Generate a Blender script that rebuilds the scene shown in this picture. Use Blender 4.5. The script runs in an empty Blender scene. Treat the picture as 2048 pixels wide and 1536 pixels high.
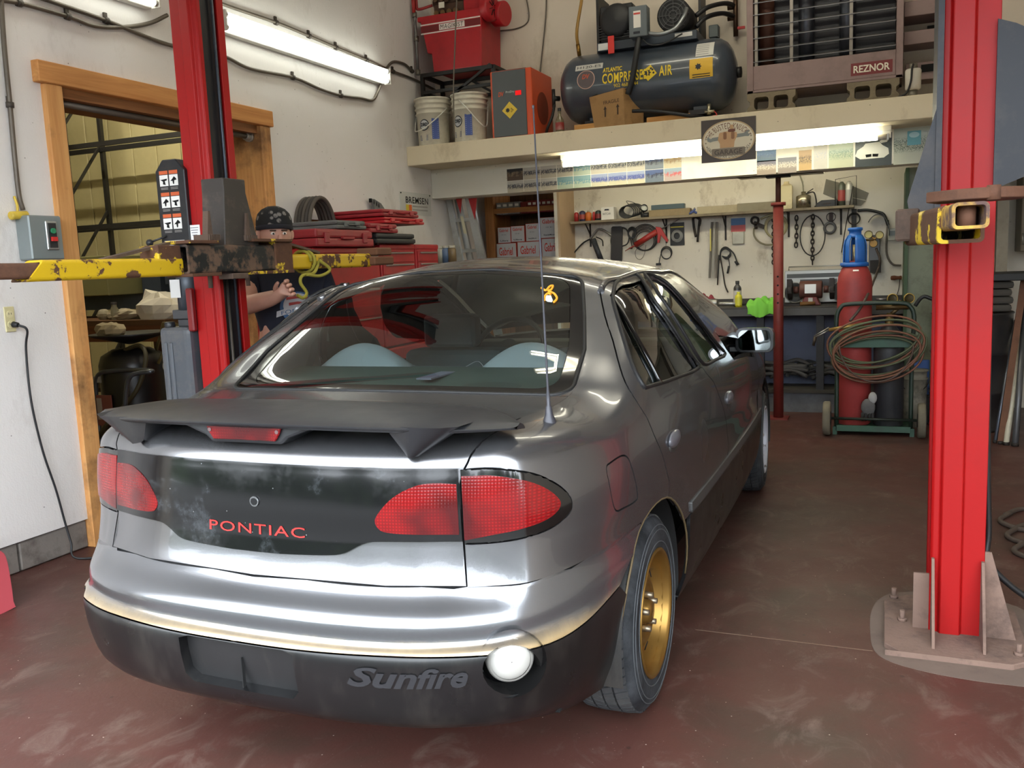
import bpy, bmesh, math, random
import numpy as np
from mathutils import Vector as V, Matrix
from mathutils.geometry import delaunay_2d_cdt
random.seed(11)
sc = bpy.context.scene
col = sc.collection
PI = math.pi

# ---------------------------------------------------------------- camera
F_PX, YAW, PITCH, ROLL, CAM_H = 1770.75, .400578, .134751, -.0420372, 1.35
cy, sy, cp, sp = math.cos(YAW), math.sin(YAW), math.cos(PITCH), math.sin(PITCH)
FW = V((-sy*cp, cy*cp, -sp)); R0 = V((cy, sy, 0)); U0 = R0.cross(FW)
RT = math.cos(ROLL)*R0 + math.sin(ROLL)*U0
UP = -math.sin(ROLL)*R0 + math.cos(ROLL)*U0
CAM = V((0, 0, CAM_H))
cam_data = bpy.data.cameras.new('camera')
cam_data.sensor_width = 36.0
cam_data.lens = F_PX/2048*36
cam_data.clip_start = .05
cam = bpy.data.objects.new('camera', cam_data)
col.objects.link(cam)
cam.matrix_world = Matrix(((RT.x, UP.x, -FW.x, 0), (RT.y, UP.y, -FW.y, 0), (RT.z, UP.z, -FW.z, CAM_H), (0, 0, 0, 1)))
sc.camera = cam

def at(px, py, ax, v):
    """photo measurement -> point of the room on the plane axis ax = v"""
    d = FW*F_PX + RT*(px-1024) - UP*(py-768)
    return CAM + d*((v-CAM[ax])/d[ax])

# ---------------------------------------------------------------- daylight and exposure
w = bpy.data.worlds.new('overcast_sky'); sc.world = w
w.use_nodes = True
nt = w.node_tree; nt.nodes.clear()
wo = nt.nodes.new('ShaderNodeOutputWorld'); bg = nt.nodes.new('ShaderNodeBackground')
bg.inputs[0].default_value = (.86, .93, 1.0, 1); bg.inputs[1].default_value = 6.6
nt.links.new(bg.outputs[0], wo.inputs[0])
sc.view_settings.view_transform = 'Standard'
sc.view_settings.look = 'None'
sc.view_settings.gamma = 1
sc.view_settings.exposure = 0.55
sc.view_settings.use_curve_mapping = False
TUBE_POWER = 7.0

# ---------------------------------------------------------------- materials
def lin(c):
    return tuple(((x/255)/12.92 if x/255 <= .04045 else ((x/255+.055)/1.055)**2.4) for x in c) + (1,)
MATS = {}
class NT:
    def __init__(s, name):
        s.m = bpy.data.materials.new(name); s.m.use_nodes = True
        s.t = s.m.node_tree; s.t.nodes.clear()
        s.o = s.n('OutputMaterial'); s.tc = None
    def n(s, typ, **kw):
        x = s.t.nodes.new('ShaderNode'+typ)
        for k, v in kw.items(): setattr(x, k, v)
        return x
    def l(s, a, b): s.t.links.new(a, b)
    def coord(s, scale=(1, 1, 1), kind='Object'):
        if not s.tc: s.tc = s.n('TexCoord')
        mp = s.n('Mapping'); mp.inputs['Scale'].default_value = scale
        s.l(s.tc.outputs[kind], mp.inputs[0]); return mp.outputs[0]
    def noise(s, scale=5, detail=6, rough=.6, stretch=(1, 1, 1), dist=0):
        x = s.n('TexNoise'); x.inputs['Scale'].default_value = scale; x.inputs['Detail'].default_value = detail
        x.inputs['Roughness'].default_value = rough; x.inputs['Distortion'].default_value = dist
        s.l(s.coord(stretch), x.inputs['Vector']); return x.outputs['Fac']
    def voro(s, scale=20, stretch=(1, 1, 1), out='Distance'):
        x = s.n('TexVoronoi'); x.inputs['Scale'].default_value = scale
        s.l(s.coord(stretch), x.inputs['Vector']); return x.outputs[out]
    def ramp(s, fac, p0, p1, c0=(0, 0, 0, 1), c1=(1, 1, 1, 1)):
        x = s.n('ValToRGB'); e = x.color_ramp.elements
        e[0].position = p0; e[1].position = p1; e[0].color = c0; e[1].color = c1
        s.l(fac, x.inputs[0]); return x.outputs[0]
    def mix(s, fac, a, b):
        x = s.n('Mix', data_type='RGBA')
        for sock, val in ((x.inputs[0], fac), (x.inputs[6], a), (x.inputs[7], b)):
            if isinstance(val, (tuple, float, int)): sock.default_value = val
            else: s.l(val, sock)
        return x.outputs[2]
    def math(s, op, a, b=0.0):
        x = s.n('Math', operation=op)
        for i, val in enumerate((a, b)):
            if isinstance(val, (float, int)): x.inputs[i].default_value = val
            else: s.l(val, x.inputs[i])
        return x.outputs[0]
    def bsdf(s, color, rough=.6, metal=0.0, spec=.5, coat=0.0, bump=None, bstr=.3, bdist=.01, **kw):
        b = s.n('BsdfPrincipled')
        for k, val in (('Base Color', color), ('Roughness', rough), ('Metallic', metal), ('Specular IOR Level', spec), ('Coat Weight', coat)):
            if isinstance(val, (tuple, float, int)): b.inputs[k].default_value = val
            else: s.l(val, b.inputs[k])
        b.inputs['Coat Roughness'].default_value = .04
        for k, val in kw.items(): b.inputs[k].default_value = val
        if bump is not None:
            bp = s.n('Bump'); bp.inputs['Strength'].default_value = bstr; bp.inputs['Distance'].default_value = bdist
            s.l(bump, bp.inputs['Height']); s.l(bp.outputs[0], b.inputs['Normal'])
        s.l(b.outputs[0], s.o.inputs[0]); return b

def M(rgb, rough=.6, metal=0.0, var=.12, vs=6, dirt=None, damt=.5, ds=4, bump=0, bs=60, coat=0.0, spec=.5, trans=0):
    """painted / plain surface with tone variation and optional dirt patches"""
    key = ('M', rgb, rough, metal, var, vs, dirt, damt, ds, bump, bs, coat, spec, trans)
    if key in MATS: return MATS[key]
    t = NT('surface_%d' % len(MATS)); c = lin(rgb)
    a = tuple(max(0, x*(1-var)) for x in c[:3])+(1,); b = tuple(min(1, x*(1+var)) for x in c[:3])+(1,)
    k = t.mix(t.noise(vs), a, b)
    if dirt is not None:
        k = t.mix(t.math('MULTIPLY', t.ramp(t.noise(ds, 8, .7), .48, .70), damt), k, lin(dirt))
    kw = {'Transmission Weight': trans} if trans else {}
    t.bsdf(k, rough, metal, spec, coat, t.noise(bs, 3) if bump else None, bump, .004, **kw)
    MATS[key] = t.m
    return t.m

def CHIP(rgb, rust=(92, 60, 42), rust2=(60, 42, 34), lo=.50, hi=.53, scale=9, rough=.45, edge=True, metal=0.0, stretch=(1, 1, 1)):
    """paint flaking off to rust"""
    key = ('C', rgb, rust, rust2, lo, hi, scale, rough, stretch)
    if key in MATS: return MATS[key]
    t = NT('flaking_paint_%d' % len(MATS)); c = lin(rgb)
    r = t.mix(t.noise(30), lin(rust2), lin(rust))
    f = t.ramp(t.noise(scale, 8, .65, stretch), lo, hi)
    pc = t.mix(t.noise(4), tuple(x*.86 for x in c[:3])+(1,), c)
    t.bsdf(t.mix(f, pc, r), t.math('ADD', t.math('MULTIPLY', f, .4), rough), metal, .4, 0.0, t.math('MULTIPLY', f, -1.0), .4, .002)
    MATS[key] = t.m
    return t.m

def EMIT(rgb, power):
    key = ('E', rgb, power)
    if key in MATS: return MATS[key]
    t = NT('lamp_glow'); e = t.n('Emission'); e.inputs[0].default_value = lin(rgb); e.inputs[1].default_value = power
    t.l(e.outputs[0], t.o.inputs[0]); MATS[key] = t.m
    return t.m

def WOOD(rgb=(190, 132, 70), dark=(140, 88, 42), axis=2, rough=.6, dirt=None):
    key = ('W', rgb, dark, axis, rough, dirt)
    if key in MATS: return MATS[key]
    t = NT('wood_%d' % len(MATS)); st = [14, 14, 14]; st[axis] = .8
    g = t.noise(2.2, 5, .6, tuple(st), .6)
    k = t.mix(t.ramp(g, .35, .7), lin(rgb), lin(dark))
    kn = t.ramp(t.voro(2.3), .045, .075, (1, 1, 1, 1), (0, 0, 0, 1))
    k = t.mix(kn, k, lin(tuple(int(x*.6) for x in dark)))
    if dirt: k = t.mix(t.math('MULTIPLY', t.ramp(t.noise(3, 8), .5, .66), .8), k, lin(dirt))
    t.bsdf(k, rough, 0.0, .3, 0.0, g, .15, .004); MATS[key] = t.m
    return t.m

def GLASS(tint=(200, 215, 205), rough=0.0):
    key = ('G', tint, rough)
    if key in MATS: return MATS[key]
    t = NT('window_glass'); g = t.n('BsdfGlossy'); g.inputs['Roughness'].default_value = rough
    tr = t.n('BsdfTransparent'); tr.inputs[0].default_value = lin(tint)
    fr = t.n('Fresnel'); fr.inputs[0].default_value = 1.52
    f2 = t.math('MINIMUM', t.math('MULTIPLY', fr.outputs[0], 2.0), 1.0)
    mx = t.n('MixShader'); t.l(f2, mx.inputs[0]); t.l(tr.outputs[0], mx.inputs[1]); t.l(g.outputs[0], mx.inputs[2])
    t.l(mx.outputs[0], t.o.inputs[0]); MATS[key] = t.m
    return t.m

# ---------------------------------------------------------------- mesh helpers
BASE = {}
class MB:
    def __init__(s): s.v = []; s.f = []; s.sm = []
    def add(s, vs, fs, smooth=False):
        k = len(s.v); s.v += [V(p) for p in vs]
        for f in fs: s.f.append([i+k for i in f]); s.sm.append(smooth)
        return s
    def box(s, x0, x1, y0, y1, z0, z1):
        return s.add([(x, y, z) for z in (z0, z1) for y in (y0, y1) for x in (x0, x1)],
                     [(0, 2, 3, 1), (4, 5, 7, 6), (0, 1, 5, 4), (2, 6, 7, 3), (0, 4, 6, 2), (1, 3, 7, 5)])
    def obox(s, c, size, ex=(1, 0, 0), ey=(0, 1, 0), ez=(0, 0, 1)):
        c = V(c); ex, ey, ez = V(ex).normalized(), V(ey).normalized(), V(ez).normalized()
        return s.add([c+ex*(size[0]/2*a)+ey*(size[1]/2*b)+ez*(size[2]/2*d) for d in (-1, 1) for b in (-1, 1) for a in (-1, 1)],
                     [(0, 2, 3, 1), (4, 5, 7, 6), (0, 1, 5, 4), (2, 6, 7, 3), (0, 4, 6, 2), (1, 3, 7, 5)])
    def bar(s, a, b, w, h, up=(0, 0, 1)):
        a, b = V(a), V(b); d = (b-a).normalized(); u = V(up)
        if abs(d.dot(u)) > .99: u = V((1, 0, 0))
        x = d.cross(u).normalized(); u = x.cross(d)
        return s.obox((a+b)/2, (w, (b-a).length, h), x, d, u)
    def cyl(s, a, b, r, r2=None, n=16, caps=True):
        a, b = V(a), V(b); r2 = r if r2 is None else r2
        d = (b-a).normalized(); x = d.orthogonal().normalized(); y = d.cross(x)
        ring = [x*math.cos(2*PI*i/n)+y*math.sin(2*PI*i/n) for i in range(n)]
        k = len(s.v)
        s.add([a+p*r for p in ring]+[b+p*r2 for p in ring], [(i, (i+1) % n, n+(i+1) % n, n+i) for i in range(n)], True)
        if caps:
            s.f.append([k+i for i in range(n)][::-1]); s.f.append([k+n+i for i in range(n)]); s.sm += [False, False]
        return s
    def tube(s, pts, r, n=8, closed=False, caps=True):
        P = [V(p) for p in pts]; m = len(P); rr = r if isinstance(r, (list, tuple)) else [r]*m
        T = []
        for i in range(m):
            a = P[i-1] if (i > 0 or closed) else P[i]; b = P[(i+1) % m] if (i < m-1 or closed) else P[i]
            T.append((b-a).normalized() if (b-a).length > 1e-9 else V((0, 0, 1)))
        x = T[0].orthogonal().normalized(); vs = []
        for i in range(m):
            x = (x-T[i]*x.dot(T[i]));  x = x.normalized() if x.length > 1e-6 else T[i].orthogonal().normalized()
            y = T[i].cross(x)
            vs += [P[i]+(x*math.cos(2*PI*j/n)+y*math.sin(2*PI*j/n))*rr[i] for j in range(n)]
        fs = []
        for i in range(m if closed else m-1):
            a, b = i*n, ((i+1) % m)*n
            fs += [(a+j, a+(j+1) % n, b+(j+1) % n, b+j) for j in range(n)]
        k = len(s.v); s.add(vs, fs, True)
        if caps and not closed:
            s.f += [[k+j for j in range(n)][::-1], [k+(m-1)*n+j for j in range(n)]]; s.sm += [False, False]
        return s
    def lathe(s, o, prof, ax=(0, 0, 1), n=24, arc=None, smooth=True):
        """prof: (radius, height) pairs along axis ax from o"""
        o = V(o); d = V(ax).normalized(); x = d.orthogonal().normalized(); y = d.cross(x); m = len(prof)
        vs = [o+d*h+(x*math.cos(2*PI*j/n)+y*math.sin(2*PI*j/n))*max(r, 1e-4) for r, h in prof for j in range(n)]
        fs = [(i*n+j, i*n+(j+1) % n, (i+1)*n+(j+1) % n, (i+1)*n+j) for i in range(m-1) for j in range(n)]
        return s.add(vs, fs, smooth)
    def prism(s, poly, o, ex, ey, depth):
        """2-D outline in the plane (o, ex, ey), pushed along ex x ey by depth (from -0 to depth)"""
        o, ex, ey = V(o), V(ex), V(ey); nz = ex.cross(ey).normalized(); n = len(poly)
        a = [o+ex*p[0]+ey*p[1] for p in poly]
        tri = delaunay_2d_cdt([V((p[0], p[1])) for p in poly], [], [list(range(n))], 1, 1e-7)
        vv, ff, om = tri[0], tri[2], tri[3]
        idx = [m[0] if m else None for m in om]
        fs = []
        if all(i is not None for i in idx):
            for f in ff:
                g = [idx[i] for i in f]; fs.append(g[::-1]); fs.append([i+n for i in g])
        ar = sum(poly[i][0]*poly[(i+1) % n][1]-poly[(i+1) % n][0]*poly[i][1] for i in range(n))
        for i in range(n):
            q = (i, (i+1) % n, n+(i+1) % n, n+i); fs.append(q if ar > 0 else q[::-1])
        return s.add(a+[p+nz*depth for p in a], fs)
    def ball(s, c, r, n=12, sc_=(1, 1, 1)):
        c = V(c); m = n//2; vs = [c+V((0, 0, -r*sc_[2]))]
        for i in range(1, m):
            t = -PI/2+PI*i/m
            vs += [c+V((r*sc_[0]*math.cos(t)*math.cos(2*PI*j/n), r*sc_[1]*math.cos(t)*math.sin(2*PI*j/n), r*sc_[2]*math.sin(t))) for j in range(n)]
        vs.append(c+V((0, 0, r*sc_[2]))); L = len(vs)-1; fs = [(0, 1+(j+1) % n, 1+j) for j in range(n)]
        for i in range(m-2):
            fs += [(1+i*n+j, 1+i*n+(j+1) % n, 1+(i+1)*n+(j+1) % n, 1+(i+1)*n+j) for j in range(n)]
        fs += [(L, 1+(m-2)*n+j, 1+(m-2)*n+(j+1) % n) for j in range(n)]
        return s.add(vs, fs, True)
    def sheet(s, rows, smooth=True):
        """grid of points -> surface"""
        m, n = len(rows), len(rows[0])
        return s.add([p for r in rows for p in r], [(i*n+j, i*n+j+1, (i+1)*n+j+1, (i+1)*n+j) for i in range(m-1) for j in range(n-1)], smooth)
    def warp(s, fn):
        s.v = [V(fn(p)) for p in s.v]; return s
    def build(s, name, mat, parent=None, bevel=0, seg=1, fixn=True, solid=0, subd=0):
        me = bpy.data.meshes.new(name)
        off = BASE[parent.name] if parent else None
        if off is None:
            xs = [p.x for p in s.v]; ys = [p.y for p in s.v]; zs = [p.z for p in s.v]
            off = V(((min(xs)+max(xs))/2, (min(ys)+max(ys))/2, min(zs)))
        me.from_pydata([tuple(p-off) for p in s.v], [], s.f)
        me.polygons.foreach_set('use_smooth', s.sm)
        bm = bmesh.new(); bm.from_mesh(me)
        if fixn: bmesh.ops.recalc_face_normals(bm, faces=bm.faces)
        if bevel:
            bmesh.ops.remove_doubles(bm, verts=bm.verts, dist=1e-6)
            es = [e for e in bm.edges if len(e.link_faces) == 2 and e.calc_face_angle(0) > .6]
            bmesh.ops.bevel(bm, geom=es, offset=bevel, segments=seg, profile=.6, affect='EDGES', clamp_overlap=True)
        bm.to_mesh(me); bm.free()
        o = bpy.data.objects.new(name, me); col.objects.link(o)
        me.materials.append(mat)
        if solid:
            md = o.modifiers.new('thickness', 'SOLIDIFY'); md.thickness = solid; md.offset = 0
        if subd:
            md = o.modifiers.new('smooth', 'SUBSURF'); md.levels = subd; md.render_levels = subd
        if parent: o.parent = parent
        else: o.location = off
        BASE[o.name] = off
        return o

def thing(name, label, cat, loc, group=None):
    o = bpy.data.objects.new(name, None); o.empty_display_size = .05
    o.location = V(loc); col.objects.link(o); BASE[o.name] = V(loc)
    return tag(o, label, cat, group)
def tag(o, label, cat, group=None):
    o['label'] = label; o['category'] = cat
    if group: o['group'] = group
    return o
def struct(o, label=None):
    o['kind'] = 'structure'
    if label: o['label'] = label
    return o
def sub(o, label):
    o['label'] = label; return o

def spline(P, k=6, closed=False):
    """Catmull-Rom through the points"""
    P = [V(p) for p in P]; n = len(P); out = []
    for i in range(n if closed else n-1):
        p0 = P[(i-1) % n] if (closed or i > 0) else P[0]*2-P[1]
        p1, p2 = P[i], P[(i+1) % n]
        p3 = P[(i+2) % n] if (closed or i < n-2) else P[-1]*2-P[-2]
        for j in range(k):
            t = j/k
            out.append(.5*((2*p1)+(p2-p0)*t+(2*p0-5*p1+4*p2-p3)*t*t+(3*p1-p0-3*p2+p3)*t**3))
    if not closed: out.append(P[-1])
    return out
def rrect(x0, x1, y0, y1, r, k=4):
    P = []
    for cx, cyy, a in ((x1-r, y1-r, 0), (x0+r, y1-r, 90), (x0+r, y0+r, 180), (x1-r, y0+r, 270)):
        P += [(cx+r*math.cos(math.radians(a+90*i/k)), cyy+r*math.sin(math.radians(a+90*i/k))) for i in range(k+1)]
    return P
def circ(cx, cyy, r, n=24, ry=None):
    return [(cx+r*math.cos(2*PI*i/n), cyy+(ry or r)*math.sin(2*PI*i/n)) for i in range(n)]

FONT_CACHE = {}
def glyphs(body, ext=.001, bold=0.0, shear=0.0, space=1.0):
    """letters as mesh data: unit height, centred; returns verts, faces, width"""
    key = (body, ext, bold, shear, space)
    if key not in FONT_CACHE:
        cu = bpy.data.curves.new('lettering', 'FONT'); cu.body = body; cu.size = 1; cu.offset = bold; cu.shear = shear
        cu.space_character = space; cu.resolution_u = 3; cu.align_x = 'LEFT'
        o = bpy.data.objects.new('lettering_tmp', cu); col.objects.link(o)
        dg = bpy.context.evaluated_depsgraph_get(); me = bpy.data.meshes.new_from_object(o.evaluated_get(dg))
        vs = [v.co.copy() for v in me.vertices]; fs = [list(p.vertices) for p in me.polygons]
        bpy.data.objects.remove(o); bpy.data.curves.remove(cu); bpy.data.meshes.remove(me)
        x0 = min(p.x for p in vs); x1 = max(p.x for p in vs); y0 = min(p.y for p in vs); y1 = max(p.y for p in vs)
        vs = [((p.x-x0)/(x1-x0)-.5, (p.y-y0)/(y1-y0)-.5) for p in vs]
        FONT_CACHE[key] = (vs, fs)
    return FONT_CACHE[key]
def text(body, o, ex, ey, w, h, mat, parent, name='lettering', lift=.002, bold=0.0, shear=0.0, fn=None, space=1.0, label=None):
    """lettering w x h metres centred on o in the plane (ex, ey); fn warps plane coords -> point"""
    vs, fs = glyphs(body, 0, bold, shear, space); o, ex, ey = V(o), V(ex).normalized(), V(ey).normalized(); nz = ex.cross(ey)
    m = MB()
    if fn: m.add([fn(a*w, b*h) for a, b in vs], fs)
    else: m.add([o+ex*(a*w)+ey*(b*h)+nz*lift for a, b in vs], fs)
    q = m.build(name, mat, parent, fixn=False)
    if label: q['label'] = label
    return q
def patch(o, ex, ey, w, h, mat, parent, name, lift=.001, th=.0008, bevel=0):
    """thin label or sticker lying on a face"""
    o, ex, ey = V(o), V(ex).normalized(), V(ey).normalized(); nz = ex.cross(ey)
    return MB().obox(o+nz*(lift+th/2), (w, h, th), ex, ey, nz).build(name, mat, parent, bevel=bevel)
X_, Y_, Z_ = V((1, 0, 0)), V((0, 1, 0)), V((0, 0, 1))

def cpoly(P, fn, st=.012):
    """flat outline cut finely enough to be laid on a curved face by fn(a, b)"""
    n = len(P); xs = [p[0] for p in P]; ys = [p[1] for p in P]; pts = [V(p) for p in P]
    def ins(x, y):
        c = False
        for i in range(n):
            (x0, y0), (x1, y1) = P[i], P[i-1]
            if (y0 > y) != (y1 > y) and x < (x1-x0)*(y-y0)/(y1-y0)+x0: c = not c
        return c
    a = min(xs)+st/2
    while a < max(xs):
        b = min(ys)+st/2
        while b < max(ys):
            if ins(a, b): pts.append(V((a, b)))
            b += st
        a += st
    vo, _, fo = delaunay_2d_cdt(pts, [(i, (i+1) % n) for i in range(n)], [], 0, 1e-6)[:3]
    return MB().add([fn(p[0], p[1]) for p in vo], [list(f) for f in fo if ins(sum(vo[i][0] for i in f)/3, sum(vo[i][1] for i in f)/3)], True)
# ================================================================ the building
XL, YF, YU, YB, XR, ZC = -3.74, .75, 7.35, 8.25, 2.6, 4.3
def wall_mat(rgb, stain, warm, bump=.25, scuff=1.0, seed=0):
    t = NT('painted_wall')
    base = t.mix(t.noise(1.1+seed*.1, 5), lin(rgb), lin(warm))
    st = t.ramp(t.noise(2.6, 10, .72, (1, 1, .55)), .56, .74)
    k = t.mix(t.math('MULTIPLY', st, .55*scuff), base, lin(stain))
    sc1 = t.ramp(t.noise(9, 8, .75, (1, 1.6, .5), 1.2), .66, .72)
    k = t.mix(t.math('MULTIPLY', sc1, .5*scuff), k, lin((96, 88, 80)))
    sp1 = t.ramp(t.voro(13), .035, .05, (1, 1, 1, 1), (0, 0, 0, 1))
    k = t.mix(t.math('MULTIPLY', sp1, .75), k, lin((70, 62, 56)))
    b = t.mix(.5, t.noise(38, 4, .6, (1, 1.5, .6)), t.noise(120, 2))
    t.bsdf(k, .62, 0.0, .35, 0.0, b, bump, .006)
    return t.m
m_wall_l = wall_mat((230, 227, 226), (170, 160, 148), (222, 217, 210), .35, .8)
m_wall_u = wall_mat((222, 211, 196), (146, 128, 104), (212, 198, 178), .2, .8, 1)
m_ledge = wall_mat((226, 212, 184), (134, 108, 76), (204, 190, 160), .1, 1.0, 2)
m_beam = wall_mat((230, 226, 212), (170, 155, 120), (212, 206, 188), .08, .5, 3)
m_wall_b = wall_mat((218, 212, 200), (120, 98, 76), (200, 191, 174), .2, 1.5, 4)
m_ceil = M((205, 203, 198), .8, vs=2)

def floor_mat():
    t = NT('worn_red_floor')
    red = t.mix(t.noise(2.2, 6), lin((74, 44, 38)), lin((90, 57, 50)))
    grey = t.mix(t.noise(3.5, 8), lin((54, 44, 36)), lin((76, 61, 51)))
    k = t.mix(t.ramp(t.noise(1.15, 9, .68, (1, 1, 1), .4), .45, .66), red, grey)
    k = t.mix(t.math('MULTIPLY', t.ramp(t.noise(6.5, 10, .75, (1, .6, 1), .8), .53, .68), .7), k, lin((108, 89, 80)))
    k = t.mix(t.math('MULTIPLY', t.ramp(t.noise(13, 8, .7), .62, .70), .65), k, lin((66, 44, 38)))
    dsp = t.ramp(t.voro(7), .04, .065, (1, 1, 1, 1), (0, 0, 0, 1))
    k = t.mix(t.math('MULTIPLY', dsp, .7), k, lin((52, 36, 32)))
    wsp = t.ramp(t.voro(17), .028, .042, (1, 1, 1, 1), (0, 0, 0, 1))
    k = t.mix(t.math('MULTIPLY', wsp, .8), k, lin((205, 190, 178)))
    ws2 = t.ramp(t.voro(46), .05, .09, (1, 1, 1, 1), (0, 0, 0, 1))
    k = t.mix(t.math('MULTIPLY', ws2, t.math('MULTIPLY', t.ramp(t.noise(2.5), .45, .6), .5)), k, lin((176, 158, 146)))
    r = t.math('ADD', t.math('MULTIPLY', t.noise(4, 8), .35), .30)
    t.bsdf(k, r, 0.0, .4, 0.0, t.noise(70, 6), .2, .003)
    return t.m
fl = MB().box(-9, XR, YF, 9.2, -.1, 0).build('floor', floor_mat()); struct(fl, 'worn red-brown painted concrete workshop floor')
MB().box(-.62, -.02, 3.08, 3.084, 0, .0006).build('saw_cut_line', M((122, 100, 84), .8), fl)
dp = MB().prism([(p.x, p.y) for p in spline([V((x*1.0, y*1.0, 0)) for x, y in ((-.03, 3.25), (.0, 3.05), (.14, 2.97), (.36, 2.95), (.52, 3.0), (.56, 3.3), (.5, 3.6), (.3, 3.72), (.06, 3.66), (-.02, 3.5))], 5, True)], (0, 0, 0), X_, Y_, .0012).build('dust_patch', M((112, 96, 86), .95, var=.2, dirt=(80, 64, 58), damt=.6), fl)
gr = MB().box(-30, 30, -60, YF, -.12, -.02).build('ground', M((84, 82, 78), .9, var=.2, bump=.3)); struct(gr, 'pale grey gravel yard in front of the open bay')

random.seed(2); hg = MB(); rows = []
for i in range(9):
    rows.append([V((-45+j*1.1, -24+2.2*math.sin(j*1.9+i)*random.random()+i*.12, -.05+[0, .5, 1.2, 1.9, 2.5, 3.0, 3.4, 3.5, 3.3][i]*(1+.22*math.sin(j*.83)+.2*random.random()))) for j in range(84)])
tag(hg.sheet(rows, False).build('hedge', M((62, 84, 44), .9, var=.5, vs=1.5)), 'unseen green hedge put in across the yard for the paint to reflect', 'hedge')  # never in view; added so the paintwork mirrors a band of greenery
# left wall: near piece, piece over the opening, far piece with a small square hole
OY0, OY1, OZ = 3.22, 4.88, 2.38
hy0, hy1, hz0, hz1 = 5.28, 5.45, 1.60, 1.72
wl = MB()
wl.box(XL-.3, XL, YF, OY0, .15, ZC)
wl.box(XL-.3, XL, OY0, OY1, OZ, ZC)
wl.box(XL-.3, XL, OY1, hy0, .15, ZC); wl.box(XL-.3, XL, hy1, 8.75, .15, ZC)
wl.box(XL-.3, XL, hy0, hy1, .15, hz0); wl.box(XL-.3, XL, hy0, hy1, hz1, ZC)
wl = wl.build('wall_left', m_wall_l); struct(wl, 'white painted strand-board wall with scuffs')
MB().box(XL-.05, XL-.025, hy0-.02, hy1+.02, hz0-.02, hz1+.02).build('recess_back', WOOD((176, 118, 60), (120, 74, 34), 1), wl)
# concrete block course under the boards
bl = MB().box(XL-.3, XL-.035, YF, OY0, 0, .15).build('baseboard_left', M((112, 104, 96), .9, dirt=(60, 50, 44), bump=.4)); struct(bl, 'dirty concrete block course at the foot of the left wall')
mblk = M((128, 121, 114), .9, var=.15, dirt=(66, 56, 50), damt=.8, ds=6, bump=.5, bs=40)
y = OY0-.02
for i in range(10):
    MB().box(XL-.06, XL-.012, y-.385, y, .004, .142).build('block', mblk, bl, bevel=.006); y -= .395
bl2 = MB().box(XL-.3, XL-.01, OY1, YB+.3, 0, .15).build('baseboard_left', mblk); struct(bl2)
# timber lining of the opening
m_tim = WOOD((222, 166, 104), (196, 134, 76), 2, dirt=(92, 64, 44))
m_timh = WOOD((216, 156, 94), (188, 124, 68), 1)
fr = MB().box(XL-.32, XL+.03, 3.20, 3.30, 0, 2.30).build('door_1', m_tim, bevel=.004); struct(fr, 'rough pine post lining the near side of the wall opening')
MB().box(XL-.32, XL+.03, 4.80, 4.90, 0, 2.30).build('post', m_tim, fr, bevel=.004)
MB().box(XL-.32, XL+.045, 3.16, 4.92, 2.30, 2.40).build('header', m_timh, fr, bevel=.004)
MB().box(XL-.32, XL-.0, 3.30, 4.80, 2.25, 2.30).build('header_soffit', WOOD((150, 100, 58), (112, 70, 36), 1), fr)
pr = thing('curtain_pipe', 'grey steel pipe spanning the timber opening under its header', 'pipe', (XL-.1, 4.05, 2.22))
MB().cyl((XL-.06, 3.30, 2.235), (XL-.06, 4.80, 2.235), .018).build('pipe', M((112, 104, 94), .5, .6), pr)
MB().cyl((XL-.06, 4.78, 2.235), (XL-.06, 4.80, 2.235), .035).cyl((XL-.06, 4.75, 2.235), (XL-.06, 4.78, 2.235), .026).build('flange', M((190, 186, 178), .4, .7), pr)

# back: upper wall, loft ledge, beam with the pictures, alcove
wb = MB().box(XL, XR, YU, YU+.1, 1.955, ZC).build('wall_back', m_wall_u); struct(wb, 'grubby off-white wall above the loft ledge')
wa = MB().box(-2.80, XR, YB, YB+.2, 0, 2.3).box(XL-.3, -2.80, 8.64, 8.75, 0, 2.3).build('wall_back_alcove', m_wall_b); struct(wa, 'dirty white tool wall behind the workbench')
struct(MB().box(XL, XR, YU+.1, 8.7, 2.2, 2.3).build('ceiling_alcove', m_beam))
lg = MB().box(XL, .62, 6.76, YU, 2.206, 2.364).build('trim_1', m_ledge, bevel=.004); struct(lg, 'cream painted plywood front of the loft ledge, stained')
bmn = MB().box(XL, .40, 7.18, YU, 1.955, 2.206).build('trim_2', m_beam, bevel=.003); struct(bmn, 'white painted beam under the loft ledge')
struct(MB().box(XL-.3, XR+.2, YF, 8.75, ZC, ZC+.1).build('ceiling', m_ceil))
struct(MB().box(XR, XR+.2, YF, YB+.2, 0, ZC).build('wall_right', m_wall_u))
fw = MB(); fw.box(XL-.3, -3.5, YF-.2, YF, 0, ZC); fw.box(2.3, XR+.2, YF-.2, YF, 0, ZC); fw.box(-3.5, 2.3, YF-.2, YF, 2.8, ZC)
struct(fw.build('wall_front', m_wall_u), 'front wall around the open bay doorway')
gp = MB().box(.16, .43, 7.62, YB, 0, 1.955).build('trim_3', M((116, 122, 104), .7, dirt=(70, 66, 50), damt=.8, bump=.2)); struct(gp, 'grey-green painted pier beside the tool wall')
MB().box(.14, .165, 7.60, YB, 0, 1.955).build('corner_strip', M((52, 74, 46), .6), gp)
struct(MB().box(.80, .88, 7.9, 8.0, 0, ZC).build('trim_4', M((150, 140, 122), .7, dirt=(80, 70, 60))), 'narrow beige upright at the far right of the back wall')
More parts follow.
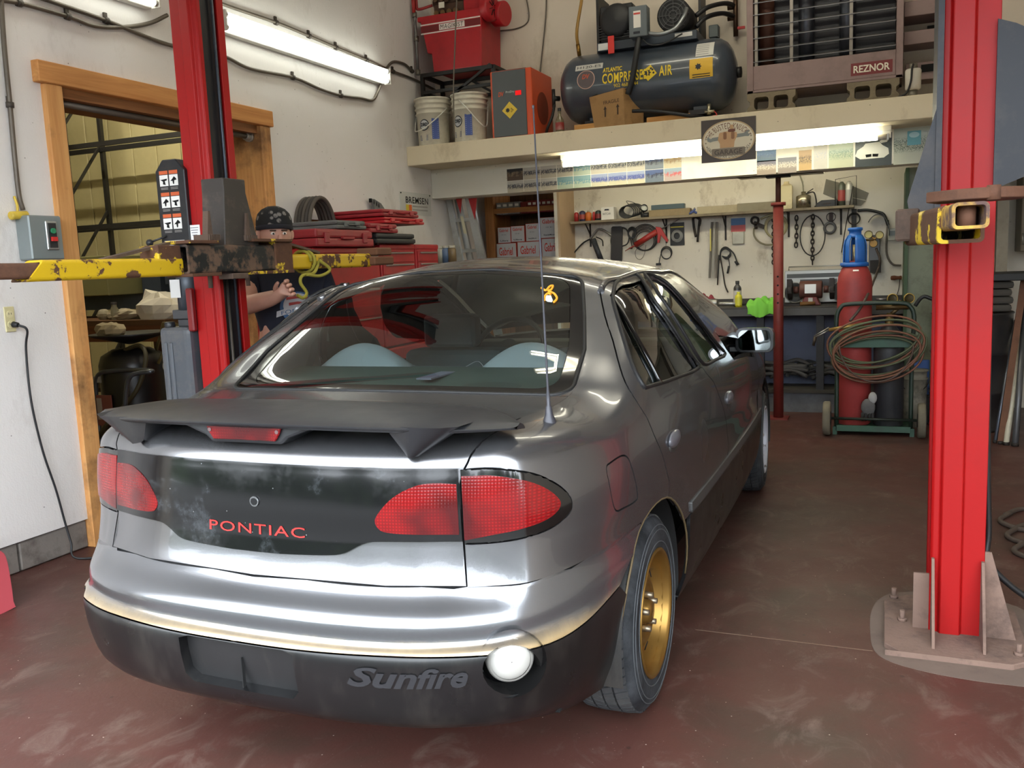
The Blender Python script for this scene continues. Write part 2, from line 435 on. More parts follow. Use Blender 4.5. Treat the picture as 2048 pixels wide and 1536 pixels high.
# concrete plinth and board under the bench
pl = MB().box(-2.2, .16, 7.78, YB, 0, .17).build('trim_5', M((104, 106, 110), .9, dirt=(58, 56, 56), bump=.2)); struct(pl, 'grey concrete footing under the workbench')
MB().box(-2.2, .16, 7.74, YB, .17, .20).build('board', M((56, 52, 46), .8), pl)
struct(MB().box(-2.2, .16, 8.10, YB, .20, .86).build('wall_under_bench', M((92, 98, 118), .75, dirt=(64, 66, 76))), 'blue-grey panel under the workbench')

# the back room seen through the timber opening
m_cream = M((196, 186, 140), .55, var=.06, dirt=(150, 138, 96), damt=.35, ds=1.2)
br = MB().box(-9, XL-.3, 6.6, 6.7, 0, 3.6).build('wall_back_room', m_cream); struct(br, 'cream ribbed metal wall of the store room beyond the opening')
x = -8.9
while x < XL-.4:
    MB().box(x, x+.275, 6.585, 6.601, 0, 3.6).build('panel', m_cream, br, bevel=.006); x += .29
struct(MB().box(-9.1, -9, YF, 6.7, 0, 3.6).build('wall_left_room', m_cream))
struct(MB().box(-9, XL-.3, 1.0, 1.1, 0, 3.6).build('wall_front_room', m_cream))
struct(MB().box(-9, XL-.3, 1.0, 6.7, 3.6, 3.7).build('ceiling_room', m_ceil))

# ================================================================ fluorescent lamps
m_fix = M((226, 224, 216), .4, dirt=(150, 140, 120), damt=.4)
m_end = M((176, 172, 164), .35, .6)
def wall_lamp(label, y0, y1, z, group='fluorescent battens'):
    t = thing('fluorescent_batten', label, 'lamp', (XL, (y0+y1)/2, z-.06), group)
    MB().box(XL+.002, XL+.055, y0, y1, z-.055, z+.055).build('housing', m_fix, t, bevel=.004)
    for dz in (-.036, .036):
        tb = MB().cyl((XL+.088, y0+.03, z+dz), (XL+.088, y1-.03, z+dz), .0165, n=12).build('tube', EMIT((240, 244, 232), TUBE_POWER), t)
        for ye, s in ((y0+.03, -1), (y1-.03, 1)):
            MB().cyl((XL+.088, ye, z+dz), (XL+.088, ye+s*.018, z+dz), .0175, n=12).build('end_cap', m_end, tb)
    for ye in (y0, y1-.014):
        MB().box(XL+.05, XL+.11, ye, ye+.014, z-.06, z+.06).build('lamp_holder', m_fix, t, bevel=.003)
wall_lamp('twin-tube lamp high on the left wall, between the red post and the back corner', 4.45, 6.38, 2.86)
wall_lamp('twin-tube lamp high on the left wall, left of the red post', 2.30, 3.93, 2.86)
t = thing('fluorescent_batten', 'single-tube lamp under the loft ledge behind the oval garage sign', 'lamp', (-1.22, 7.0, 2.1), 'fluorescent battens')
xa, xb = -2.44, .03
MB().box(xa, xb, 6.965, 7.10, 2.172, 2.206).box(xa, xb, 6.98, 6.985, 2.12, 2.18).build('housing', m_fix, t, bevel=.002)
for xe in (xa+.015, xb-.03): MB().box(xe, xe+.015, 6.955, 6.985, 2.105, 2.15).build('lamp_holder', m_end, t, bevel=.002)
tb = MB().cyl((xa+.03, 6.955, 2.128), (xb-.09, 6.955, 2.128), .019, n=12).build('tube', EMIT((248, 244, 218), TUBE_POWER*4.0), t)
MB().cyl((xb-.09, 6.955, 2.128), (xb-.03, 6.955, 2.128), .019, n=12).build('tube_end', M((190, 186, 176), .4), tb)
t = thing('fluorescent_batten', 'single-tube lamp hidden behind the picture beam over the bench', 'lamp', (-1.3, 7.52, 2.08), 'fluorescent battens')
MB().box(-2.6, -.05, 7.47, 7.57, 2.14, 2.2).build('housing', m_fix, t)
MB().cyl((-2.57, 7.52, 2.11), (-.08, 7.52, 2.11), .019, n=12).build('tube', EMIT((248, 246, 222), TUBE_POWER*1.7), t)
for nm, yy in (('nearer the bay door', 3.3), ('nearer the back wall', 5.6)):
    t = thing('fluorescent_batten', 'twin-tube lamp across the workshop ceiling, '+nm, 'lamp', (-.9, yy, 4.16), 'fluorescent battens')
    MB().box(-2.1, .3, yy-.08, yy+.08, 4.23, 4.3).build('housing', m_fix, t)
    for d in (-.045, .045): MB().cyl((-2.07, yy+d, 4.2), (.27, yy+d, 4.2), .019, n=12).build('tube', EMIT((248, 242, 220), TUBE_POWER*2.5), t)
t = thing('fluorescent_batten', 'ceiling batten of the store room beyond the opening', 'lamp', (-5.6, 4.9, 3.44), 'fluorescent battens')
MB().box(-6.4, -4.8, 4.84, 4.96, 3.48, 3.6).build('housing', m_fix, t)
MB().cyl((-6.35, 4.9, 3.45), (-4.85, 4.9, 3.45), .025).build('tube', EMIT((250, 240, 214), 105.0), t)

# ================================================================ conduits, switch box, outlet
m_con = M((108, 100, 90), .5, .5, dirt=(70, 60, 50))
def conduit(label, P, r=.011, clips=(), name='armoured_cable'):
    t = thing(name, label, 'cable', P[0])
    S = spline(P, 8)
    MB().tube(S, r, 8).build('sheath', m_con, t)
    for i in clips:
        c = V(P[i]); a = (V(P[min(i+1, len(P)-1)])-V(P[max(i-1, 0)])).normalized()
        MB().cyl(c-a*.012, c+a*.012, r*1.6, n=10).obox(c+V((-.004, 0, .024)), (.012, .02, .03)).build('clip', M((80, 74, 68), .5, .6), t)
    return t
lw = lambda px, py, d=.014: at(px, py, 0, XL+d)
conduit('grey cable along the left wall above the long lamp, dropping by the buckets', [lw(420, -8), lw(445, 8), lw(552, 45), lw(618, 72), lw(672, 95), lw(733, 120), lw(786, 143), lw(826, 158), lw(870, 180, .02)], clips=(2, 3, 4, 5, 6))
conduit('grey cable along the left wall below the long lamp, looping up at its end', [lw(296, 75), lw(340, 90), lw(441, 110), lw(500, 137), lw(586, 155), lw(640, 178), lw(682, 191), lw(720, 196), lw(745, 200), lw(757, 180, .03), lw(772, 140), lw(786, 124), lw(808, 128), lw(824, 142)], clips=(2, 4, 6, 13))
conduit('sagging grey cable at the top of the left wall feeding the near lamp', [lw(-20, -2), lw(38, 6), lw(135, 33), lw(190, 52), lw(250, 54), lw(300, 46), lw(335, 30, .05)], clips=(1, 2))
conduit('second grey cable crossing the near end of the left wall', [lw(60, -10), lw(100, 2), lw(212, 41), lw(296, 75), lw(345, 92)], clips=(2,))
conduit('grey armoured cable dropping to the switch box', [lw(2, -20), lw(4, 30), lw(10, 110), lw(20, 210), lw(30, 320), lw(38, 390), lw(46, 420)], clips=(3,))
b0, b1 = lw(28, 432, 0), lw(104, 520, 0)
sb = thing('switch_box', 'grey metal starter box with green and red buttons on the left wall', 'switch box', (XL, (b0.y+b1.y)/2, b1.z))
y0, y1, z0, z1 = b0.y, b1.y, b1.z, b0.z
MB().box(XL, XL+.09, y0, y1, z0, z1).build('case', M((132, 140, 140), .45, .3), sb, bevel=.006)
bm_ = (y0+y1)/2+.02
MB().box(XL+.09, XL+.1, bm_-.028, bm_+.035, z0+.045, z1-.025).build('cover_plate', M((184, 186, 184), .3, .7), sb, bevel=.003)
MB().box(XL+.1, XL+.104, bm_-.018, bm_+.025, z0+.055, z1-.035).build('button_plate', M((38, 38, 40), .5), sb)
MB().cyl((XL+.104, bm_+.003, z1-.072), (XL+.113, bm_+.003, z1-.072), .013).build('start_button', M((40, 130, 88), .5), sb)
MB().box(XL+.104, XL+.116, bm_-.01, bm_+.018, z0+.085, z0+.105).build('stop_button', M((200, 44, 40), .5), sb)
q = lw(36, 432, .03)
yp = thing('yellow_plug', 'yellow rubber cable connector resting on the grey switch box', 'plug', q-V((0, 0, .02)))
MB().cyl(q+V((0, -.04, 0)), q+V((0, .05, .008)), .02, .017, n=12).build('body', M((206, 176, 60), .5, dirt=(120, 100, 50)), yp, bevel=.004)
MB().tube(spline([q+V((0, .0, .015)), q+V((0, .002, .05)), q+V((-.01, .0, .09))], 5), .006, 6).build('cord', M((206, 176, 60), .5), yp)
a, b = lw(5, 614, 0), lw(32, 663, 0)
ot = thing('wall_outlet', 'ivory double outlet low on the left wall with a black plug in it', 'outlet', (XL, (a.y+b.y)/2, b.z))
MB().box(XL, XL+.006, a.y, b.y, b.z, a.z).build('cover', M((206, 196, 150), .4), ot, bevel=.003)
oy = (a.y+b.y)/2
for k in (.3, .7):
    zc = b.z+(a.z-b.z)*k
    s_ = MB().prism(circ(0, 0, .0165, 16), (XL+.006, oy, zc), Y_, Z_, .003).build('socket', M((214, 204, 160), .4), ot)
    for d in (-.006, .006): MB().box(XL+.0088, XL+.0095, oy+d-.0012, oy+d+.0012, zc-.002, zc+.007).build('slot', M((40, 34, 30), .6), s_)
pg = V((XL+.02, oy, b.z+(a.z-b.z)*.3))
cd = thing('power_cord', 'black power cord hanging from the outlet down to the floor', 'cord', (XL, oy, 0))
MB().cyl(pg, pg+V((.03, .004, -.004)), .015, .011, n=12).build('plug', M((24, 24, 26), .5), cd, bevel=.003)
MB().tube(spline([pg+V((.03, .004, -.004)), pg+V((.05, .03, -.03)), lw(52, 700, .03), lw(62, 800, .03), lw(85, 900, .03), lw(112, 980, .035), lw(130, 1045, .04), lw(142, 1085, .06), V((XL+.1, 3.02, .012)), V((XL+.25, 3.1, .008)), V((XL+.5, 3.2, .008))], 7), .0055, 8).build('cable', M((30, 31, 33), .5), cd)
# ================================================================ the car
CX, CY = -1.43, 1.59                      # car frame: X right, Y forward from the rear bumper, Z up
TAB = {0: [(.12, .262), (.035, .31), (.002, .460), (.028, .506), (.036, .552), (.096, .612), (.122, .70), (.130, .79), (.142, .87), (.152, .905), (.18, .93), (.225, .945), (.285, .953), (.36, .957)],
       1: [(.10, .25), (.035, .30), (.002, .460), (.020, .506), (.026, .552), (.046, .612), (.060, .70), (.064, .79), (.074, .87), (.085, .905), (.11, .93), (.14, .943), (.18, .95), (.22, .954)],
       2: [(.05, .20), (.015, .31), (0, .44), (0, .53), (.005, .56), (.012, .615), (.006, .70), (.008, .79), (.022, .87), (.035, .90), (.06, .928), (.10, .945), (.15, .957), (.205, .963)],
       3: [(.05, .20), (.015, .30), (0, .44), (0, .53), (.002, .56), (.004, .615), (.002, .70), (.004, .79), (.014, .88), (.026, .93), (.06, 1.0), (.108, 1.045), (.165, 1.072), (.232, 1.078)],
       4: [(.05, .20), (.015, .30), (0, .44), (0, .53), (.002, .56), (.004, .615), (.002, .70), (.004, .79), (.012, .88), (.026, .935), (.075, 1.05), (.135, 1.16), (.215, 1.24), (.35, 1.280)],
       5: [(.05, .20), (.015, .30), (0, .44), (0, .53), (.002, .56), (.004, .615), (.002, .70), (.004, .78), (.012, .87), (.026, .925), (.08, 1.06), (.145, 1.18), (.215, 1.265), (.33, 1.318)],
       6: [(.05, .20), (.015, .30), (0, .44), (0, .53), (.002, .56), (.004, .615), (.002, .69), (.004, .77), (.012, .85), (.026, .905), (.08, 1.045), (.145, 1.165), (.21, 1.25), (.29, 1.298)],
       7: [(.05, .20), (.015, .30), (0, .44), (0, .53), (.002, .56), (.004, .615), (.002, .68), (.004, .75), (.012, .82), (.026, .88), (.065, .975), (.10, 1.045), (.145, 1.09), (.20, 1.11)],
       8: [(.05, .20), (.015, .30), (0, .44), (0, .53), (.002, .56), (.004, .615), (.002, .66), (.004, .72), (.012, .78), (.022, .83), (.035, .87), (.06, .895), (.10, .91), (.17, .915)],
       9: [(.08, .20), (.02, .30), (0, .42), (0, .50), (.01, .53), (.02, .56), (.022, .60), (.03, .63), (.04, .66), (.06, .68), (.09, .70), (.13, .715), (.2, .73), (.3, .74)]}
COLS = [(0, 0, 0), (.25, .008, 0), (.43, .035, 0), (.555, .08, .1), (.65, .14, .45), (.72, .225, 1), (.765, .345, 1.4), (.79, .48, 1.72), (.808, .65, 2), (.822, .80, 2.5),
        (.833, .95, 3), (.840, 1.12, 3.5), (.845, 1.3, 4), (.848, 1.5, 4.5), (.85, 1.75, 5), (.85, 2.0, 5.5), (.85, 2.2, 6), (.848, 2.5, 6.5), (.845, 2.75, 7), (.838, 3.0, 7.6),
        (.83, 3.2, 8), (.81, 3.6, 8.3), (.775, 3.98, 8.6), (.70, 4.28, 9), (.5, 4.47, 9), (.25, 4.54, 9), (0, 4.55, 9)]
NC, NL = len(COLS), 14
P2 = np.array([c[:2] for c in COLS]); TG = np.gradient(P2, axis=0); TG[0] = (1, 0); TG[-1] = (-1, 0)
TG /= np.linalg.norm(TG, axis=1)[:, None]; NRM = np.stack([-TG[:, 1], TG[:, 0]], 1)       # inward
NET = np.zeros((NC, NL, 3))
for i, (x, y, k) in enumerate(COLS):
    k0 = min(int(k), 8); f = k-k0
    for j in range(NL):
        a, b = TAB[k0][j], TAB[k0+1][j]
        d, z = a[0]*(1-f)+b[0]*f, a[1]*(1-f)+b[1]*f
        NET[i, j] = (max(0, x+NRM[i, 0]*d), y+NRM[i, 1]*d, z)
NET[0, :, 0] = 0
for j, (d, z) in zip(range(9, 14), ((.03, .915), (.058, .955), (.10, .978), (.15, .988), (.21, .991))): NET[9, j] = (.822-d, NET[9, j, 1], z)
def cr(t):
    return np.stack([-.5*t+t*t-.5*t**3, 1-2.5*t*t+1.5*t**3, .5*t+2*t*t-1.5*t**3, -.5*t*t+.5*t**3], -1)
PADN = np.concatenate([NET[1:2]*np.array([-1, 1, 1]), NET, NET[-2:-1]*np.array([-1, 1, 1])], 0)
PADN = np.concatenate([2*PADN[:, :1]-PADN[:, 1:2], PADN, 2*PADN[:, -1:]-PADN[:, -2:-1]], 1)
def S(u, v):
    u = np.clip(np.asarray(u, float), 0, NC-1.0001); v = np.clip(np.asarray(v, float), 0, NL-1.0001)
    i, j = np.floor(u).astype(int), np.floor(v).astype(int); wu, wv = cr(u-i), cr(v-j)
    out = 0
    for a in range(4):
        for b in range(4): out = out+PADN[i+a, j+b]*(wu[..., a]*wv[..., b])[..., None]
    return out
def SN(u, v):
    e = 1e-3; u = np.asarray(u, float); v = np.asarray(v, float)
    n = np.cross(S(u+e, v)-S(u-e, v), S(u, v+e)-S(u, v-e)); return n/(np.linalg.norm(n, axis=-1)[..., None]+1e-12)
GU, GV = np.meshgrid(np.arange(0, NC-1, .04), np.arange(0, NL-1, .06), indexing='ij')
GP = S(GU, GV); GN = SN(GU, GV)
def inv(fn, tgt, mask):
    """find (u, v) whose image under fn equals tgt"""
    Q = fn(GP); dd = np.hypot(Q[..., 0]-tgt[0], Q[..., 1]-tgt[1]); dd = np.where(mask, dd, 1e9)
    i = np.unravel_index(np.argmin(dd), dd.shape); u, v = GU[i], GV[i]
    for _ in range(6):
        e = 1e-3; q = fn(S(u, v)); r = np.array([tgt[0]-q[0], tgt[1]-q[1]])
        J = np.stack([(fn(S(u+e, v))-q)/e, (fn(S(u, v+e))-q)/e], 1)
        try: st = np.linalg.solve(J, r)
        except np.linalg.LinAlgError: break
        st = np.clip(st, -.3, .3); u = float(np.clip(u+st[0], 0, NC-1.001)); v = float(np.clip(v+st[1], 0, NL-1.001))
    return u, v
_r, _u, _f, _c = (np.array(x[:]) for x in (RT, UP, FW, CAM)); _o = np.array([CX, CY, 0])
def pix(P):
    d = P+_o-_c; z = d@_f; return np.stack([1024+F_PX*(d@_r)/z, 768-F_PX*(d@_u)/z], -1)
FACE = ((_c-_o-GP)*GN).sum(-1) > 0
def seen(L): return [inv(pix, p, FACE) for p in L]          # photo outline -> outline on the body surface
SIDE = (GU > 6) & (GU < 22)
def yz(P): return P[..., 1:]
def side(L): return [inv(yz, p, SIDE) for p in L]           # (Y, Z) side elevation -> outline on the body surface
def dens(L, k=4, closed=True):
    out = []; n = len(L)
    for i in range(n if closed else n-1):
        a, b = L[i], L[(i+1) % n]
        for j in range(k): out.append((a[0]+(b[0]-a[0])*j/k, a[1]+(b[1]-a[1])*j/k))
    if not closed: out.append(L[-1])
    return out
def smooth2(L, k=4, closed=False): return [(p.x, p.y) for p in spline([V((a, b, 0)) for a, b in L], k, closed)]
def inside(poly, x, y):
    c = np.zeros(x.shape, bool); n = len(poly)
    for i in range(n):
        (x0, y0), (x1, y1) = poly[i], poly[i-1]
        if y0 == y1: continue
        c ^= ((y0 > y) != (y1 > y)) & (x < (x1-x0)*(y-y0)/(y1-y0)+x0)
    return c

def panel(name, mat, parent, outer, holes=(), off=0.0, gap=.0025, flange=.012, mirror=1, du=.14, dv=.25, post=None, both=False, surf=None):
    """piece of the body surface bounded by an outline in surface coordinates"""
    s_f, n_f = surf or (S, SN)
    us = [p[0] for p in outer]; vs = [p[1] for p in outer]
    pts = []; eds = []
    for L in [outer]+list(holes):
        k = len(pts); pts += [V(p) for p in L]; eds += [(k+i, k+(i+1) % len(L)) for i in range(len(L))]
    gu, gv = np.meshgrid(np.arange(math.floor(min(us)/du)*du, max(us)+du, du), np.arange(math.floor(min(vs)/dv)*dv, max(vs)+dv, dv))
    gu, gv = gu.ravel(), gv.ravel(); ok = inside(outer, gu, gv)
    for h in holes: ok &= ~inside(h, gu, gv)
    pts += [V((a, b)) for a, b in zip(gu[ok], gv[ok])]
    vo, _, fo = delaunay_2d_cdt(pts, eds, [], 0, 1e-5)[:3]
    A = np.array([p[:2] for p in vo]); T = np.array([f for f in fo if len(f) == 3])
    ctr = A[T].mean(1); ok = inside(outer, ctr[:, 0], ctr[:, 1])
    for h in holes: ok &= ~inside(h, ctr[:, 0], ctr[:, 1])
    T = T[ok]; used = np.unique(T); re = -np.ones(len(A), int); re[used] = np.arange(len(used)); A = A[used]; T = re[T]
    P = s_f(A[:, 0], A[:, 1]); N = n_f(A[:, 0], A[:, 1])
    P = P+N*(off(A, P) if callable(off) else off)[..., None] if callable(off) else P+N*off
    fl_ = np.cross(P[T[:, 1]]-P[T[:, 0]], P[T[:, 2]]-P[T[:, 0]]); flip = (fl_*N[T].mean(1)).sum(-1) < 0
    T[flip] = T[flip][:, ::-1]
    cnt = {}
    for t in T:
        for a, b in ((t[0], t[1]), (t[1], t[2]), (t[2], t[0])): cnt[(a, b)] = 1
    bd = [e for e in cnt if (e[1], e[0]) not in cnt]
    if gap:
        mv = np.zeros_like(P)
        for a, b in bd:
            inw = np.cross(N[a], P[b]-P[a]); l = np.linalg.norm(inw)
            if l > 1e-9: mv[a] += inw/l; mv[b] += inw/l
        l = np.linalg.norm(mv, axis=1); k = l > 1e-6; mv[k] /= l[k][:, None]
        cen = np.abs(P[:, 0]) < 1e-4
        mv[cen, 0] = 0
        if surf is None: mv[A[:, 1] > 12.96] = 0
        P = P+mv*gap
    verts = list(P); norms = list(N); faces = [tuple(t) for t in T]
    if flange:
        mp = {}; out_n = {}
        for a, b in bd:
            if abs(P[a][0]) < 1e-4 and abs(P[b][0]) < 1e-4: continue
            o_ = np.cross(P[b]-P[a], N[a]); l = np.linalg.norm(o_); o_ = o_/l if l > 1e-9 else o_
            for k in (a, b): out_n[k] = out_n.get(k, 0)+o_
        for a, b in bd:
            if abs(P[a][0]) < 1e-4 and abs(P[b][0]) < 1e-4: continue
            for k in (a, b):
                if k not in mp:
                    mp[k] = len(verts); q = P[k]-N[k]*flange; q2 = P[k]
                    nn = out_n[k]/(np.linalg.norm(out_n[k])+1e-9)
                    verts += [q2, q]; norms += [nn, nn]
            faces.append((mp[b], mp[a], mp[a]+1, mp[b]+1))
    verts = np.array(verts); norms = np.array(norms)
    if both:                                    # right half plus its mirror image as one piece
        n0 = len(verts); m2 = verts*np.array([-1, 1, 1]); nn2 = norms*np.array([-1, 1, 1])
        faces = faces+[tuple(i+n0 for i in f[::-1]) for f in faces]
        verts = np.concatenate([verts, m2]); norms = np.concatenate([norms, nn2])
    elif mirror < 0:
        verts = verts*np.array([-1, 1, 1]); norms = norms*np.array([-1, 1, 1]); faces = [f[::-1] for f in faces]
    if post: verts, norms = post(verts, norms)
    W = verts+_o-np.array(BASE[parent.name][:])
    me = bpy.data.meshes.new(name); me.from_pydata([tuple(p) for p in W], [], faces)
    me.polygons.foreach_set('use_smooth', [True]*len(faces))
    at_ = me.attributes.new('height', 'FLOAT', 'POINT'); at_.data.foreach_set('value', [float(p[2]) for p in verts])
    me.normals_split_custom_set_from_vertices([tuple(n) for n in norms])
    me.materials.append(mat)
    o = bpy.data.objects.new(name, me); col.objects.link(o); o.parent = parent; BASE[o.name] = BASE[parent.name]
    return o

# ---- car materials
def car_paint():
    t = NT('metallic_grey_paint')
    fl_ = t.noise(900, 1)
    k = t.mix(fl_, lin((92, 92, 94)), lin((126, 126, 129)))
    k = t.mix(t.math('MULTIPLY', t.ramp(t.noise(2.2, 4, .5), .4, .8), .15), k, lin((120, 116, 112)))
    t.bsdf(k, t.math('ADD', t.math('MULTIPLY', t.noise(2, 2), .08), .22), .82, .5, .5)
    return t.m
def bumper_paint():
    t = NT('worn_bumper_paint'); a = t.n('Attribute'); a.attribute_name = 'height'
    fl_ = t.noise(900, 1); k = t.mix(fl_, lin((98, 99, 102)), lin((130, 131, 135)))
    h = t.math('ADD', a.outputs['Fac'], t.math('MULTIPLY', t.math('SUBTRACT', t.noise(6, 8, .7, (1, 1, .3)), .5), .035))
    yel = t.ramp(h, .478, .512, (1, 1, 1, 1), (0, 0, 0, 1))
    k = t.mix(t.math('MULTIPLY', yel, .9), k, t.mix(t.noise(9, 6), lin((168, 140, 92)), lin((196, 172, 128))))
    me = t.math('SUBTRACT', .8, t.math('MULTIPLY', yel, .45))
    t.bsdf(k, t.math('ADD', t.math('MULTIPLY', t.noise(2, 2), .10), .20), me, .5, .6)
    return t.m
def black_plastic(rgb=(13, 13, 14), rough=.30, dust=.22):
    t = NT('weathered_black_plastic'); k = t.mix(t.noise(5, 6), lin(rgb), lin(tuple(x+10 for x in rgb)))
    k = t.mix(t.math('MULTIPLY', t.ramp(t.noise(4, 9, .72, (1, 1, .35)), .5, .72), dust), k, lin((98, 92, 84)))
    t.bsdf(k, t.math('ADD', t.math('MULTIPLY', t.noise(7, 5), .2), rough-.1), 0.0, .5, 0.0)
    return t.m
def panel_black():
    t = NT('dull_black_garnish'); k = t.mix(t.math('MULTIPLY', t.ramp(t.noise(5, 9, .75), .56, .72), .5), lin((14, 14, 16)), lin((84, 88, 92)))
    sp1 = t.ramp(t.voro(26), .03, .05, (1, 1, 1, 1), (0, 0, 0, 1))
    k = t.mix(t.math('MULTIPLY', sp1, .5), k, lin((150, 150, 150)))
    t.bsdf(k, t.math('ADD', t.math('MULTIPLY', t.ramp(t.noise(4, 8, .7), .5, .7), .22), .13), 0.0, .45, .12)
    return t.m
def lens_red(deep=1.0):
    t = NT('red_lens'); wx = t.n('TexWave', bands_direction='X'); wx.inputs['Scale'].default_value = 42; t.l(t.coord(), wx.inputs['Vector'])
    wz = t.n('TexWave', bands_direction='Z'); wz.inputs['Scale'].default_value = 42; t.l(t.coord(), wz.inputs['Vector'])
    wv = t.math('MULTIPLY', wx.outputs['Fac'], wz.outputs['Fac']); k = t.mix(wv, lin((104, 3, 8)), lin((140, 7, 12)))
    k = t.mix(t.ramp(t.noise(6, 2), .42, .62), k, lin((66, 2, 6)))
    t.bsdf(k, .16, 0.0, .45, .2, wv, .10, .002)
    return t.m
m_paint, m_bump, m_blk, m_gar, m_lens = car_paint(), bumper_paint(), black_plastic(), panel_black(), lens_red()
m_gloss = M((10, 10, 11), .12, coat=.5, var=.3)
m_rub = M((18, 18, 19), .55, var=.2)
m_trim = M((150, 150, 150), .25, .9)
m_dark = M((7, 7, 8), .9)
m_glass = GLASS((214, 230, 222)); m_sideglass = GLASS((190, 206, 196))

car = thing('car', 'silver-grey four-door sedan with black rear spoiler parked tail first', 'car', (CX, CY+2.2, 0))

# ---- outlines measured on the photograph, right half
ARCH_R, ARCH_F = (.91, .30), (3.55, .30)
arch = lambda c, r: side([(c[0]+r*math.cos(a), max(.16, c[1]+r*math.sin(a))) for a in np.linspace(-.35*0, PI, 22)])
def arch_loop(c, r):
    L = arch(c, r); return [(L[0][0], -1.0)]+L+[(L[-1][0], -1.0)]
arch_r, arch_f = arch_loop(ARCH_R, .34), arch_loop(ARCH_F, .34)
cut = seen([(924, 950), (933, 930), (948, 902), (985, 868), (1030, 841), (1085, 815)])   # trunk lid shut line on the shoulder
ucut = 3.36
cutline = [(ucut, 5.0), (ucut, 7.2)]+[(a, min(b, 13.0)) for a, b in smooth2([(ucut, 7.7)]+cut[1:5]+[(7.7, 13.0)], 6)]
ucend = cutline[-1][0]
door_c = smooth2(seen([(1198, 572), (1215, 650), (1240, 735), (1266, 792), (1300, 850), (1325, 910), (1338, 962)]), 4)      # rear door trailing edge
win_r = seen([(1226, 596), (1229, 574), (1244, 556), (1268, 546), (1304, 594), (1345, 654), (1378, 706), (1396, 736), (1350, 756), (1300, 772), (1284, 768), (1264, 728), (1245, 668), (1233, 625)])
win_f = seen([(1289, 548), (1318, 556), (1352, 584), (1390, 630), (1424, 676), (1450, 708), (1430, 720), (1407, 728), (1378, 684), (1340, 622), (1308, 575)])
door_b = smooth2(seen([(1281, 543), (1312, 588), (1350, 646), (1386, 706), (1405, 735), (1432, 775), (1450, 830), (1457, 890), (1453, 930), (1456, 955)]), 4)
fuel = smooth2(seen([(1213, 937), (1222, 925), (1242, 912), (1254, 914), (1262, 930), (1275, 988), (1270, 1003), (1246, 1017), (1234, 1022), (1227, 1010), (1220, 975)]), 4, True)
lamp_o = smooth2(seen([(931, 939), (985, 937), (1050, 944), (1104, 963), (1136, 988), (1144, 1012), (1133, 1033), (1100, 1057), (1050, 1075), (985, 1085), (930, 1088)]), 4)
lamp_o = [(ucut, lamp_o[0][1])]+lamp_o[1:-1]+[(ucut, lamp_o[-1][1])]
lens_o = smooth2(seen([(936, 952), (985, 951), (1045, 960), (1092, 978), (1118, 1002), (1112, 1022), (1088, 1040), (1045, 1056), (985, 1069), (930, 1080)]), 4)
lens_o = [(ucut+.05, lens_o[0][1])]+lens_o[1:-1]+[(ucut+.03, lens_o[-1][1])]
lens_i = smooth2(seen([(911, 968), (875, 966), (842, 969), (810, 981), (780, 1001), (760, 1024), (752, 1040), (758, 1055), (776, 1064), (830, 1068), (911, 1068)]), 4)
lens_i = [(ucut-.10, lens_i[0][1])]+lens_i[1:-1]+[(ucut-.10, lens_i[-1][1])]
gb = seen([(911, 1083), (800, 1084), (748, 1084), (722, 1091), (690, 1107), (655, 1111), (560, 1108)])
gar_o = [(0, 8.42), (1.0, 8.42), (2.0, 8.38), (ucut-.02, 8.33), (ucut-.02, gb[0][1])]+smooth2(gb[1:], 3)+[(0, gb[-1][1])]
yl = seen([(600, 1302), (780, 1314), (960, 1313), (1100, 1288), (1180, 1238), (1240, 1172)])
ywear = smooth2([(0, yl[0][1]), (.6, yl[0][1])]+[(a, b) for a, b in yl[1:]], 4)
ua_r, ua_f = arch_r[-2][0], arch_r[1][0]                    # rear and front ends of the rear wheel arch
if ua_r > ua_f: ua_r, ua_f = ua_f, ua_r
ywear = [p for p in ywear if p[0] < ua_r+1.4]
uend = 25.99

fog0 = seen([(1024+58*math.cos(a), 1340+49*math.sin(a)) for a in np.linspace(0, 2*PI, 21)[:-1]])
# ---- rear body, both halves of each piece
panel('bumper_cover', m_bump, car, dens([(0, 5.0), (ua_r+1.6, 5.0)]+ywear[::-1], 3), [arch_r, dens(fog0, 2)], both=True, du=.1, dv=.125)
pr_ = seen([(592, 1302), (592, 1398)]); pu = (pr_[0][0]+pr_[1][0])/2; pv1, pv0 = ywear[0][1]-.08, pr_[1][1]
plate = [(0, pv1), (pu-.12, pv1), (pu, pv1-.12), (pu, pv0+.12), (pu-.08, pv0), (0, pv0)]
fog = seen([(1024+58*math.cos(a), 1340+49*math.sin(a)) for a in np.linspace(0, 2*PI, 21)[:-1]])
val = panel('bumper_valance', m_blk, car, dens(ywear+[(ua_r+1.6, 0), (0, 0)], 3), [arch_r, dens(plate, 2), dens(fog, 2)], both=True, du=.1, dv=.2, gap=.0015, flange=.028)
pr_o = panel('plate_recess', black_plastic((24, 24, 25), .5, .4), val, dens([(a*1.04, b+(.05 if b > 1.5 else -.05)) for a, b in plate], 2), off=-.027, gap=0, flange=0, both=True, du=.1, dv=.2)
tl_out = [(0, 5.03)]+[(ucut, 5.03)]+cutline[1:]+[(0, 13.0)]
tl = panel('trunk_lid', m_paint, car, dens(tl_out, 2), [], both=True, du=.1, dv=.2)
panel('trunk_garnish', m_gar, tl, dens(gar_o, 3), [], off=.006, gap=.001, flange=.008, both=True, du=.1, dv=.2)
for s in (1, -1):
    panel('trunk_lamp_lens', m_lens, tl, dens(lens_i, 2), [], off=.0075, gap=0, flange=.003, mirror=s, du=.08, dv=.15)
q_out = [(ucut, 5.0), (ua_r+1.2, 5.0), (ua_r+1.2, 0), (door_c[-1][0], 0)]+door_c[::-1]
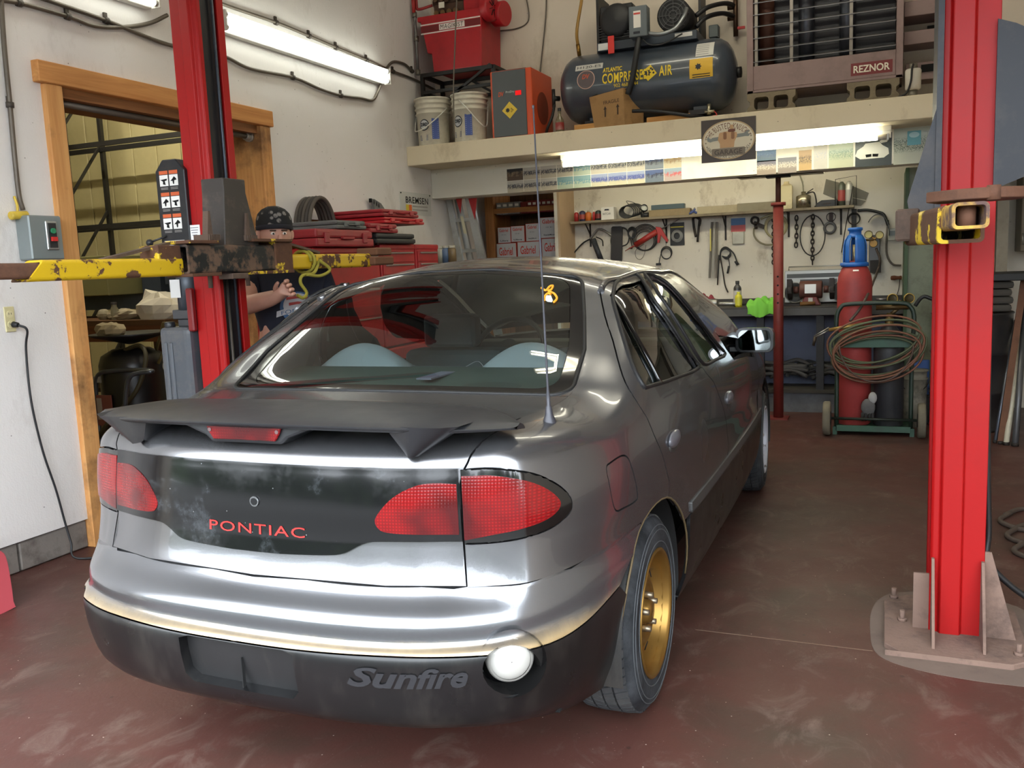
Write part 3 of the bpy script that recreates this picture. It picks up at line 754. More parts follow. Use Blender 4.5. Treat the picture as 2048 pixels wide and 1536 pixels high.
q_out += [(u, 13.0) for u in np.linspace(door_c[0][0], ucend, 14)]+cutline[::-1][1:-1]
for s in (1, -1):
    qp = panel('quarter_panel', m_paint, car, dens(q_out, 2), [arch_r, lamp_o]+([fuel] if s > 0 else []), mirror=s, du=.1, dv=.2)
    if s > 0: sub(panel('fuel_door', m_paint, qp, fuel, off=-.0005, du=.1, dv=.12), 'fuel filler flap')
    lo = panel('tail_lamp', m_gloss, car, dens(lamp_o, 2), off=.002, mirror=s, du=.1, dv=.15, flange=.02)
    panel('lens', m_lens, lo, dens(lens_o, 2), off=.005, gap=0, flange=.003, mirror=s, du=.08, dv=.15)
# ---- sides: doors, windows, sill
sill_v = 2.6
mold = 2.0
ua1, ua2 = arch_f[-2][0], arch_f[1][0]
if ua1 > ua2: ua1, ua2 = ua2, ua1
ufend = door_b[-1][0]+4.2
hinge_f = [(ufend, sill_v), (ufend+.1, 6), (ufend+.15, 9.0), (ufend+.2, 9.6)]
rd = door_c+[(door_c[-1][0], 4.0), (door_c[-1][0], sill_v)]+[(door_b[-1][0], sill_v)]+door_b[::-1]
rd += [(door_b[0][0]-.01*0+(door_c[0][0]-door_b[0][0])*t, max(12.3, 0)+.35*math.sin(PI*t)*0) for t in (.0, .5, 1.0)]
frw = [(a, min(b+.55, 12.45)) for a, b in win_f[:6]]
fd = door_b+[(ufend, sill_v), (ufend+.1, 6), (ufend+.15, 8.6), (win_f[5][0]+.55, win_f[5][1]-.3)]+frw[::-1]
def open_door(ang, hx=-.83, hy=2.96):
    c_, s_ = math.cos(ang), math.sin(ang)
    def f(vv, nn):
        d = vv-np.array([hx, hy, 0]); x = d[:, 0]*c_-d[:, 1]*s_; yv = d[:, 0]*s_+d[:, 1]*c_
        o_ = np.stack([x+hx, yv+hy, vv[:, 2]], 1); o2 = np.stack([nn[:, 0]*c_-nn[:, 1]*s_, nn[:, 0]*s_+nn[:, 1]*c_, nn[:, 2]], 1)
        return o_, o2
    return f
for s in (1, -1):
    ps = open_door(-math.radians(8)) if s < 0 else None
    d1 = panel('rear_door', m_paint, car, dens(rd, 2), [win_r, arch_r], mirror=s, du=.12, dv=.25)
    d2 = panel('front_door', m_paint, car, dens(fd, 2), [win_f], mirror=s, du=.12, dv=.25, post=ps)
    panel('window_glass', m_sideglass, d1, dens(win_r, 2), off=-.009, gap=0, flange=0, mirror=s)
    panel('window_glass', m_sideglass, d2, dens(win_f, 2), off=-.009, gap=0, flange=0, mirror=s, post=ps)
    for dd, wn, pp in ((d1, win_r, None), (d2, win_f, ps)):
        L = smooth2(wn, 3, True); cu_, cv_ = np.mean(L, 0)
        pos = S([a for a, b in L], [b for a, b in L])+SN([a for a, b in L], [b for a, b in L])*.001
        pos[:, 0] *= s
        if pp: pos, _ = pp(pos, pos)
        MB().tube([tuple(p+_o) for p in pos], .007, 6, True).build('window_seal', m_rub, dd)
    bp = [door_b[i] for i in range(0, 17, 2)]
    wr_in = [inv(pix, p, FACE) for p in ((1268, 546), (1304, 594), (1345, 654), (1378, 706), (1396, 736))]
    panel('pillar_cover', m_gloss, d1, dens(wr_in+[(b[0]-.02, b[1]) for b in door_b[0:17:4]][::-1], 2), off=.002, gap=.001, flange=.004, mirror=s, du=.08)
    dv_ = seen([(1224, 590), (1248, 628), (1272, 672), (1298, 720), (1322, 768)])
    pos = S([a for a, b in dv_], [b for a, b in dv_]); pos[:, 0] *= s
    MB().tube(spline([tuple(p+_o) for p in pos], 4), .008, 6).build('window_divider', m_gloss, d1)
    # sill and lower cladding
    si = [(ua_f, sill_v), (ua1, sill_v), (ua1, 0), (ua_f, 0)]
    panel('rocker_panel', m_blk, car, dens(si, 6), [arch_r, arch_f], off=.002, mirror=s, gap=.0015)
    mo = [(ua_f+.12, sill_v+.05), (ua1-.1, sill_v+.05), (ua1-.1, sill_v+.6), (ua_f+.12, sill_v+.6)]
    if s > 0: panel('side_moulding', M((92, 92, 92), .35, .6), car, dens(mo, 5), off=.007, gap=0, mirror=s)
    fe = [(ufend, sill_v), (ufend+.1, 6), (ufend+.15, 8.6), (ufend+.25, 9.4), (ufend+.6, 10.3), (20.2, 13.0), (uend, 13.0), (uend, 0), (ua1, 0), (ua1, sill_v)]
    panel('front_fender', m_paint, car, dens(fe, 3), [arch_f], mirror=s, du=.2, dv=.4)
    # inner shell behind the shut lines
    sh = [(0, 4.2), (uend, 4.2), (uend, 9.3), (ufend+.3, 9.2)]+[(win_f[5][0]+.4, win_f[5][1]-.3)]+[(a-.02, b-.25) for a, b in win_f[6:8]]+[(door_b[17][0], 9.2)]+[(a, b-.25) for a, b in (win_r[7], win_r[8], win_r[9])]+[(a-.3, b) for a, b in win_r[10:]]+[(win_r[0][0]-.3, win_r[0][1]), (win_r[1][0]-.35, 12.4), (win_r[2][0]-.2, 12.95), (ucend+1, 12.95), (0, 12.95)]
    panel('inner_shell', m_dark, car, dens(sh, 3), [arch_r, arch_f], off=-.016, gap=0, flange=0, mirror=s, du=.25, dv=.4)

# ---- top surfaces: deck, rear window, roof, windscreen, bonnet (lofted between the two shoulder lines)
TE = S(np.linspace(0, uend, 400), np.full(400, 12.999)); TU = np.linspace(0, uend, 400)
k0 = int(np.argmax(TU > 5.4))
TY, TX, TZ = TE[k0:, 1], TE[k0:, 0], TE[k0:, 2]
order = np.argsort(TY); TY, TX, TZ = TY[order], TX[order], TZ[order]
YA = [.30, .50, .76, .95, 1.15, 1.32, 1.6, 2.0, 2.25, 2.5, 2.8, 3.05, 3.3, 3.8, 4.25]
CR = [.004, .006, .004, .022, .040, .050, .060, .062, .060, .060, .05, .035, .03, .04, .06]
BW = [.03, .015, .0, .0, .0, -.02, .0, .0, .03, .08, .12, .12, .06, .03, .1]
def top(yv, wv):
    yv = np.asarray(yv, float); wv = np.asarray(wv, float)
    x, z = np.interp(yv, TY, TX), np.interp(yv, TY, TZ); f = 1-wv*wv
    return np.stack([wv*x, yv-np.interp(yv, YA, BW)*f*(-1 if False else 1)*np.where(yv < 1.0, 1, -1), z+np.interp(yv, YA, CR)*f*(1+.25*wv*wv)], -1)
def topn(yv, wv):
    e = 4e-3; a = top(np.asarray(yv)+3*e, wv)-top(np.asarray(yv)-3*e, wv); b = top(yv, np.asarray(wv)+e)-top(yv, np.asarray(wv)-e)
    n = np.cross(b, a); n /= np.linalg.norm(n, axis=-1)[..., None]; return n
TOP = (top, topn)
def tpanel(name, mat, parent, y0, y1, w1=.985, r=None, holes=(), **kw):
    out = [(y0, -w1)]+[(y0+(y1-y0)*t, -w1) for t in np.linspace(.02, .98, 20)]+[(y1, w) for w in np.linspace(-w1, w1, 24)]+[(y0+(y1-y0)*t, w1) for t in np.linspace(.98, .02, 20)]+[(y0, w) for w in np.linspace(w1, -w1, 24)][:-1]
    return panel(name, mat, parent, out if r is None else r, holes, surf=TOP, du=.035, dv=.07, **kw)
GY0, GY1 = .755, 1.33
tpanel('deck', m_paint, tl, .335, GY0-.006, 1.0, gap=.001)
def grr(y0, y1, w, r, rw): return [(p[0], p[1]) for p in [(y0+(y1-y0)*((a+1)/2), b*w) for a, b in [(q[0], q[1]) for q in [(x, yy) for x, yy in rr2(r, rw)]]]]
def rr2(r, rw):
    P = []
    for cx, cyy, a in ((1-r, 1-rw, 0), (-1+r, 1-rw, 90), (-1+r, -1+rw, 180), (1-r, -1+rw, 270)):
        P += [(cx+r*math.cos(math.radians(a+15*i)), cyy+rw*math.sin(math.radians(a+15*i))) for i in range(7)]
    return P
ro = grr(GY0, GY1, .985, .24, .10); ri = grr(GY0+.045, GY1-.035, .895, .24, .12)
rw_ = panel('rear_window', m_glass, car, dens(ri, 3), (), off=-.002, gap=0, flange=0, surf=TOP, du=.03, dv=.06)
panel('frit_band', M((9, 9, 10), .08, coat=.6, var=.2), rw_, dens(ro, 3), [dens(ri, 3)], off=-.0015, gap=.002, flange=.004, surf=TOP, du=.03, dv=.06)
L = dens(ro, 3); pos = top([a for a, b in L], [b for a, b in L]); MB().tube([tuple(p+_o) for p in pos], .006, 6, True).build('rubber_seal', m_rub, rw_)
corner = panel('window_surround', m_paint, car, [(GY0-.004, w) for w in np.linspace(-1, 1, 30)]+[(yv, 1.0) for yv in np.linspace(GY0, GY1, 16)[1:]]+[(GY1, w) for w in np.linspace(1, -1, 30)[1:]]+[(yv, -1.0) for yv in np.linspace(GY1, GY0, 16)[1:-1]], [dens(ro, 3)], surf=TOP, du=.04, dv=.08, gap=0, flange=.004)
tpanel('roof', m_paint, car, GY1+.001, 2.24, 1.0, gap=0, flange=.004)
tpanel('windscreen', m_glass, car, 2.245, 3.03, .97, gap=0, flange=0)
tpanel('bonnet', m_paint, car, 3.1, 4.22, .985)
# roof rail drip line and A-pillars
for s in (1, -1):
    P = S(np.linspace(door_c[0][0]-.2, 20.0, 40), np.full(40, 12.6)); P[:, 0] *= s
    MB().tube([tuple(p+_o) for p in P], .012, 8).build('roof_rail', m_paint, car)
    fs_ = sorted(frw); lowv = lambda u: float(np.interp(u, [door_b[0][0]]+[p[0] for p in fs_]+[20.3], [12.25]+[p[1] for p in fs_]+[9.6]))
    rail = [(u, lowv(u)-.02) for u in np.linspace(door_c[0][0], 20.3, 40)]+[(u, 13.0) for u in np.linspace(20.3, door_c[0][0], 26)]
    panel('roof_side', m_paint, car, rail, mirror=s, gap=0, flange=.003, du=.2, dv=.2)
# bottom closing and floor pan
MB().box(CX-.70, CX+.70, CY+.35, CY+4.2, .24, .30).build('floor_pan', m_dark, car)
MB().box(CX-.55, CX+.55, CY+1.2, CY+4.4, .26, .34).build('underbody', m_dark, car)
# ---- wheels
def tyre_mat():
    t = NT('dusty_tyre'); k = t.mix(t.ramp(t.noise(9, 9, .7), .4, .75), lin((28, 30, 33)), lin((66, 69, 73)))
    t.bsdf(k, .75, 0.0, .3, 0.0, t.noise(90, 4), .3, .002); return t.m
m_tyre = tyre_mat()
m_gold = CHIP((146, 112, 56), (120, 96, 60), (84, 66, 46), .62, .68, 12, .34, metal=.75)
m_white = CHIP((188, 192, 204), (120, 108, 96), (60, 54, 50), .58, .63, 10, .4, metal=.2)
m_nut = M((150, 138, 118), .35, .8)
def wheel(name, X, Yc, rim_mat, steer=0.0):
    s = 1 if X > 0 else -1; R, hw = .295, .0975
    o = V((CX+X, CY+Yc, R)); ax = V((s*math.cos(steer), math.sin(steer)*1, 0)); ty = Z_.cross(ax)
    w_ = MB().lathe(o, [(.186, -.004), (.192, .0), (.200, .002), (.235, .004), (.262, -.002), (.279, -.012), (.288, -.024), (.2885, -.06), (.2885, -.135), (.288, -.171), (.279, -.183), (.235, -.197), (.192, -.195), (.186, -.19)], ax, 56)
    ob = w_.build(name, m_tyre, car)
    tr = MB(); n = 64
    for i in range(n):
        for j, (h0, h1, sk) in enumerate(((-.022, -.058, .5), (-.064, -.094, .5), (-.100, -.130, -.5), (-.136, -.172, -.5))):
            vs = []
            for r_ in (.284, .2955):
                for hh, f in ((h0, 0), (h1, 1)):
                    for e in (0.06, .86):
                        a = 2*PI*(i+e+(j % 2)*.4+sk*(f-.5)*.9)/n
                        rr_ = r_-(.004 if (j in (0, 3) and ((j == 0) == (f == 0))) and r_ > .29 else 0)
                        vs.append(o+ax*hh+(ty*math.cos(a)+Z_*math.sin(a))*rr_)
            tr.add(vs, [(0, 1, 3, 2), (4, 6, 7, 5), (0, 4, 5, 1), (2, 3, 7, 6), (0, 2, 6, 4), (1, 5, 7, 3)])
    q = tr.build('tread', M((44, 46, 50), .8, var=.3, dirt=(92, 90, 86), damt=.5), ob); q['kind'] = 'stuff'
    rm = MB().lathe(o, [(.192, -.002), (.1935, .002), (.190, .006), (.184, .004), (.180, -.006), (.176, -.02), (.170, -.045), (.160, -.06), (.150, -.066), (.138, -.060), (.120, -.044), (.098, -.030), (.088, -.026), (.080, -.034), (.058, -.040), (.052, -.036), (.036, -.036), (.034, -.02), (.030, -.012), (.001, -.010)], ax, 48)
    rm = rm.lathe(o, [(.176, -.02), (.170, -.1), (.178, -.18)], ax, 32).build('rim', rim_mat, ob)
    for i in range(5):
        a = 2*PI*i/5+.3; c = o+(ty*math.cos(a)+Z_*math.sin(a))*.052
        MB().cyl(c-ax*.042, c-ax*.008, .011, .009, 6).build('lug_nut', m_nut, rm)
    for i in range(10):
        a = 2*PI*i/10; c = o+(ty*math.cos(a)+Z_*math.sin(a))*.136-ax*.049; er = (ty*math.cos(a)+Z_*math.sin(a)); et = ax.cross(er)
        MB().prism(rrect(-.008, .008, -.016, .016, .006), c+ax*.004+er*0, (er*.93-ax*.36).normalized(), et, .003).build('vent_slot', m_dark, rm)
    for rr_, hh in ((.212, .0035), (.248, .0025), (.262, -.0005)): MB().tube([o+ax*hh+(ty*math.cos(a)+Z_*math.sin(a))*rr_ for a in np.linspace(0, 2*PI, 57)[:-1]], .0018, 5, True).build('sidewall_ring', M((74, 77, 80), .7), ob)
    bk = MB().cyl(o-ax*.075, o-ax*.1, .135, n=32).build('brake_drum', M((52, 40, 34), .8), ob)
wheel('rear_wheel', .81, .91, m_gold); wheel('rear_wheel', -.81, .91, m_gold)
wheel('front_wheel', .81, 3.55, m_white, .05); wheel('front_wheel', -.81, 3.55, m_white, .05)
for s in (1, -1):                                   # wheel-house liners
    for c in (ARCH_R, ARCH_F):
        rows = []
        for X in (.802 if c is ARCH_R else .80, .52):
            rows.append([V((CX+s*X, CY+c[0]+.352*math.cos(a), c[1]+.352*math.sin(a))) for a in np.linspace(-.25, PI+.25, 30)])
        MB().sheet(rows).add([V((CX+s*.52, CY+c[0]+.352*math.cos(a), c[1]+.352*math.sin(a))) for a in np.linspace(-.25, PI+.25, 30)], [tuple(range(30))]).build('wheel_liner', black_plastic((22, 22, 22), .6, .3), car)
    # gold dirt-stained arch lip on the rear quarter
    P = [p for p in arch_r[1:-1]]; pos = S([a for a, b in P], [b for a, b in P]); pos[:, 0] = s*(pos[:, 0]-.002)
    MB().tube([tuple(p+_o) for p in pos], .0035, 6).build('arch_lip', M((98, 84, 58), .6, .2, dirt=(70, 60, 42)), car)

# ---- rear fascia details
def sx(u, v, lift=0.0):
    s = -1 if u < 0 else 1; p = S(abs(u), v)+SN(abs(u), v)*lift
    return V((s*p[0]+CX, p[1]+CY, p[2]))
ul = inv(pix, (613, 1068), FACE); zt = ul[1]
text('PONTIAC', (0, 0, 0), X_, Z_, 1, 1, M((214, 44, 40), .35), tl, bold=.0, name='lettering', space=1.12, fn=lambda a, b: sx(a*2*ul[0], zt+.04+b*.28, .0075), label='red PONTIAC lettering')
k_ = sx(0, inv(pix, (505, 1001), FACE)[1], .006)
MB().cyl(k_, k_-Y_*.004, .013, n=16).build('key_cylinder', M((150, 152, 154), .25, .9), tl)
MB().cyl(k_-Y_*.004, k_-Y_*.0055, .009, n=16).build('key_slot', m_dark, tl)
sl, sr = inv(pix, (692, 1345), FACE), inv(pix, (936, 1347), FACE)
m_emb = M((52, 53, 56), .28, .3)
text('Sunfire', (0, 0, 0), X_, Z_, 1, 1, m_emb, val, bold=.03, shear=.35, fn=lambda a, b: sx(sl[0]+(sr[0]-sl[0])*(a+.5), sl[1]+(sr[1]-sl[1])*(a+.5)+b*.36-.03, .003), label='raised Sunfire lettering')
MB().box(CX-.0015, CX+.0015, CY+.026, CY+.036, .34, .43).build('centre_rib', m_dark, pr_o)
for s in (1, -1):
    fu, fv = np.mean(fog0, 0); n0 = SN(fu, fv); n_ = V((s*(n0[0]*.8), n0[1]*.8-.25, 0)).normalized(); o = sx(fu, fv, -.012 if s > 0 else -.034); o.x = CX+s*(o.x-CX)
    fgl = MB().lathe(o-n_*.03, [(.082, .034), (.080, .026), (.072, .010), (.066, -.02), (.001, -.022)], n_, 36).build('fog_lamp_bowl', m_gloss, val)
    c = o-n_*.008+V((0, 0, .004))
    if s > 0:
        MB().lathe(c, [(.056, -.03), (.056, -.006), (.052, .0), (.047, .002)], n_, 36).build('bezel', M((168, 166, 160), .3, .4), fgl)
        MB().lathe(c, [(.048, -.002), (.042, .004), (.03, .009), (.012, .012), (.001, .0125)], n_, 36).build('lens', M((176, 174, 168), .1, coat=.6, var=.04), fgl)
    else:
        MB().lathe(c, [(.055, -.03), (.055, -.005), (.045, .0), (.001, .002)], n_, 30).build('lens', M((60, 62, 66), .2), fgl)

# ---- spoiler
def sec(x):
    a = abs(x)/.65; tip = max(0, (a-.72)/.28)
    yr = .118+.05*a*a+.10*tip**1.6; yf = .44-.02*a*a-.10*tip**2
    zr = .992-.004*a-.014*tip; zf = 1.006-.006*a-.028*tip**1.5; th = .024*(1-.75*tip)
    up = [(yr, zr), (yr+.02, zr+.006), (yr+(yf-yr)*.35, zr*.65+zf*.35+.010), (yr+(yf-yr)*.7, zr*.3+zf*.7+.006), (yf, zf-.004)]
    dn = [(yf, zf-.010), (yr+(yf-yr)*.7, zr*.3+zf*.7-th), (yr+(yf-yr)*.35, zr*.65+zf*.35-th*1.1), (yr+.015, zr-th*.75), (yr, zr-.006)]
    return [V((CX+x, CY+a_, b_)) for a_, b_ in up+dn]
xs = np.concatenate([np.linspace(-.65, -.5, 9), np.linspace(-.45, .45, 15), np.linspace(.5, .65, 9)])
rows = [sec(x) for x in xs]; rows = [r+[r[0]] for r in rows]
m_spo = black_plastic((28, 29, 32), .42, .2)
spo = MB().sheet(rows).add(rows[0][:-1], [tuple(range(10))]).add(rows[-1][:-1], [tuple(range(10))]).build('spoiler', m_spo, car, subd=1)
for s in (-1, 1):                                   # swept feet
    rws = []
    for t in np.linspace(0, 1, 7):
        z = .992-(.992-.915)*t; x0 = .57-.13*t; x1 = .36+.045*t; yr = .128+.025*t; yf = .42-.06*t
        rws.append([V((CX+s*x, CY+y_, z)) for x, y_ in ((x1, yr+.03), ((x0+x1)/2, yr-.0), (x0, yr+.025), (x0-.02, (yr+yf)/2), (x0-.05, yf), (x1+.02, yf-.01), (x1-.005, (yr+yf)/2), (x1, yr+.03))])
    MB().sheet(rws).build('foot', m_spo, spo, subd=1)
hb = MB().prism([(-.22, 0), (-.125, -.034), (-.105, -.050), (.105, -.050), (.125, -.034), (.22, 0)], (CX-.03, CY+.145, .986), X_, Z_, -.20)
hb.build('brake_light_pod', m_spo, spo, bevel=.006, seg=2)
cl = MB().prism([(-.116, .0), (-.108, -.018), (-.095, -.036), (.095, -.036), (.108, -.018), (.116, .0)], (CX-.03, CY+.143, .981), X_, Z_, .006).build('brake_light_lens', m_lens, spo, bevel=.002)
for d in (-.103, .103): MB().cyl((CX-.03+d, CY+.138, .969), (CX-.03+d, CY+.135, .969), .005, n=10).build('screw', M((120, 96, 96), .4, .6), cl)

# ---- antenna, mirror, handles, badge
b_ = sx(*inv(pix, (1099, 842), FACE))
an = MB().lathe(b_-Z_*.008, [(.019, 0), (.016, .012), (.010, .026), (.008, .045), (.005, .048), (.005, .075), (.0032, .09), (.0026, .35), (.0018, .775), (.003, .777), (.003, .784), (.0005, .785)], V((-.012, -.01, 1)), 12).build('antenna', M((58, 58, 64), .4, .2), car)
mo = V((CX+.868, CY+2.70, .945))
mr = MB().prism(rrect(-.09, .085, -.058, .058, .03, 5), mo, X_, V((0, .05, 1)), -.07).build('door_mirror', M((16, 17, 19), .25, coat=.3), car, bevel=.008, seg=2)
MB().prism(rrect(-.076, .072, -.047, .047, .024, 5), mo-Y_*.0005, X_, V((0, .05, 1)), .002).build('mirror_glass', M((128, 134, 134), .03, 1.0, var=0), mr)
MB().obox(mo+V((-.09, .05, -.045)), (.10, .06, .04), (.9, .3, 0), (-.3, .9, 0)).build('mirror_stalk', M((16, 17, 19), .3), mr, bevel=.01)
for pxy, cu in (((1348, 877), 'rear'), ((1458, 795), 'front')):
    u0, v0 = inv(pix, pxy, FACE)
    for s in (1, -1):
        if s < 0 and cu == 'front': continue
        p = sx(u0, v0, .002); p.x = CX+s*(p.x-CX)
        h = MB().ball(p, 1, 16, (.012, .075, .026)).build('door_handle', M((104, 105, 112), .3, .3, coat=.3), car)
        MB().ball(p-V((s*.004, 0, .02)), 1, 14, (.008, .065, .022)).build('handle_cup', M((52, 52, 50), .5), h)
ub, vb = inv(pix, (1504, 832), FACE)
text('Sunfire', (0, 0, 0), X_, Z_, 1, 1, m_trim, car, name='side_badge', bold=.02, shear=.3, fn=lambda a, b: sx(ub+a*.75, vb+b*.34, .003), label='chrome side lettering')

# ---- interior
m_grey = M((96, 104, 112), .85, var=.1, bump=.2, bs=300); m_lgrey = M((172, 174, 188), .85, var=.06); m_dash = M((44, 48, 50), .7)
it = MB()
def cbox(name, mat, x0, x1, y0, y1, z0, z1, bev=.03, parent=None): return MB().box(CX+x0, CX+x1, CY+y0, CY+y1, z0, z1).build(name, mat, parent or car, bevel=bev, seg=3)
MB().sheet([[V((CX+x, CY+y_, z)) for x in (-.60, -.3, 0, .3, .60)] for y_, z in ((.66, .940), (.9, .968), (1.16, .996), (1.19, .98))]).build('parcel_shelf', M((92, 106, 104), .85, var=.1), car, solid=.012)
for X in (-.27, .30): MB().ball((CX+X, CY+.92, .972), 1, 20, (.11, .075, .010)).build('speaker_cover', M((78, 90, 90), .8), car)
rs = cbox('rear_seat', m_grey, -.60, .60, 1.17, 1.34, .45, .99, .06)
cbox('rear_bench', m_grey, -.62, .62, 1.3, 1.8, .33, .50, .06, rs)
for X in (-.36, .31):
    rows = []
    for yy in np.linspace(-1, 1, 9):
        rows.append([V((CX+X+.185*xx, CY+1.24+.06*yy, .985+.095*max(0, math.cos(xx*PI/2))**.8*math.sqrt(max(0, 1-yy*yy)))) for xx in np.linspace(-1, 1, 19)])
    MB().sheet(rows).build('headrest', m_lgrey, rs)
for X in (-.36, .36):
    fs = cbox('front_seat', m_grey, X-.25, X+.25, 1.95, 2.12, .45, .98, .05); cbox('cushion', m_grey, X-.25, X+.25, 2.0, 2.5, .33, .50, .05, fs)
    cbox('headrest', m_grey, X-.13, X+.13, 1.93, 2.02, .99, 1.14, .035, fs)
cbox('dashboard', m_dash, -.72, .72, 2.85, 3.1, .62, .93, .05)
ca, cb = V((CX-.36, CY+2.62, .90)), V((0, -.85, .5)).normalized()
swx = X_; swy = cb.cross(swx)
st = MB().tube([ca+(swx*math.cos(a)+swy*math.sin(a))*.19 for a in np.linspace(0, 2*PI, 37)[:-1]], .014, 8, True).bar(ca-swx*.18, ca+swx*.18, .05, .02, cb).bar(ca, ca-swy*.18, .05, .02, cb).cyl(ca-cb*.02, ca+cb*.03, .06).build('steering_wheel', m_dash, car)
MB().tube(spline([(CX+.10, CY+1.15, 1.005), (CX+.13, CY+1.18, 1.02), (CX+.17, CY+1.15, 1.003)], 5), .001).build('shelf_cord', m_lgrey, car)
cbox('shelf_flap', M((150, 142, 170), .8), .03, .085, .92, 1.12, .99, .995, 0)
# red strip on the shelf imitates the brake light's reflection in the rear window
cbox('brake_light_reflection', M((150, 20, 20), .3), -.16, .03, .80, .815, .960, .975, 0)
# window sticker: gold stag-head outline
gs = seen([(1085, 575), (1112, 605)])
def on_glass(px, py):
    tgt = np.array([px, py]); best = None; yv, wv = 1.2, .8
    for _ in range(20):
        q = pix(top(yv, wv)); r = tgt-q
        J = np.stack([(pix(top(yv+1e-3, wv))-q)/1e-3, (pix(top(yv, wv+1e-3))-q)/1e-3], 1); d = np.clip(np.linalg.solve(J, r), -.1, .1); yv += d[0]; wv += d[1]
    return tuple(top(yv, wv)+topn(yv, wv)*.003+_o)
m_or = M((240, 160, 40), .5)
stk = MB().tube(spline([on_glass(*p) for p in ((1083, 577), (1092, 582), (1100, 574), (1106, 573), (1103, 580), (1097, 583), (1104, 586), (1110, 590), (1114, 598), (1110, 604), (1107, 606))], 4), .004, 6)
stk.tube(spline([on_glass(*p) for p in ((1089, 602), (1090, 594), (1096, 588), (1102, 590))], 4), .004, 6).build('window_sticker', m_or, rw_)
MB().add([on_glass(*p) for p in ((1091, 592), (1102, 592), (1106, 602), (1104, 606), (1095, 605), (1090, 601))], [tuple(range(6))]).build('sticker_patch', M((200, 206, 200), .6), rw_)
# ================================================================ two-post lift
m_red = M((162, 14, 15), .46, var=.08, dirt=(130, 26, 26), damt=.4, ds=3, spec=.3)
m_redw = CHIP((204, 42, 40), (120, 92, 76), (86, 62, 52), .66, .72, 5, .4)
m_lblack = M((26, 28, 32), .4, dirt=(62, 54, 48), damt=.5)
m_navy = M((27, 30, 39), .5, dirt=(84, 74, 66), damt=.5)
m_rust = M((104, 70, 52), .85, var=.3, dirt=(66, 46, 38), damt=.8, ds=9, bump=.4)
m_rustd = M((92, 74, 62), .85, var=.3, dirt=(58, 48, 42), damt=.8, ds=9, bump=.4)
m_yel = CHIP((214, 176, 30), (104, 68, 46), (66, 46, 36), .525, .55, 11, .42)
m_yel2 = CHIP((222, 188, 40), (104, 68, 46), (66, 46, 36), .43, .46, 8, .42)
m_chipblk = CHIP((24, 26, 28), (112, 88, 70), (86, 68, 56), .47, .56, 12, .45)
m_dust = M((128, 104, 92), .95, var=.2, dirt=(60, 50, 46), damt=.8, ds=5, bump=.5)
def column(parent, x0, x1, y0, y1, z0, z1, open_dir, mat):
    """folded C-section; web on the outer side, lips towards open_dir"""
    d = open_dir; w = x1-x0; xo, xi = (x0, x1) if d > 0 else (x1, x0); s = d; th = .012
    prof = [(xo, y0+.03), (xo, y0+.012), (xo+s*w*.40, y0+.014), (xo+s*w*.44, y0), (xi-s*.034, y0), (xi-s*.026, y0+.014), (xi-s*.008, y0+.016), (xi, y0+.024), (xi, y0+.045), (xi-s*th, y0+.045), (xi-s*th, y0+.03),
            (xo+s*.03, y0+.03), (xo+s*.012, y0+.045), (xo+s*.012, y1-.045), (xo+s*.03, y1-.03), (xi-s*th, y1-.03), (xi-s*th, y1-.045), (xi, y1-.045), (xi, y1), (xo, y1)]
    return MB().prism(prof, (0, 0, z0), X_, Y_, z1-z0).build('column', mat, parent, bevel=.002)
# --- left post
LX0, LX1, LY0, LY1 = -2.91, -2.765, 3.25, 3.45
lp = thing('lift_post', 'red steel lift post on the left, with power unit and yellow arms', 'car lift', (-2.79, 3.38, 0), 'posts of the car lift')
column(lp, LX0, LX1, LY0, LY1, 0, 3.9, 1, m_red)
MB().box(LX0+.04, LX1-.02, LY0+.05, LY1-.05, .02, 3.9).build('inner_cover', m_lblack, lp)
MB().cyl((LX1-.005, LY0+.13, .1), (LX1-.005, LY0+.13, 3.9), .007).build('lift_cable', M((70, 76, 86), .4, .6), lp)
MB().cyl((LX1-.006, LY0+.075, .1), (LX1-.006, LY0+.075, 1.36), .007).build('latch_rod', M((86, 80, 74), .5, .6), lp)
MB().box(-2.98, -2.6, 3.15, 3.62, 0, .015).build('base_plate', m_dust, lp, bevel=.003)
# carriage
cr_ = MB().prism([(-.075, 0), (.075, 0), (.075, -.06), (.16, -.36), (.16, -.42), (-.10, -.42), (-.10, -.36), (-.075, -.06)], (LX1+.005, 3.27, 1.78), Y_, Z_, .125)
cr_.build('carriage_web', M((58, 52, 48), .6, dirt=(110, 92, 78), damt=.7, ds=6), lp, bevel=.004)
rows = []
def rtube(mb, a, b, w, h, th, r=.014, up=(0, 0, 1)):
    """hollow rectangular tube with an open end"""
    a, b = V(a), V(b); d = (b-a).normalized(); u = V(up); x = d.cross(u).normalized(); u = x.cross(d)
    o_ = rrect(-w/2, w/2, -h/2, h/2, r); i_ = rrect(-w/2+th, w/2-th, -h/2+th, h/2-th, r*.6)
    ring = lambda P, c: [c+x*p[0]+u*p[1] for p in P]; n = len(o_)
    vs = ring(o_, a)+ring(o_, b)+ring(i_, b)+ring(i_, a); fs = []
    for q in range(4):
        p0, p1 = q*n, ((q+1) % 4)*n
        fs += [(p0+i, p0+(i+1) % n, p1+(i+1) % n, p1+i) for i in range(n)]
    return mb.add(vs, fs)
ct = rtube(MB(), (-2.665, 2.93, 1.425), (-2.665, 3.50, 1.425), .085, .125, .010).build('carriage_tube', m_chipblk, lp)
for ya, yb, za in ((2.92, 3.10, 1.490), (2.92, 3.10, 1.352), (3.33, 3.62, 1.500), (3.33, 3.62, 1.352)):
    MB().box(-2.74, -2.60, ya, yb, za, za+.014).build('pivot_plate', m_yel2, lp, bevel=.002)
MB().box(-2.74, -2.615, 3.50, 3.635, 1.36, 1.505).build('pivot_block', m_yel2, lp, bevel=.004)
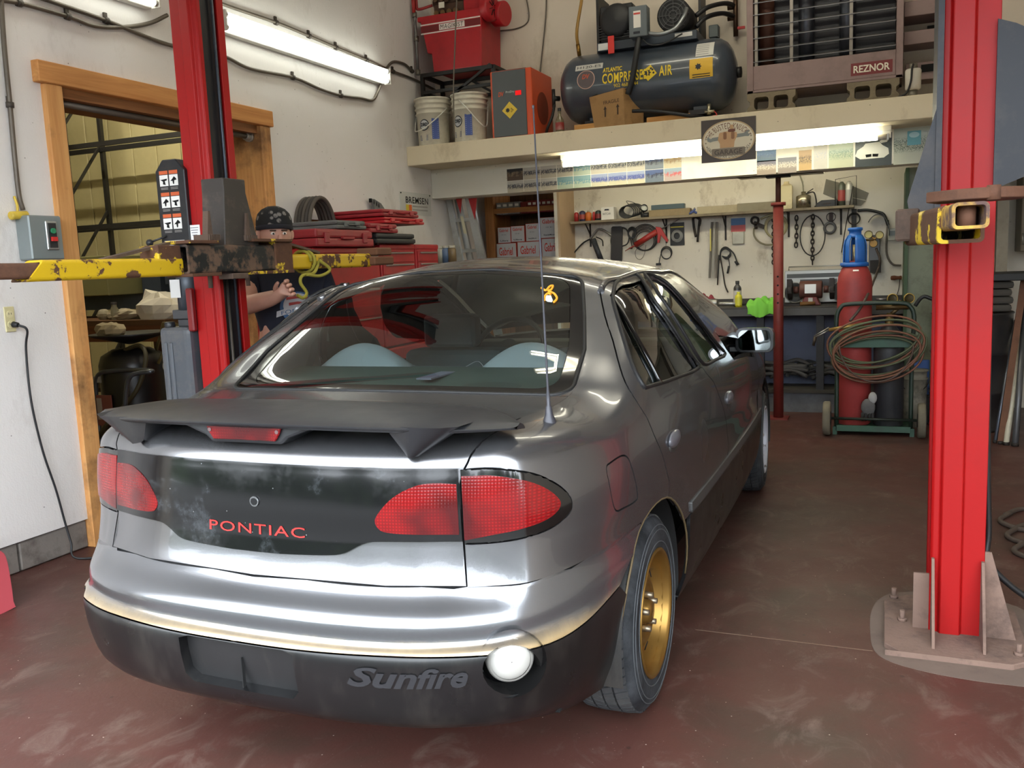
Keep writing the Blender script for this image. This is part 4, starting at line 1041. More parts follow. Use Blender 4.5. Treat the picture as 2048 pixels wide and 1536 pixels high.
MB().box(-2.76, -2.66, 2.80, 2.93, 1.39, 1.485).build('pivot_block', m_yel2, lp, bevel=.004)
MB().box(-2.70, -2.62, 3.19, 3.30, 1.335, 1.36).build('stop_block', m_rustd, lp, bevel=.003)
for yy in (3.09, 3.34):
    MB().cyl((-2.66, yy, 1.30), (-2.66, yy, 1.57), .010, n=10).build('pivot_pin', m_rustd, lp)
    g = MB().box(-2.70, -2.62, yy-.035, yy+.035, 1.505, 1.53)
    for k in range(8): g.box(-2.618, -2.612, yy-.034+k*.009, yy-.030+k*.009, 1.505, 1.53)
    g.build('restraint_gear', m_rustd, lp)
    MB().prism([(-.02, 0), (.012, 0), (.004, .10), (-.006, .10)], (-2.655, yy-.01, 1.53), Y_, Z_, .03).build('gear_lever', m_rustd, lp)
# near arm: sleeve along -Y with slanted end, inner tube sticking out
na = rtube(MB(), (-2.70, 2.93, 1.395), (-2.70, 2.26, 1.395), .09, .075, .008).warp(lambda p: V((p.x, p.y-(1.432-p.z)*1.0 if p.y < 2.3 else p.y, p.z))).build('arm', m_yel, lp)
rtube(MB(), (-2.70, 2.3, 1.395), (-2.70, 1.85, 1.398), .065, .055, .006).build('arm_extension', m_rust, na)
MB().cyl((-2.70, 1.99, 1.42), (-2.70, 1.99, 1.475), .03, n=20).build('pad_socket', m_rust, na)
MB().bar((-2.70, 2.55, 1.43), (-2.72, 2.95, 1.50), .03, .012).build('arm_gusset', m_rustd, na)
fa = rtube(MB(), (-2.68, 3.62, 1.405), (-2.70, 4.42, 1.405), .09, .075, .008).build('arm', m_yel, lp)
MB().bar((-2.66, 3.62, 1.50), (-2.69, 3.95, 1.45), .03, .012).build('arm_gusset', m_rustd, fa)
MB().box(-2.76, -2.62, 4.40, 4.62, 1.375, 1.425).box(-2.76, -2.62, 4.43, 4.60, 1.43, 1.475).build('rubber_pad', M((106, 70, 48), .9, var=.3), fa, bevel=.008)
# power unit on the outer side
pb = thing('lift_power_unit', 'black and grey hydraulic power unit with safety placards behind the left post', 'power unit', (-2.98, 3.25, .62))
MB().prism([(-.085, .0), (.085, .0), (.085, .42), (.04, .47), (-.04, .47), (-.085, .42)], (-2.95, 3.24, 1.42), X_, Z_, -.1).build('control_box', m_lblack, pb, bevel=.004)
fx = -3.03+.008
for r in range(3):
    for c in range(2):
        cx, cz = -2.985+c*.058, 1.80-r*.098
        patch((cx, 3.24, cz+.032), X_, Z_, .05, .016, M((206, 96, 52), .5), pb, 'placard_heading')
        q = patch((cx, 3.24, cz-.004), X_, Z_, .05, .05, M((232, 230, 226), .5, var=.03), pb, 'placard')
        MB().prism([(-.018, -.004), (-.006, .006), (.004, .016), (.016, .006), (.018, 0), (.004, -.002), (.002, -.018), (-.004, -.018), (-.006, -.004)] if (r+c) % 2 else [(-.02, .004), (.02, .008), (.018, .0), (.006, -.002), (.01, -.02), (-.006, -.016), (-.004, -.004)], (cx, 3.2375, cz-.004), X_, Z_, .0006).build('pictogram', m_dark, q)
        for k in range(2): patch((cx, 3.24, cz-.037-k*.006), X_, Z_, .042, .002, M((170, 166, 160), .6), pb, 'small_print')
patch((-2.955, 3.24, 1.495), X_, Z_, .118, .055, M((208, 206, 202), .5, var=.05), pb, 'data_label')
MB().cyl((-3.06, 3.20, 1.52), (-3.0, 3.24, 1.545), .005, n=8).build('lever_rod', M((60, 60, 62), .4, .6), pb)
MB().ball((-3.065, 3.197, 1.517), .017).build('lever_knob', m_lblack, pb)
MB().cyl((-2.97, 3.33, 1.20), (-2.97, 3.33, 1.42), .062, n=24).build('motor', M((70, 76, 84), .4, .4), pb)
patch((-3.0, 3.264, 1.30), X_, Z_, .06, .085, M((214, 214, 212), .5, var=.05), pb, 'motor_label')
MB().box(-3.04, -2.90, 3.27, 3.39, 1.155, 1.20).box(-3.02, -2.91, 3.28, 3.38, 1.12, 1.155).build('pump_block', M((74, 74, 76), .5, .4), pb, bevel=.004)
MB().box(-2.91, -2.875, 3.225, 3.255, 1.10, 1.30).build('limit_switch_cover', M((120, 24, 24), .4), pb, bevel=.006)
tk = MB().box(-3.09, -2.905, 3.22, 3.40, .58, 1.12).build('oil_tank', M((74, 78, 84), .42, dirt=(128, 120, 110), damt=.45, ds=5), pb, bevel=.03, seg=3)
for dx in (-.062, -.03): MB().box(-2.985+dx-.009, -2.985+dx+.009, 3.213, 3.222, .66, 1.05).build('tank_rib', M((84, 88, 94), .42, dirt=(128, 120, 110), damt=.4), tk, bevel=.004)
MB().cyl((-3.05, 3.26, 1.11), (-3.05, 3.26, 1.145), .025).build('filler_cap', m_lblack, tk, bevel=.004)
patch((LX0+.045, LY0, 1.545), X_, Z_, .062, .085, M((236, 236, 234), .5, var=.02), lp, 'inspection_label')
for k in range(4): patch((LX0+.045, LY0-.001, 1.575-k*.011), X_, Z_, .046-.006*k, .003, M((110, 110, 116), .6), lp, 'small_print')
for zz in (2.92, 2.87): MB().cyl((LX0+.035, LY0-.002, zz), (LX0+.035, LY0+.01, zz), .008, n=12).build('bolt_hole', m_dark, lp)

# --- right post
RX0, RX1, RY0, RY1 = .158, .326, 3.25, 3.52
rp = thing('lift_post', 'red steel lift post on the right, bolted to a dusty floor plate', 'car lift', (.25, 3.38, 0), 'posts of the car lift')
column(rp, RX0, RX1, RY0, RY1, 0, 3.9, -1, m_redw if False else m_red)
MB().box(RX0+.02, RX1-.04, RY0+.05, RY1-.05, .02, 3.9).build('inner_cover', m_lblack, rp)
bp_ = MB().prism([(0, .0), (.38, .0), (.44, .05), (.44, .48), (.38, .54), (.08, .54), (0, .46), (0, .06), (.05, .0)], (.015, 3.06, 0), X_, Y_, .02).build('base_plate', m_dust, rp, bevel=.003)
for x, y in ((.075, 3.33), (.05, 3.55), (.42, 3.14), (.40, 3.52)): MB().cyl((x, y, .02), (x, y, .032), .016, n=6).cyl((x, y, .02), (x, y, .06), .009, n=8).build('anchor_bolt', m_dust, bp_)
for x in (RX0+.004, RX1-.012):
    MB().prism([(0, 0), (-.14, 0), (-.13, .03), (-.015, .27), (0, .27)], (x, RY0+.002, .02), Y_, Z_, .009).build('gusset', m_dust, rp)
MB().prism([(0, 0), (.10, 0), (.02, .30), (0, .30)], (RX1, RY0+.012, .02), X_, Z_, -.009).build('gusset', m_dust, rp)
MB().box(RX0-.05, RX0, RY0+.03, RY0+.04, .02, .22).build('gusset', m_dust, rp)
# carriage wings, arc plate and arm pointing at the camera
MB().prism([(0, 0), (.045, .16), (.085, .30), (.085, -.12), (.02, -.10)], (.065, 3.24, 1.50), X_, Z_, -.012).build('carriage_wing', m_navy, rp)
MB().prism([(0, .42), (.05, .40), (.22, .30), (.22, .02), (.10, -.06), (0, -.10)], (RX1-.012, 3.24, 1.62), X_, Z_, -.012).build('carriage_wing', m_navy, rp)
MB().box(RX0-.012, RX0+.006, 3.23, 3.5, 1.4, 3.8).build('carriage_rail', m_navy, rp)
arc = [(.16*math.sin(a)*1.0, .22-.22*math.cos(a)*1.0) for a in np.linspace(-.95, .95, 14)]
ap = MB().prism([(p[0]*1.05+.0, -.06+p[1]) for p in arc]+[(.10, .17), (-.10, .17)], (.245, 2.86, 1.475), X_, Y_, .03).build('pivot_plate', m_rust, rp, bevel=.003)
MB().cyl((.275, 2.815, 1.47), (.275, 2.815, 1.51), .018).build('bolt_head', m_rust, ap)
ra = rtube(MB(), (.115, 3.22, 1.405), (.185, 2.66, 1.405), .115, .10, .010).build('arm', m_yel2, rp)
rtube(MB(), (.15, 2.95, 1.42), (.195, 2.50, 1.422), .085, .066, .008).build('arm_extension', CHIP((204, 160, 60), (104, 80, 74), (84, 66, 62), .42, .56, 8, .5), ra)
MB().cyl((.190, 2.56, 1.395), (.190, 2.56, 1.45), .022, n=16).build('pad_screw', m_rust, ra)
MB().box(.03, .10, 3.1, 3.24, 1.37, 1.47).build('pivot_block', m_rustd, rp, bevel=.006)

# ================================================================ yellow rope on the far arm
m_rope = M((150, 140, 50), .9, var=.3, bump=.6, bs=200)
rpz = thing('rope', 'yellow rope looped round the far lift arm and held in a hand', 'rope', (-2.69, 3.85, 1.25))
lp_ = [V((-2.69+.062*math.cos(a), 3.80+.03*a/6, 1.405+.055*math.sin(a))) for a in np.linspace(0, 4*PI, 40)]
MB().tube(lp_, .0085, 7).build('coil', m_rope, rpz)
MB().tube(spline([V((-2.63, 3.86, 1.385)), V((-2.62, 3.80, 1.345)), V((-2.63, 3.72, 1.335)), V((-2.63, 3.70, 1.30)), V((-2.62, 3.73, 1.25)), V((-2.62, 3.70, 1.225)), V((-2.63, 3.665, 1.24))], 6), .0085, 7).build('tail', m_rope, rpz)
MB().tube(spline([V((-2.62, 3.86, 1.41)), V((-2.60, 3.92, 1.36)), V((-2.61, 3.84, 1.33)), V((-2.62, 3.74, 1.34))], 6), .0085, 7).build('strand', m_rope, rpz)

lp.location.x -= .06; rpz.location.x -= .06; pb.location.x -= .085

# ================================================================ the mechanic behind the left post
m_skin = M((190, 142, 122), .55, var=.12, vs=14)
def skinned(name, verts, edges, radii, mat, parent=None, root=0, sub_=2):
    off = BASE[parent.name] if parent else V((0, 0, 0))
    me = bpy.data.meshes.new(name); me.from_pydata([tuple(V(v)-off) for v in verts], edges, [])
    o = bpy.data.objects.new(name, me); col.objects.link(o); me.materials.append(mat)
    md = o.modifiers.new('skin', 'SKIN'); md.use_smooth_shade = True
    for i, r in enumerate(radii):
        sv = me.skin_vertices[0].data[i]; sv.radius = r if isinstance(r, tuple) else (r, r); sv.use_root = (i == root)
    sb_ = o.modifiers.new('smooth', 'SUBSURF'); sb_.levels = sub_; sb_.render_levels = sub_
    if parent: o.parent = parent
    BASE[o.name] = off
    return o
PO = V((-3.02, 4.02, 0)); pf = V((.75, -.66, 0)).normalized(); pr_d = V((pf.y, -pf.x, 0))       # facing, person's right
pp = lambda r, f, z: PO+pr_d*r+pf*f+Z_*z
man = thing('person', 'person in dark bandana cap and navy printed T-shirt reaching for the lift arm', 'person', PO)
el, wr = at(484, 614, 1, 3.72), at(552, 594, 1, 3.66)
hd = (at(600, 562, 1, 3.62)-wr).normalized(); palm = wr+hd*.055; kn = wr+hd*.10
hu = V((.1, -.25, .95)); hu = (hu-hd*hu.dot(hd)).normalized(); hn = hd.cross(hu)
bv = [pp(0, 0, .92), pp(0, .01, 1.10), pp(0, .02, 1.27), pp(.01, .03, 1.385), pp(.03, .055, 1.44), pp(.05, .07, 1.50), pp(.055, .085, 1.565), pp(.055, .08, 1.61),
      pp(.175, .0, 1.345), el, wr, palm, kn,
      pp(-.175, .02, 1.345), pp(-.22, .04, 1.10), pp(-.19, .16, .90), pp(-.16, .24, .86),
      pp(.10, 0, .86), pp(.11, .03, .48), pp(.11, -.01, .09), pp(.115, .14, .04),
      pp(-.10, 0, .86), pp(-.11, .05, .48), pp(-.12, .0, .09), pp(-.12, .15, .04)]
be = [(0, 1), (1, 2), (2, 3), (3, 4), (4, 5), (5, 6), (6, 7), (2, 8), (8, 9), (9, 10), (10, 11), (11, 12), (2, 13), (13, 14), (14, 15), (15, 16), (0, 17), (17, 18), (18, 19), (19, 20), (0, 21), (21, 22), (22, 23), (23, 24)]
brd = [(.15, .13), (.145, .125), (.15, .13), (.075, .07), .055, .07, .088, .075, .075, .058, .040, (.048, .032), (.046, .028), .068, .045, .032, .036, .10, .062, .04, .03, .10, .062, .04, .03]
for q, (s_, ln) in enumerate(((.036, .085), (.012, .095), (-.012, .09), (-.036, .07))):      # four curled fingers
    b0 = len(bv); a0 = kn+hu*s_*.9; d1 = (hd*.92+hn*.25-hu*.06*q).normalized(); d2 = (hd*.55+hn*.75).normalized(); d3 = (hd*.1+hn).normalized()
    bv += [a0, a0+d1*ln*.45, a0+d1*ln*.45+d2*ln*.33, a0+d1*ln*.45+d2*ln*.33+d3*ln*.22]
    be += [(12, b0), (b0, b0+1), (b0+1, b0+2), (b0+2, b0+3)]; brd += [.0125, .0115, .0105, .009]
b0 = len(bv); a0 = wr+hd*.03+hu*.02+hn*.012; d1 = (hd*.75+hn*.5+hu*.35).normalized()
bv += [a0, a0+d1*.035, a0+d1*.06+hd*.012, a0+d1*.075+hd*.03]; be += [(11, b0), (b0, b0+1), (b0+1, b0+2), (b0+2, b0+3)]; brd += [.014, .0125, .0105, .0085]
body = skinned('body', bv, be, brd, m_skin, man)
hc = pp(.055, .085, 1.565); hf = (pf+V((.1, 0, -.12))).normalized(); hr = hf.cross(Z_).normalized()
MB().ball(hc-Z_*.01, 1, 20, (.083, .083, .112)).build('head', m_skin, man)
MB().prism([(-.012, 0), (.012, 0), (.007, .04), (-.007, .04)], hc+hf*.078-Z_*.045, hr, Z_, -.022).build('nose', m_skin, man, bevel=.005, seg=2)
for s in (-1, 1):
    MB().ball(hc+hr*(s*.03)+hf*.076+Z_*.002, 1, 10, (.012, .012, .008)).build('eye', M((230, 226, 220), .3), man)
    MB().ball(hc+hr*(s*.03)+hf*.084+Z_*.002, .006, 8).build('iris', M((40, 34, 30), .3), man)
    MB().ball(hc+hr*(s*.086)-Z_*.01, 1, 10, (.015, .02, .032)).build('ear', m_skin, man)
    MB().obox(hc+hr*(s*.03)+hf*.08+Z_*.018, (.034, .01, .007), hr, hf, Z_).build('eyebrow', M((70, 52, 40), .8), man, bevel=.003)
MB().obox(hc+hf*.076-Z_*.07, (.045, .01, .009), hr, hf, Z_).build('mouth', M((168, 104, 96), .5), man, bevel=.004)
t = NT('skull_print_bandana'); vd = t.voro(26)
t.bsdf(t.mix(t.math('MULTIPLY', t.ramp(vd, .28, .36, (1, 1, 1, 1), (0, 0, 0, 1)), t.ramp(t.noise(60), .38, .5)), lin((18, 18, 20)), lin((120, 116, 112))), .85)
cap = MB()
prf = [(.0925, .02), (.096, .035), (.0955, .05), (.093, .075), (.083, .105), (.062, .128), (.034, .142), (.001, .147)]
cap.lathe(hc-Z_*.005, prf, V((-.05, .06, 1)), 26).build('bandana_cap', t.m, man)
MB().lathe(hc-Z_*.005, [(.094, .016), (.0975, .02), (.0975, .038), (.094, .042)], V((-.05, .06, 1)), 26).build('cap_band', M((26, 26, 34), .85), man)
m_shirt = M((30, 33, 46), .9, var=.15, vs=10, bump=.3, bs=40)
sv = [pp(0, 0, .93), pp(0, .015, 1.10), pp(0, .025, 1.26), pp(.01, .03, 1.36), pp(.02, .045, 1.405), pp(.185, 0, 1.345), pp(.185, 0, 1.345).lerp(el, .62), pp(-.185, .02, 1.345), pp(-.215, .035, 1.16)]
skinned('t_shirt', sv, [(0, 1), (1, 2), (2, 3), (3, 4), (2, 5), (5, 6), (2, 7), (7, 8)], [(.175, .15), (.17, .145), (.185, .15), (.12, .10), .07, .09, .075, .09, .075], m_shirt, man)
jv = [pp(0, 0, .95), pp(.10, 0, .85), pp(.11, .03, .48), pp(.11, -.01, .06), pp(-.10, 0, .85), pp(-.11, .05, .48), pp(-.12, 0, .06)]
skinned('jeans', jv, [(0, 1), (1, 2), (2, 3), (0, 4), (4, 5), (5, 6)], [(.165, .145), .115, .08, .07, .115, .08, .07], M((34, 38, 54), .9), man)
for s in (1, -1): MB().ball(pp(s*.115, .08, .045), 1, 14, (.06, .13, .045)).build('boot', M((40, 32, 26), .6), man)
gc = pp(-.02, 0, 1.17)
def gr_(a, b, l=0): R_ = .175+l; an_ = a/.16; return gc+pr_d*(-math.sin(an_)*R_)+pf*(math.cos(an_)*R_*.93)+Z_*b
def gpoly(name, P, mat, l=0, par=man): 
    return cpoly(P, lambda a, b: gr_(a, b, l)).build(name, mat, par)
m_pw, m_pr, m_pb = M((186, 186, 190), .9), M((168, 74, 70), .9), M((66, 96, 132), .9)
gpoly('print_ring', circ(0, .0, .082, 28), m_pb, .012)
gpoly('print_disc', circ(0, .008, .066, 24), m_pw, .014)
for k in range(3): gpoly('print_stripe', [(-.05+.01*k, .055-.03*k), (.0, .06-.03*k), (.055-.006*k, .05-.03*k), (.055-.006*k, .036-.03*k), (.0, .046-.03*k), (-.05+.01*k, .04-.03*k)], m_pr, .016)
gpoly('print_banner', [(-.10, -.05), (-.05, -.034), (0, -.03), (.05, -.034), (.10, -.05), (.096, -.018), (.05, -.004), (0, 0), (-.05, -.004), (-.096, -.018)], m_pw, .018)
text('FOREVER', (0, 0, 0), X_, Z_, 1, 1, m_pb, man, name='print_lettering', fn=lambda a, b: gr_(a*.15, -.018-.010*(a*2)**2+b*.020, .021))
text('Established Since', (0, 0, 0), X_, Z_, 1, 1, m_pw, man, name='print_lettering', shear=.3, fn=lambda a, b: gr_(a*.16, -.105+b*.018, .014))
for (a, b) in ((-.085, .105), (-.06, .115), (-.03, .122), (-.10, .085)):
    gpoly('print_star', [(a+(.008 if i % 2 == 0 else .0035)*math.sin(2*PI*i/10), b+(.008 if i % 2 == 0 else .0035)*math.cos(2*PI*i/10)) for i in range(10)], m_pw, .012)
# ================================================================ on the loft ledge
ZL = 2.364
lg_ = lambda px, py, y=6.95: at(px, py, 1, y)
# buckets
m_pail = M((214, 208, 190), .5, var=.06, dirt=(120, 104, 80), damt=.45, ds=5)
m_blue = M((70, 88, 150), .6); m_ink = M((30, 34, 44), .6)
def pail(label, x, handle_side):
    o = V((x, 6.93, ZL)); t = thing('plastic_pail', label, 'bucket', o, 'white plastic pails on the ledge')
    MB().lathe(o, [(.001, .0), (.128, .0), (.132, .006), (.138, .26), (.150, .262), (.150, .268), (.140, .27), (.142, .30), (.154, .302), (.154, .309), (.144, .311), (.146, .34), (.156, .342), (.156, .35), (.147, .352), (.148, .378), (.158, .379), (.158, .392), (.148, .396), (.001, .392)], n=36).build('pail', m_pail, t)
    MB().tube(spline([o+V((.15, -.02, .31)), o+V((.13, -.12, .24)), o+V((.02, -.165, .15)), o+V((-.08, -.155, .12)), o+V((-.14, -.07, .16)), o+V((-.15, .0, .30))] if handle_side < 0 else [o+V((-.02, -.15, .33)), o+V((.06, -.16, .25)), o+V((.13, -.11, .15)), o+V((.155, -.05, .12)), o+V((.155, .0, .15)), o+V((.152, .04, .32))], 6), .005, 6).build('handle', M((220, 218, 208), .5), t)
    def cv(a, b, l=.0015, R_=.136): return o+V((math.sin(a/R_)*(R_+l), -math.cos(a/R_)*(R_+l), b))
    def cp(name, P, mat, l=.0015):
        return cpoly(P, lambda a, b: cv(a, b, l)).build(name, mat, t)
    c0 = -.02 if handle_side < 0 else -.055
    cp('logo_ring', circ(c0, .17, .047, 26), m_ink); cp('logo_face', circ(c0, .17, .039, 26), M((196, 198, 200), .6), .0022)
    text('zep', (0, 0, 0), X_, Z_, 1, 1, m_ink, t, bold=.03, fn=lambda a, b: cv(c0+a*.07, .168+b*.04, .003))
    cp('side_label', rrect(c0+.07, c0+.13, .05, .22, .003), m_blue)
    for k in range(9): cp('print_line', rrect(c0+.076, c0+.124, .06+k*.016, .064+k*.016, .001), M((150, 160, 190), .6), .0022)
    for k in range(4): cp('print_line', rrect(c0-.05, c0+.035, .045+k*.012, .050+k*.012, .001), M((100, 108, 140), .6))
    return t
pail('white plastic pail with bail hanging left, nearest the wall corner', lg_(871, 285).x, -1)
pail('white plastic pail with bail hanging right, beside the orange machine', lg_(944, 280).x, 1)
# pressure washer on its black frame
pw = thing('pressure_washer', 'red pressure washer with brass pump on a black frame in the loft corner', 'pressure washer', (-3.1, 7.1, ZL))
m_pwr = M((172, 28, 36), .4, var=.08, dirt=(110, 26, 30), damt=.4); m_frm = M((24, 22, 22), .5)
wx0, wx1, wy0, wy1 = lg_(836, 110, 6.92).x, lg_(984, 110, 6.92).x, 6.92, 7.34
ztp, zbt = lg_(900, 52, 6.92).z, lg_(900, 140, 6.92).z
zt0 = lg_(840, 55, 6.92).z
hh = 3.12
MB().prism([(0, .46), (.62, .46), (.62, .42), (.59, .42), (.575, .0), (.13, .0), (.12, .15), (.08, .16), (.03, .42), (0, .42)], (wx0+.01, 6.92, zbt), X_, Z_, -.40).build('tank', m_pwr, pw, bevel=.008, seg=2)
Wd = .60
for k, (zz, hgt, mt) in enumerate(((.388, .010, M((226, 214, 206), .5)), (.352, .046, M((110, 24, 28), .5)), (.318, .010, M((226, 214, 206), .5)))):
    patch((wx0+.315, 6.92, zbt+zz), X_, Z_, .55, hgt if k != 1 else .05, mt, pw, 'stripe', lift=.0005+.0003*(k == 1)*0)
patch((wx0+.33, 6.92, zbt+.353), X_, Z_, .235, .048, M((226, 214, 206), .5), pw, 'name_plate', lift=.0012)
text('MAGIKIST', (wx0+.33, 6.92, zbt+.353), X_, Z_, .215, .036, M((36, 22, 22), .5), pw, lift=.003, bold=.0, shear=.15, space=1.1)
zt_ = zbt+.46
MB().box(wx0+.13, wx0+.42, 7.0, 7.16, zt_, zt_+.10).cyl((wx0+.10, 7.08, zt_+.13), (wx0+.44, 7.08, zt_+.15), .045).build('pump', M((92, 70, 58), .5, .6, var=.4, vs=20), pw, bevel=.006)
for k in range(4):
    MB().cyl((wx0+.17+k*.06, 6.99, zt_+.02), (wx0+.17+k*.06, 6.96, zt_+.02), .022, n=8).build('pump_valve', M((128, 104, 72), .35, .8), pw)
    MB().cyl((wx0+.17+k*.06, 6.98, zt_+.12), (wx0+.17+k*.06, 6.95, zt_+.12), .016, n=8).build('pump_valve', M((120, 96, 78), .35, .8), pw)
MB().box(wx0+.20, wx0+.25, 6.955, 6.965, zt_+.055, zt_+.10).build('tag', M((222, 216, 196), .6), pw)
MB().cyl((wx0+.46, 7.10, zt_+.05), (wx0+.46, 7.34, zt_+.05), .105, n=28).cyl((wx0+.64, 7.12, zt_-.02), (wx0+.74, 7.1, zt_-.03), .10, n=28).build('motor', m_pwr, pw, bevel=.006)
MB().prism([(0, 0), (.19, 0), (.17, .13), (.0, .15)], (wx0+.42, 6.97, zt_+.005), X_, Z_, -.14).build('belt_guard', m_pwr, pw, bevel=.008)
fan = MB().lathe((wx0+.62, 7.0, zt_-.0), [(.105, 0), (.105, .05), (.09, .065), (.001, .06)], (1, -.25, 0), 28).build('fan_cowl', m_pwr, pw)
for k in range(9): MB().bar(V((wx0+.686, 6.986, zt_))+V((0, 0, .02)).lerp(V((0, 0, .02)), 0)*0+V((.0, math.cos(k*.7)*.02, math.sin(k*.7)*.02)), V((wx0+.684, 6.986+math.cos(k*.7)*.08, zt_+math.sin(k*.7)*.08)), .006, .004).build('fan_blade', m_dark, fan)
MB().tube(spline([(wx0+.12, 7.0, zt_+.10), (wx0+.0, 6.98, zt_+.08), (wx0-.02, 6.98, zt_+.12), (wx0-.025, 7.0, zt_+.3)], 5), .012).build('hose', M((150, 40, 40), .5), pw)
MB().tube(spline([(wx0+.40, 7.02, zt_+.16), (wx0+.44, 6.96, zt_+.20), (wx0+.47, 6.95, zt_+.25), (wx0+.45, 6.95, zt_+.29)], 5), .014).build('lever', m_frm, pw)
zf = zbt-.015
for a_, b_ in (((wx0+.02, 6.93), (wx0+.68, 6.93)), ((wx0+.02, 7.32), (wx0+.68, 7.32)), ((wx0+.02, 6.93), (wx0+.02, 7.32)), ((wx0+.68, 6.93), (wx0+.68, 7.32))):
    MB().bar((a_[0], a_[1], zf), (b_[0], b_[1], zf), .03, .03).build('frame_rail', m_frm, pw)
    MB().bar((a_[0], a_[1], zf-.14), (b_[0], b_[1], zf-.14), .025, .025).build('frame_rail', m_frm, pw)
for x, y in ((wx0+.02, 6.94), (wx0+.68, 6.94), (wx0+.02, 7.31), (wx0+.68, 7.31)): MB().box(x-.015, x+.015, y-.015, y+.015, ZL, zf).build('frame_leg', m_frm, pw)
MB().bar((wx0+.66, 6.93, zf+.02), (wx0+.28, 6.93, zf-.20), .025, .02).bar((wx0+.3, 7.3, zf+.0), (wx0+.62, 7.3, zf-.2), .025, .02).build('frame_brace', m_frm, pw)
# wall junction box and red/grey pipe in the corner
jb = thing('junction_box', 'small grey junction box on the wall behind the pressure washer', 'junction box', at(990, 30, 1, YU))
a, b = at(962, 2, 1, YU-.06), at(990, 32, 1, YU-.06)
MB().box(a.x, b.x, YU-.07, YU, b.z, a.z).build('box', M((128, 124, 104), .5, .3), jb, bevel=.004)
patch(((a.x+b.x)/2, YU-.07, (a.z+b.z)/2), X_, Z_, .06, .07, M((206, 202, 190), .6), jb, 'label')
rpipe = thing('air_pipe', 'grey pipe with red top running down the wall corner beside the pails', 'pipe', lw(835, 150, .04))
MB().tube([lw(826, -10, .04), lw(829, 28, .04), lw(833, 90, .04), lw(836, 150, .04)], .013, 8).build('pipe', M((112, 110, 108), .4, .5), rpipe)
MB().tube([lw(825, -20, .04), lw(828, 26, .04)], .016, 8).build('red_hose', M((170, 44, 40), .5), rpipe)
for q in ((829, 30), (833, 78), (836, 145)): MB().cyl(lw(q[0], q[1]-5, .04), lw(q[0], q[1]+5, .04), .021, n=10).build('fitting', M((130, 124, 112), .4, .7), rpipe)
wv = lambda px, py, d=.012: at(px, py, 1, YU-d)
conduit('thin dark cord looping on the upper wall left of the compressor', [wv(997, 62), wv(1030, 58), wv(1052, 48), wv(1058, 30), wv(1052, -10)], .006, name='electrical_cable')
conduit('straight vertical cord on the upper wall above the orange machine', [wv(1093, -12), wv(1092, 30), wv(1085, 100), wv(1080, 150), wv(1078, 215, .03)], .006, name='electrical_cable')
conduit('thin pale hose hanging over the pails from the washer', [at(914, -12, 1, 6.75), at(912, 30, 1, 6.74), at(910, 90, 1, 6.74), at(907, 180, 1, 6.74), at(908, 280, 1, 6.752)], .006, name='hose')
# orange air dryer
dx0, dx1 = lg_(984, 270, 6.82).x, lg_(1066, 262, 6.82).x
dr = thing('air_dryer', 'grey and orange air dryer cabinet between the pails and the compressor', 'air dryer', ((dx0+dx1)/2, 7.02, ZL))
m_org = M((206, 78, 34), .42, var=.05); m_dg = M((78, 82, 84), .5, var=.05)
MB().box(dx0, dx1, 6.83, 7.30, ZL, ZL+.53).build('cabinet', m_org, dr, bevel=.006)
MB().box(dx0+.018, dx1-.05, 6.822, 6.84, ZL+.012, ZL+.525).build('front_panel', m_dg, dr, bevel=.003)
MB().box(dx0+.018, dx1-.05, 6.84, 7.29, ZL+.528, ZL+.534).build('top_panel', m_dg, dr)
MB().prism(circ(0, 0, .13, 28), (dx1+.001, 7.06, ZL+.24), Y_, Z_, .002).build('vent_disc', M((128, 44, 22), .6), dr)
dc = (dx0+dx1-.03)/2
text('DV', (dc-.07, 6.822, ZL+.345), X_, Z_, .05, .036, M((214, 84, 40), .5), dr, bold=.02, shear=.2)
text('ProDry', (dc+.01, 6.822, ZL+.355), X_, Z_, .075, .02, M((220, 220, 214), .5), dr)
MB().box(dc+.055, dc+.105, 6.818, 6.822, ZL+.325, ZL+.36).build('display', EMIT((255, 40, 40), .6), dr)
def star_badge(o, ex, ey, size, parent, name='warning_diamond', rot=45):
    """yellow sticker with a black spiked wheel and three small rings"""
    o, ex, ey = V(o), V(ex), V(ey); c, s_ = math.cos(math.radians(rot)), math.sin(math.radians(rot)); a, b = ex*c+ey*s_, ey*c-ex*s_
    q = patch(o, a, b, size, size, M((222, 190, 60), .5, var=.04), parent, name); nz = ex.cross(ey)
    h = size*.22
    MB().prism([((h if i % 2 == 0 else h*.62)*math.cos(PI*i/7), (h if i % 2 == 0 else h*.62)*math.sin(PI*i/7)) for i in range(14)], o-ex*size*.18+nz*.002, ex, ey, .0006).build('badge_wheel', m_ink, q)
    for d in ((.18, .10), (.30, .0), (.18, -.12)):
        MB().tube([o+ex*(size*d[0]+size*.055*math.cos(t))+ey*(size*d[1]+size*.055*math.sin(t))+nz*.003 for t in np.linspace(0, 2*PI, 13)[:-1]], .0012, 4, True).build('badge_ring', m_ink, q)
    return q
star_badge((dc+.0, 6.822, ZL+.215), X_, Z_, .095, dr)
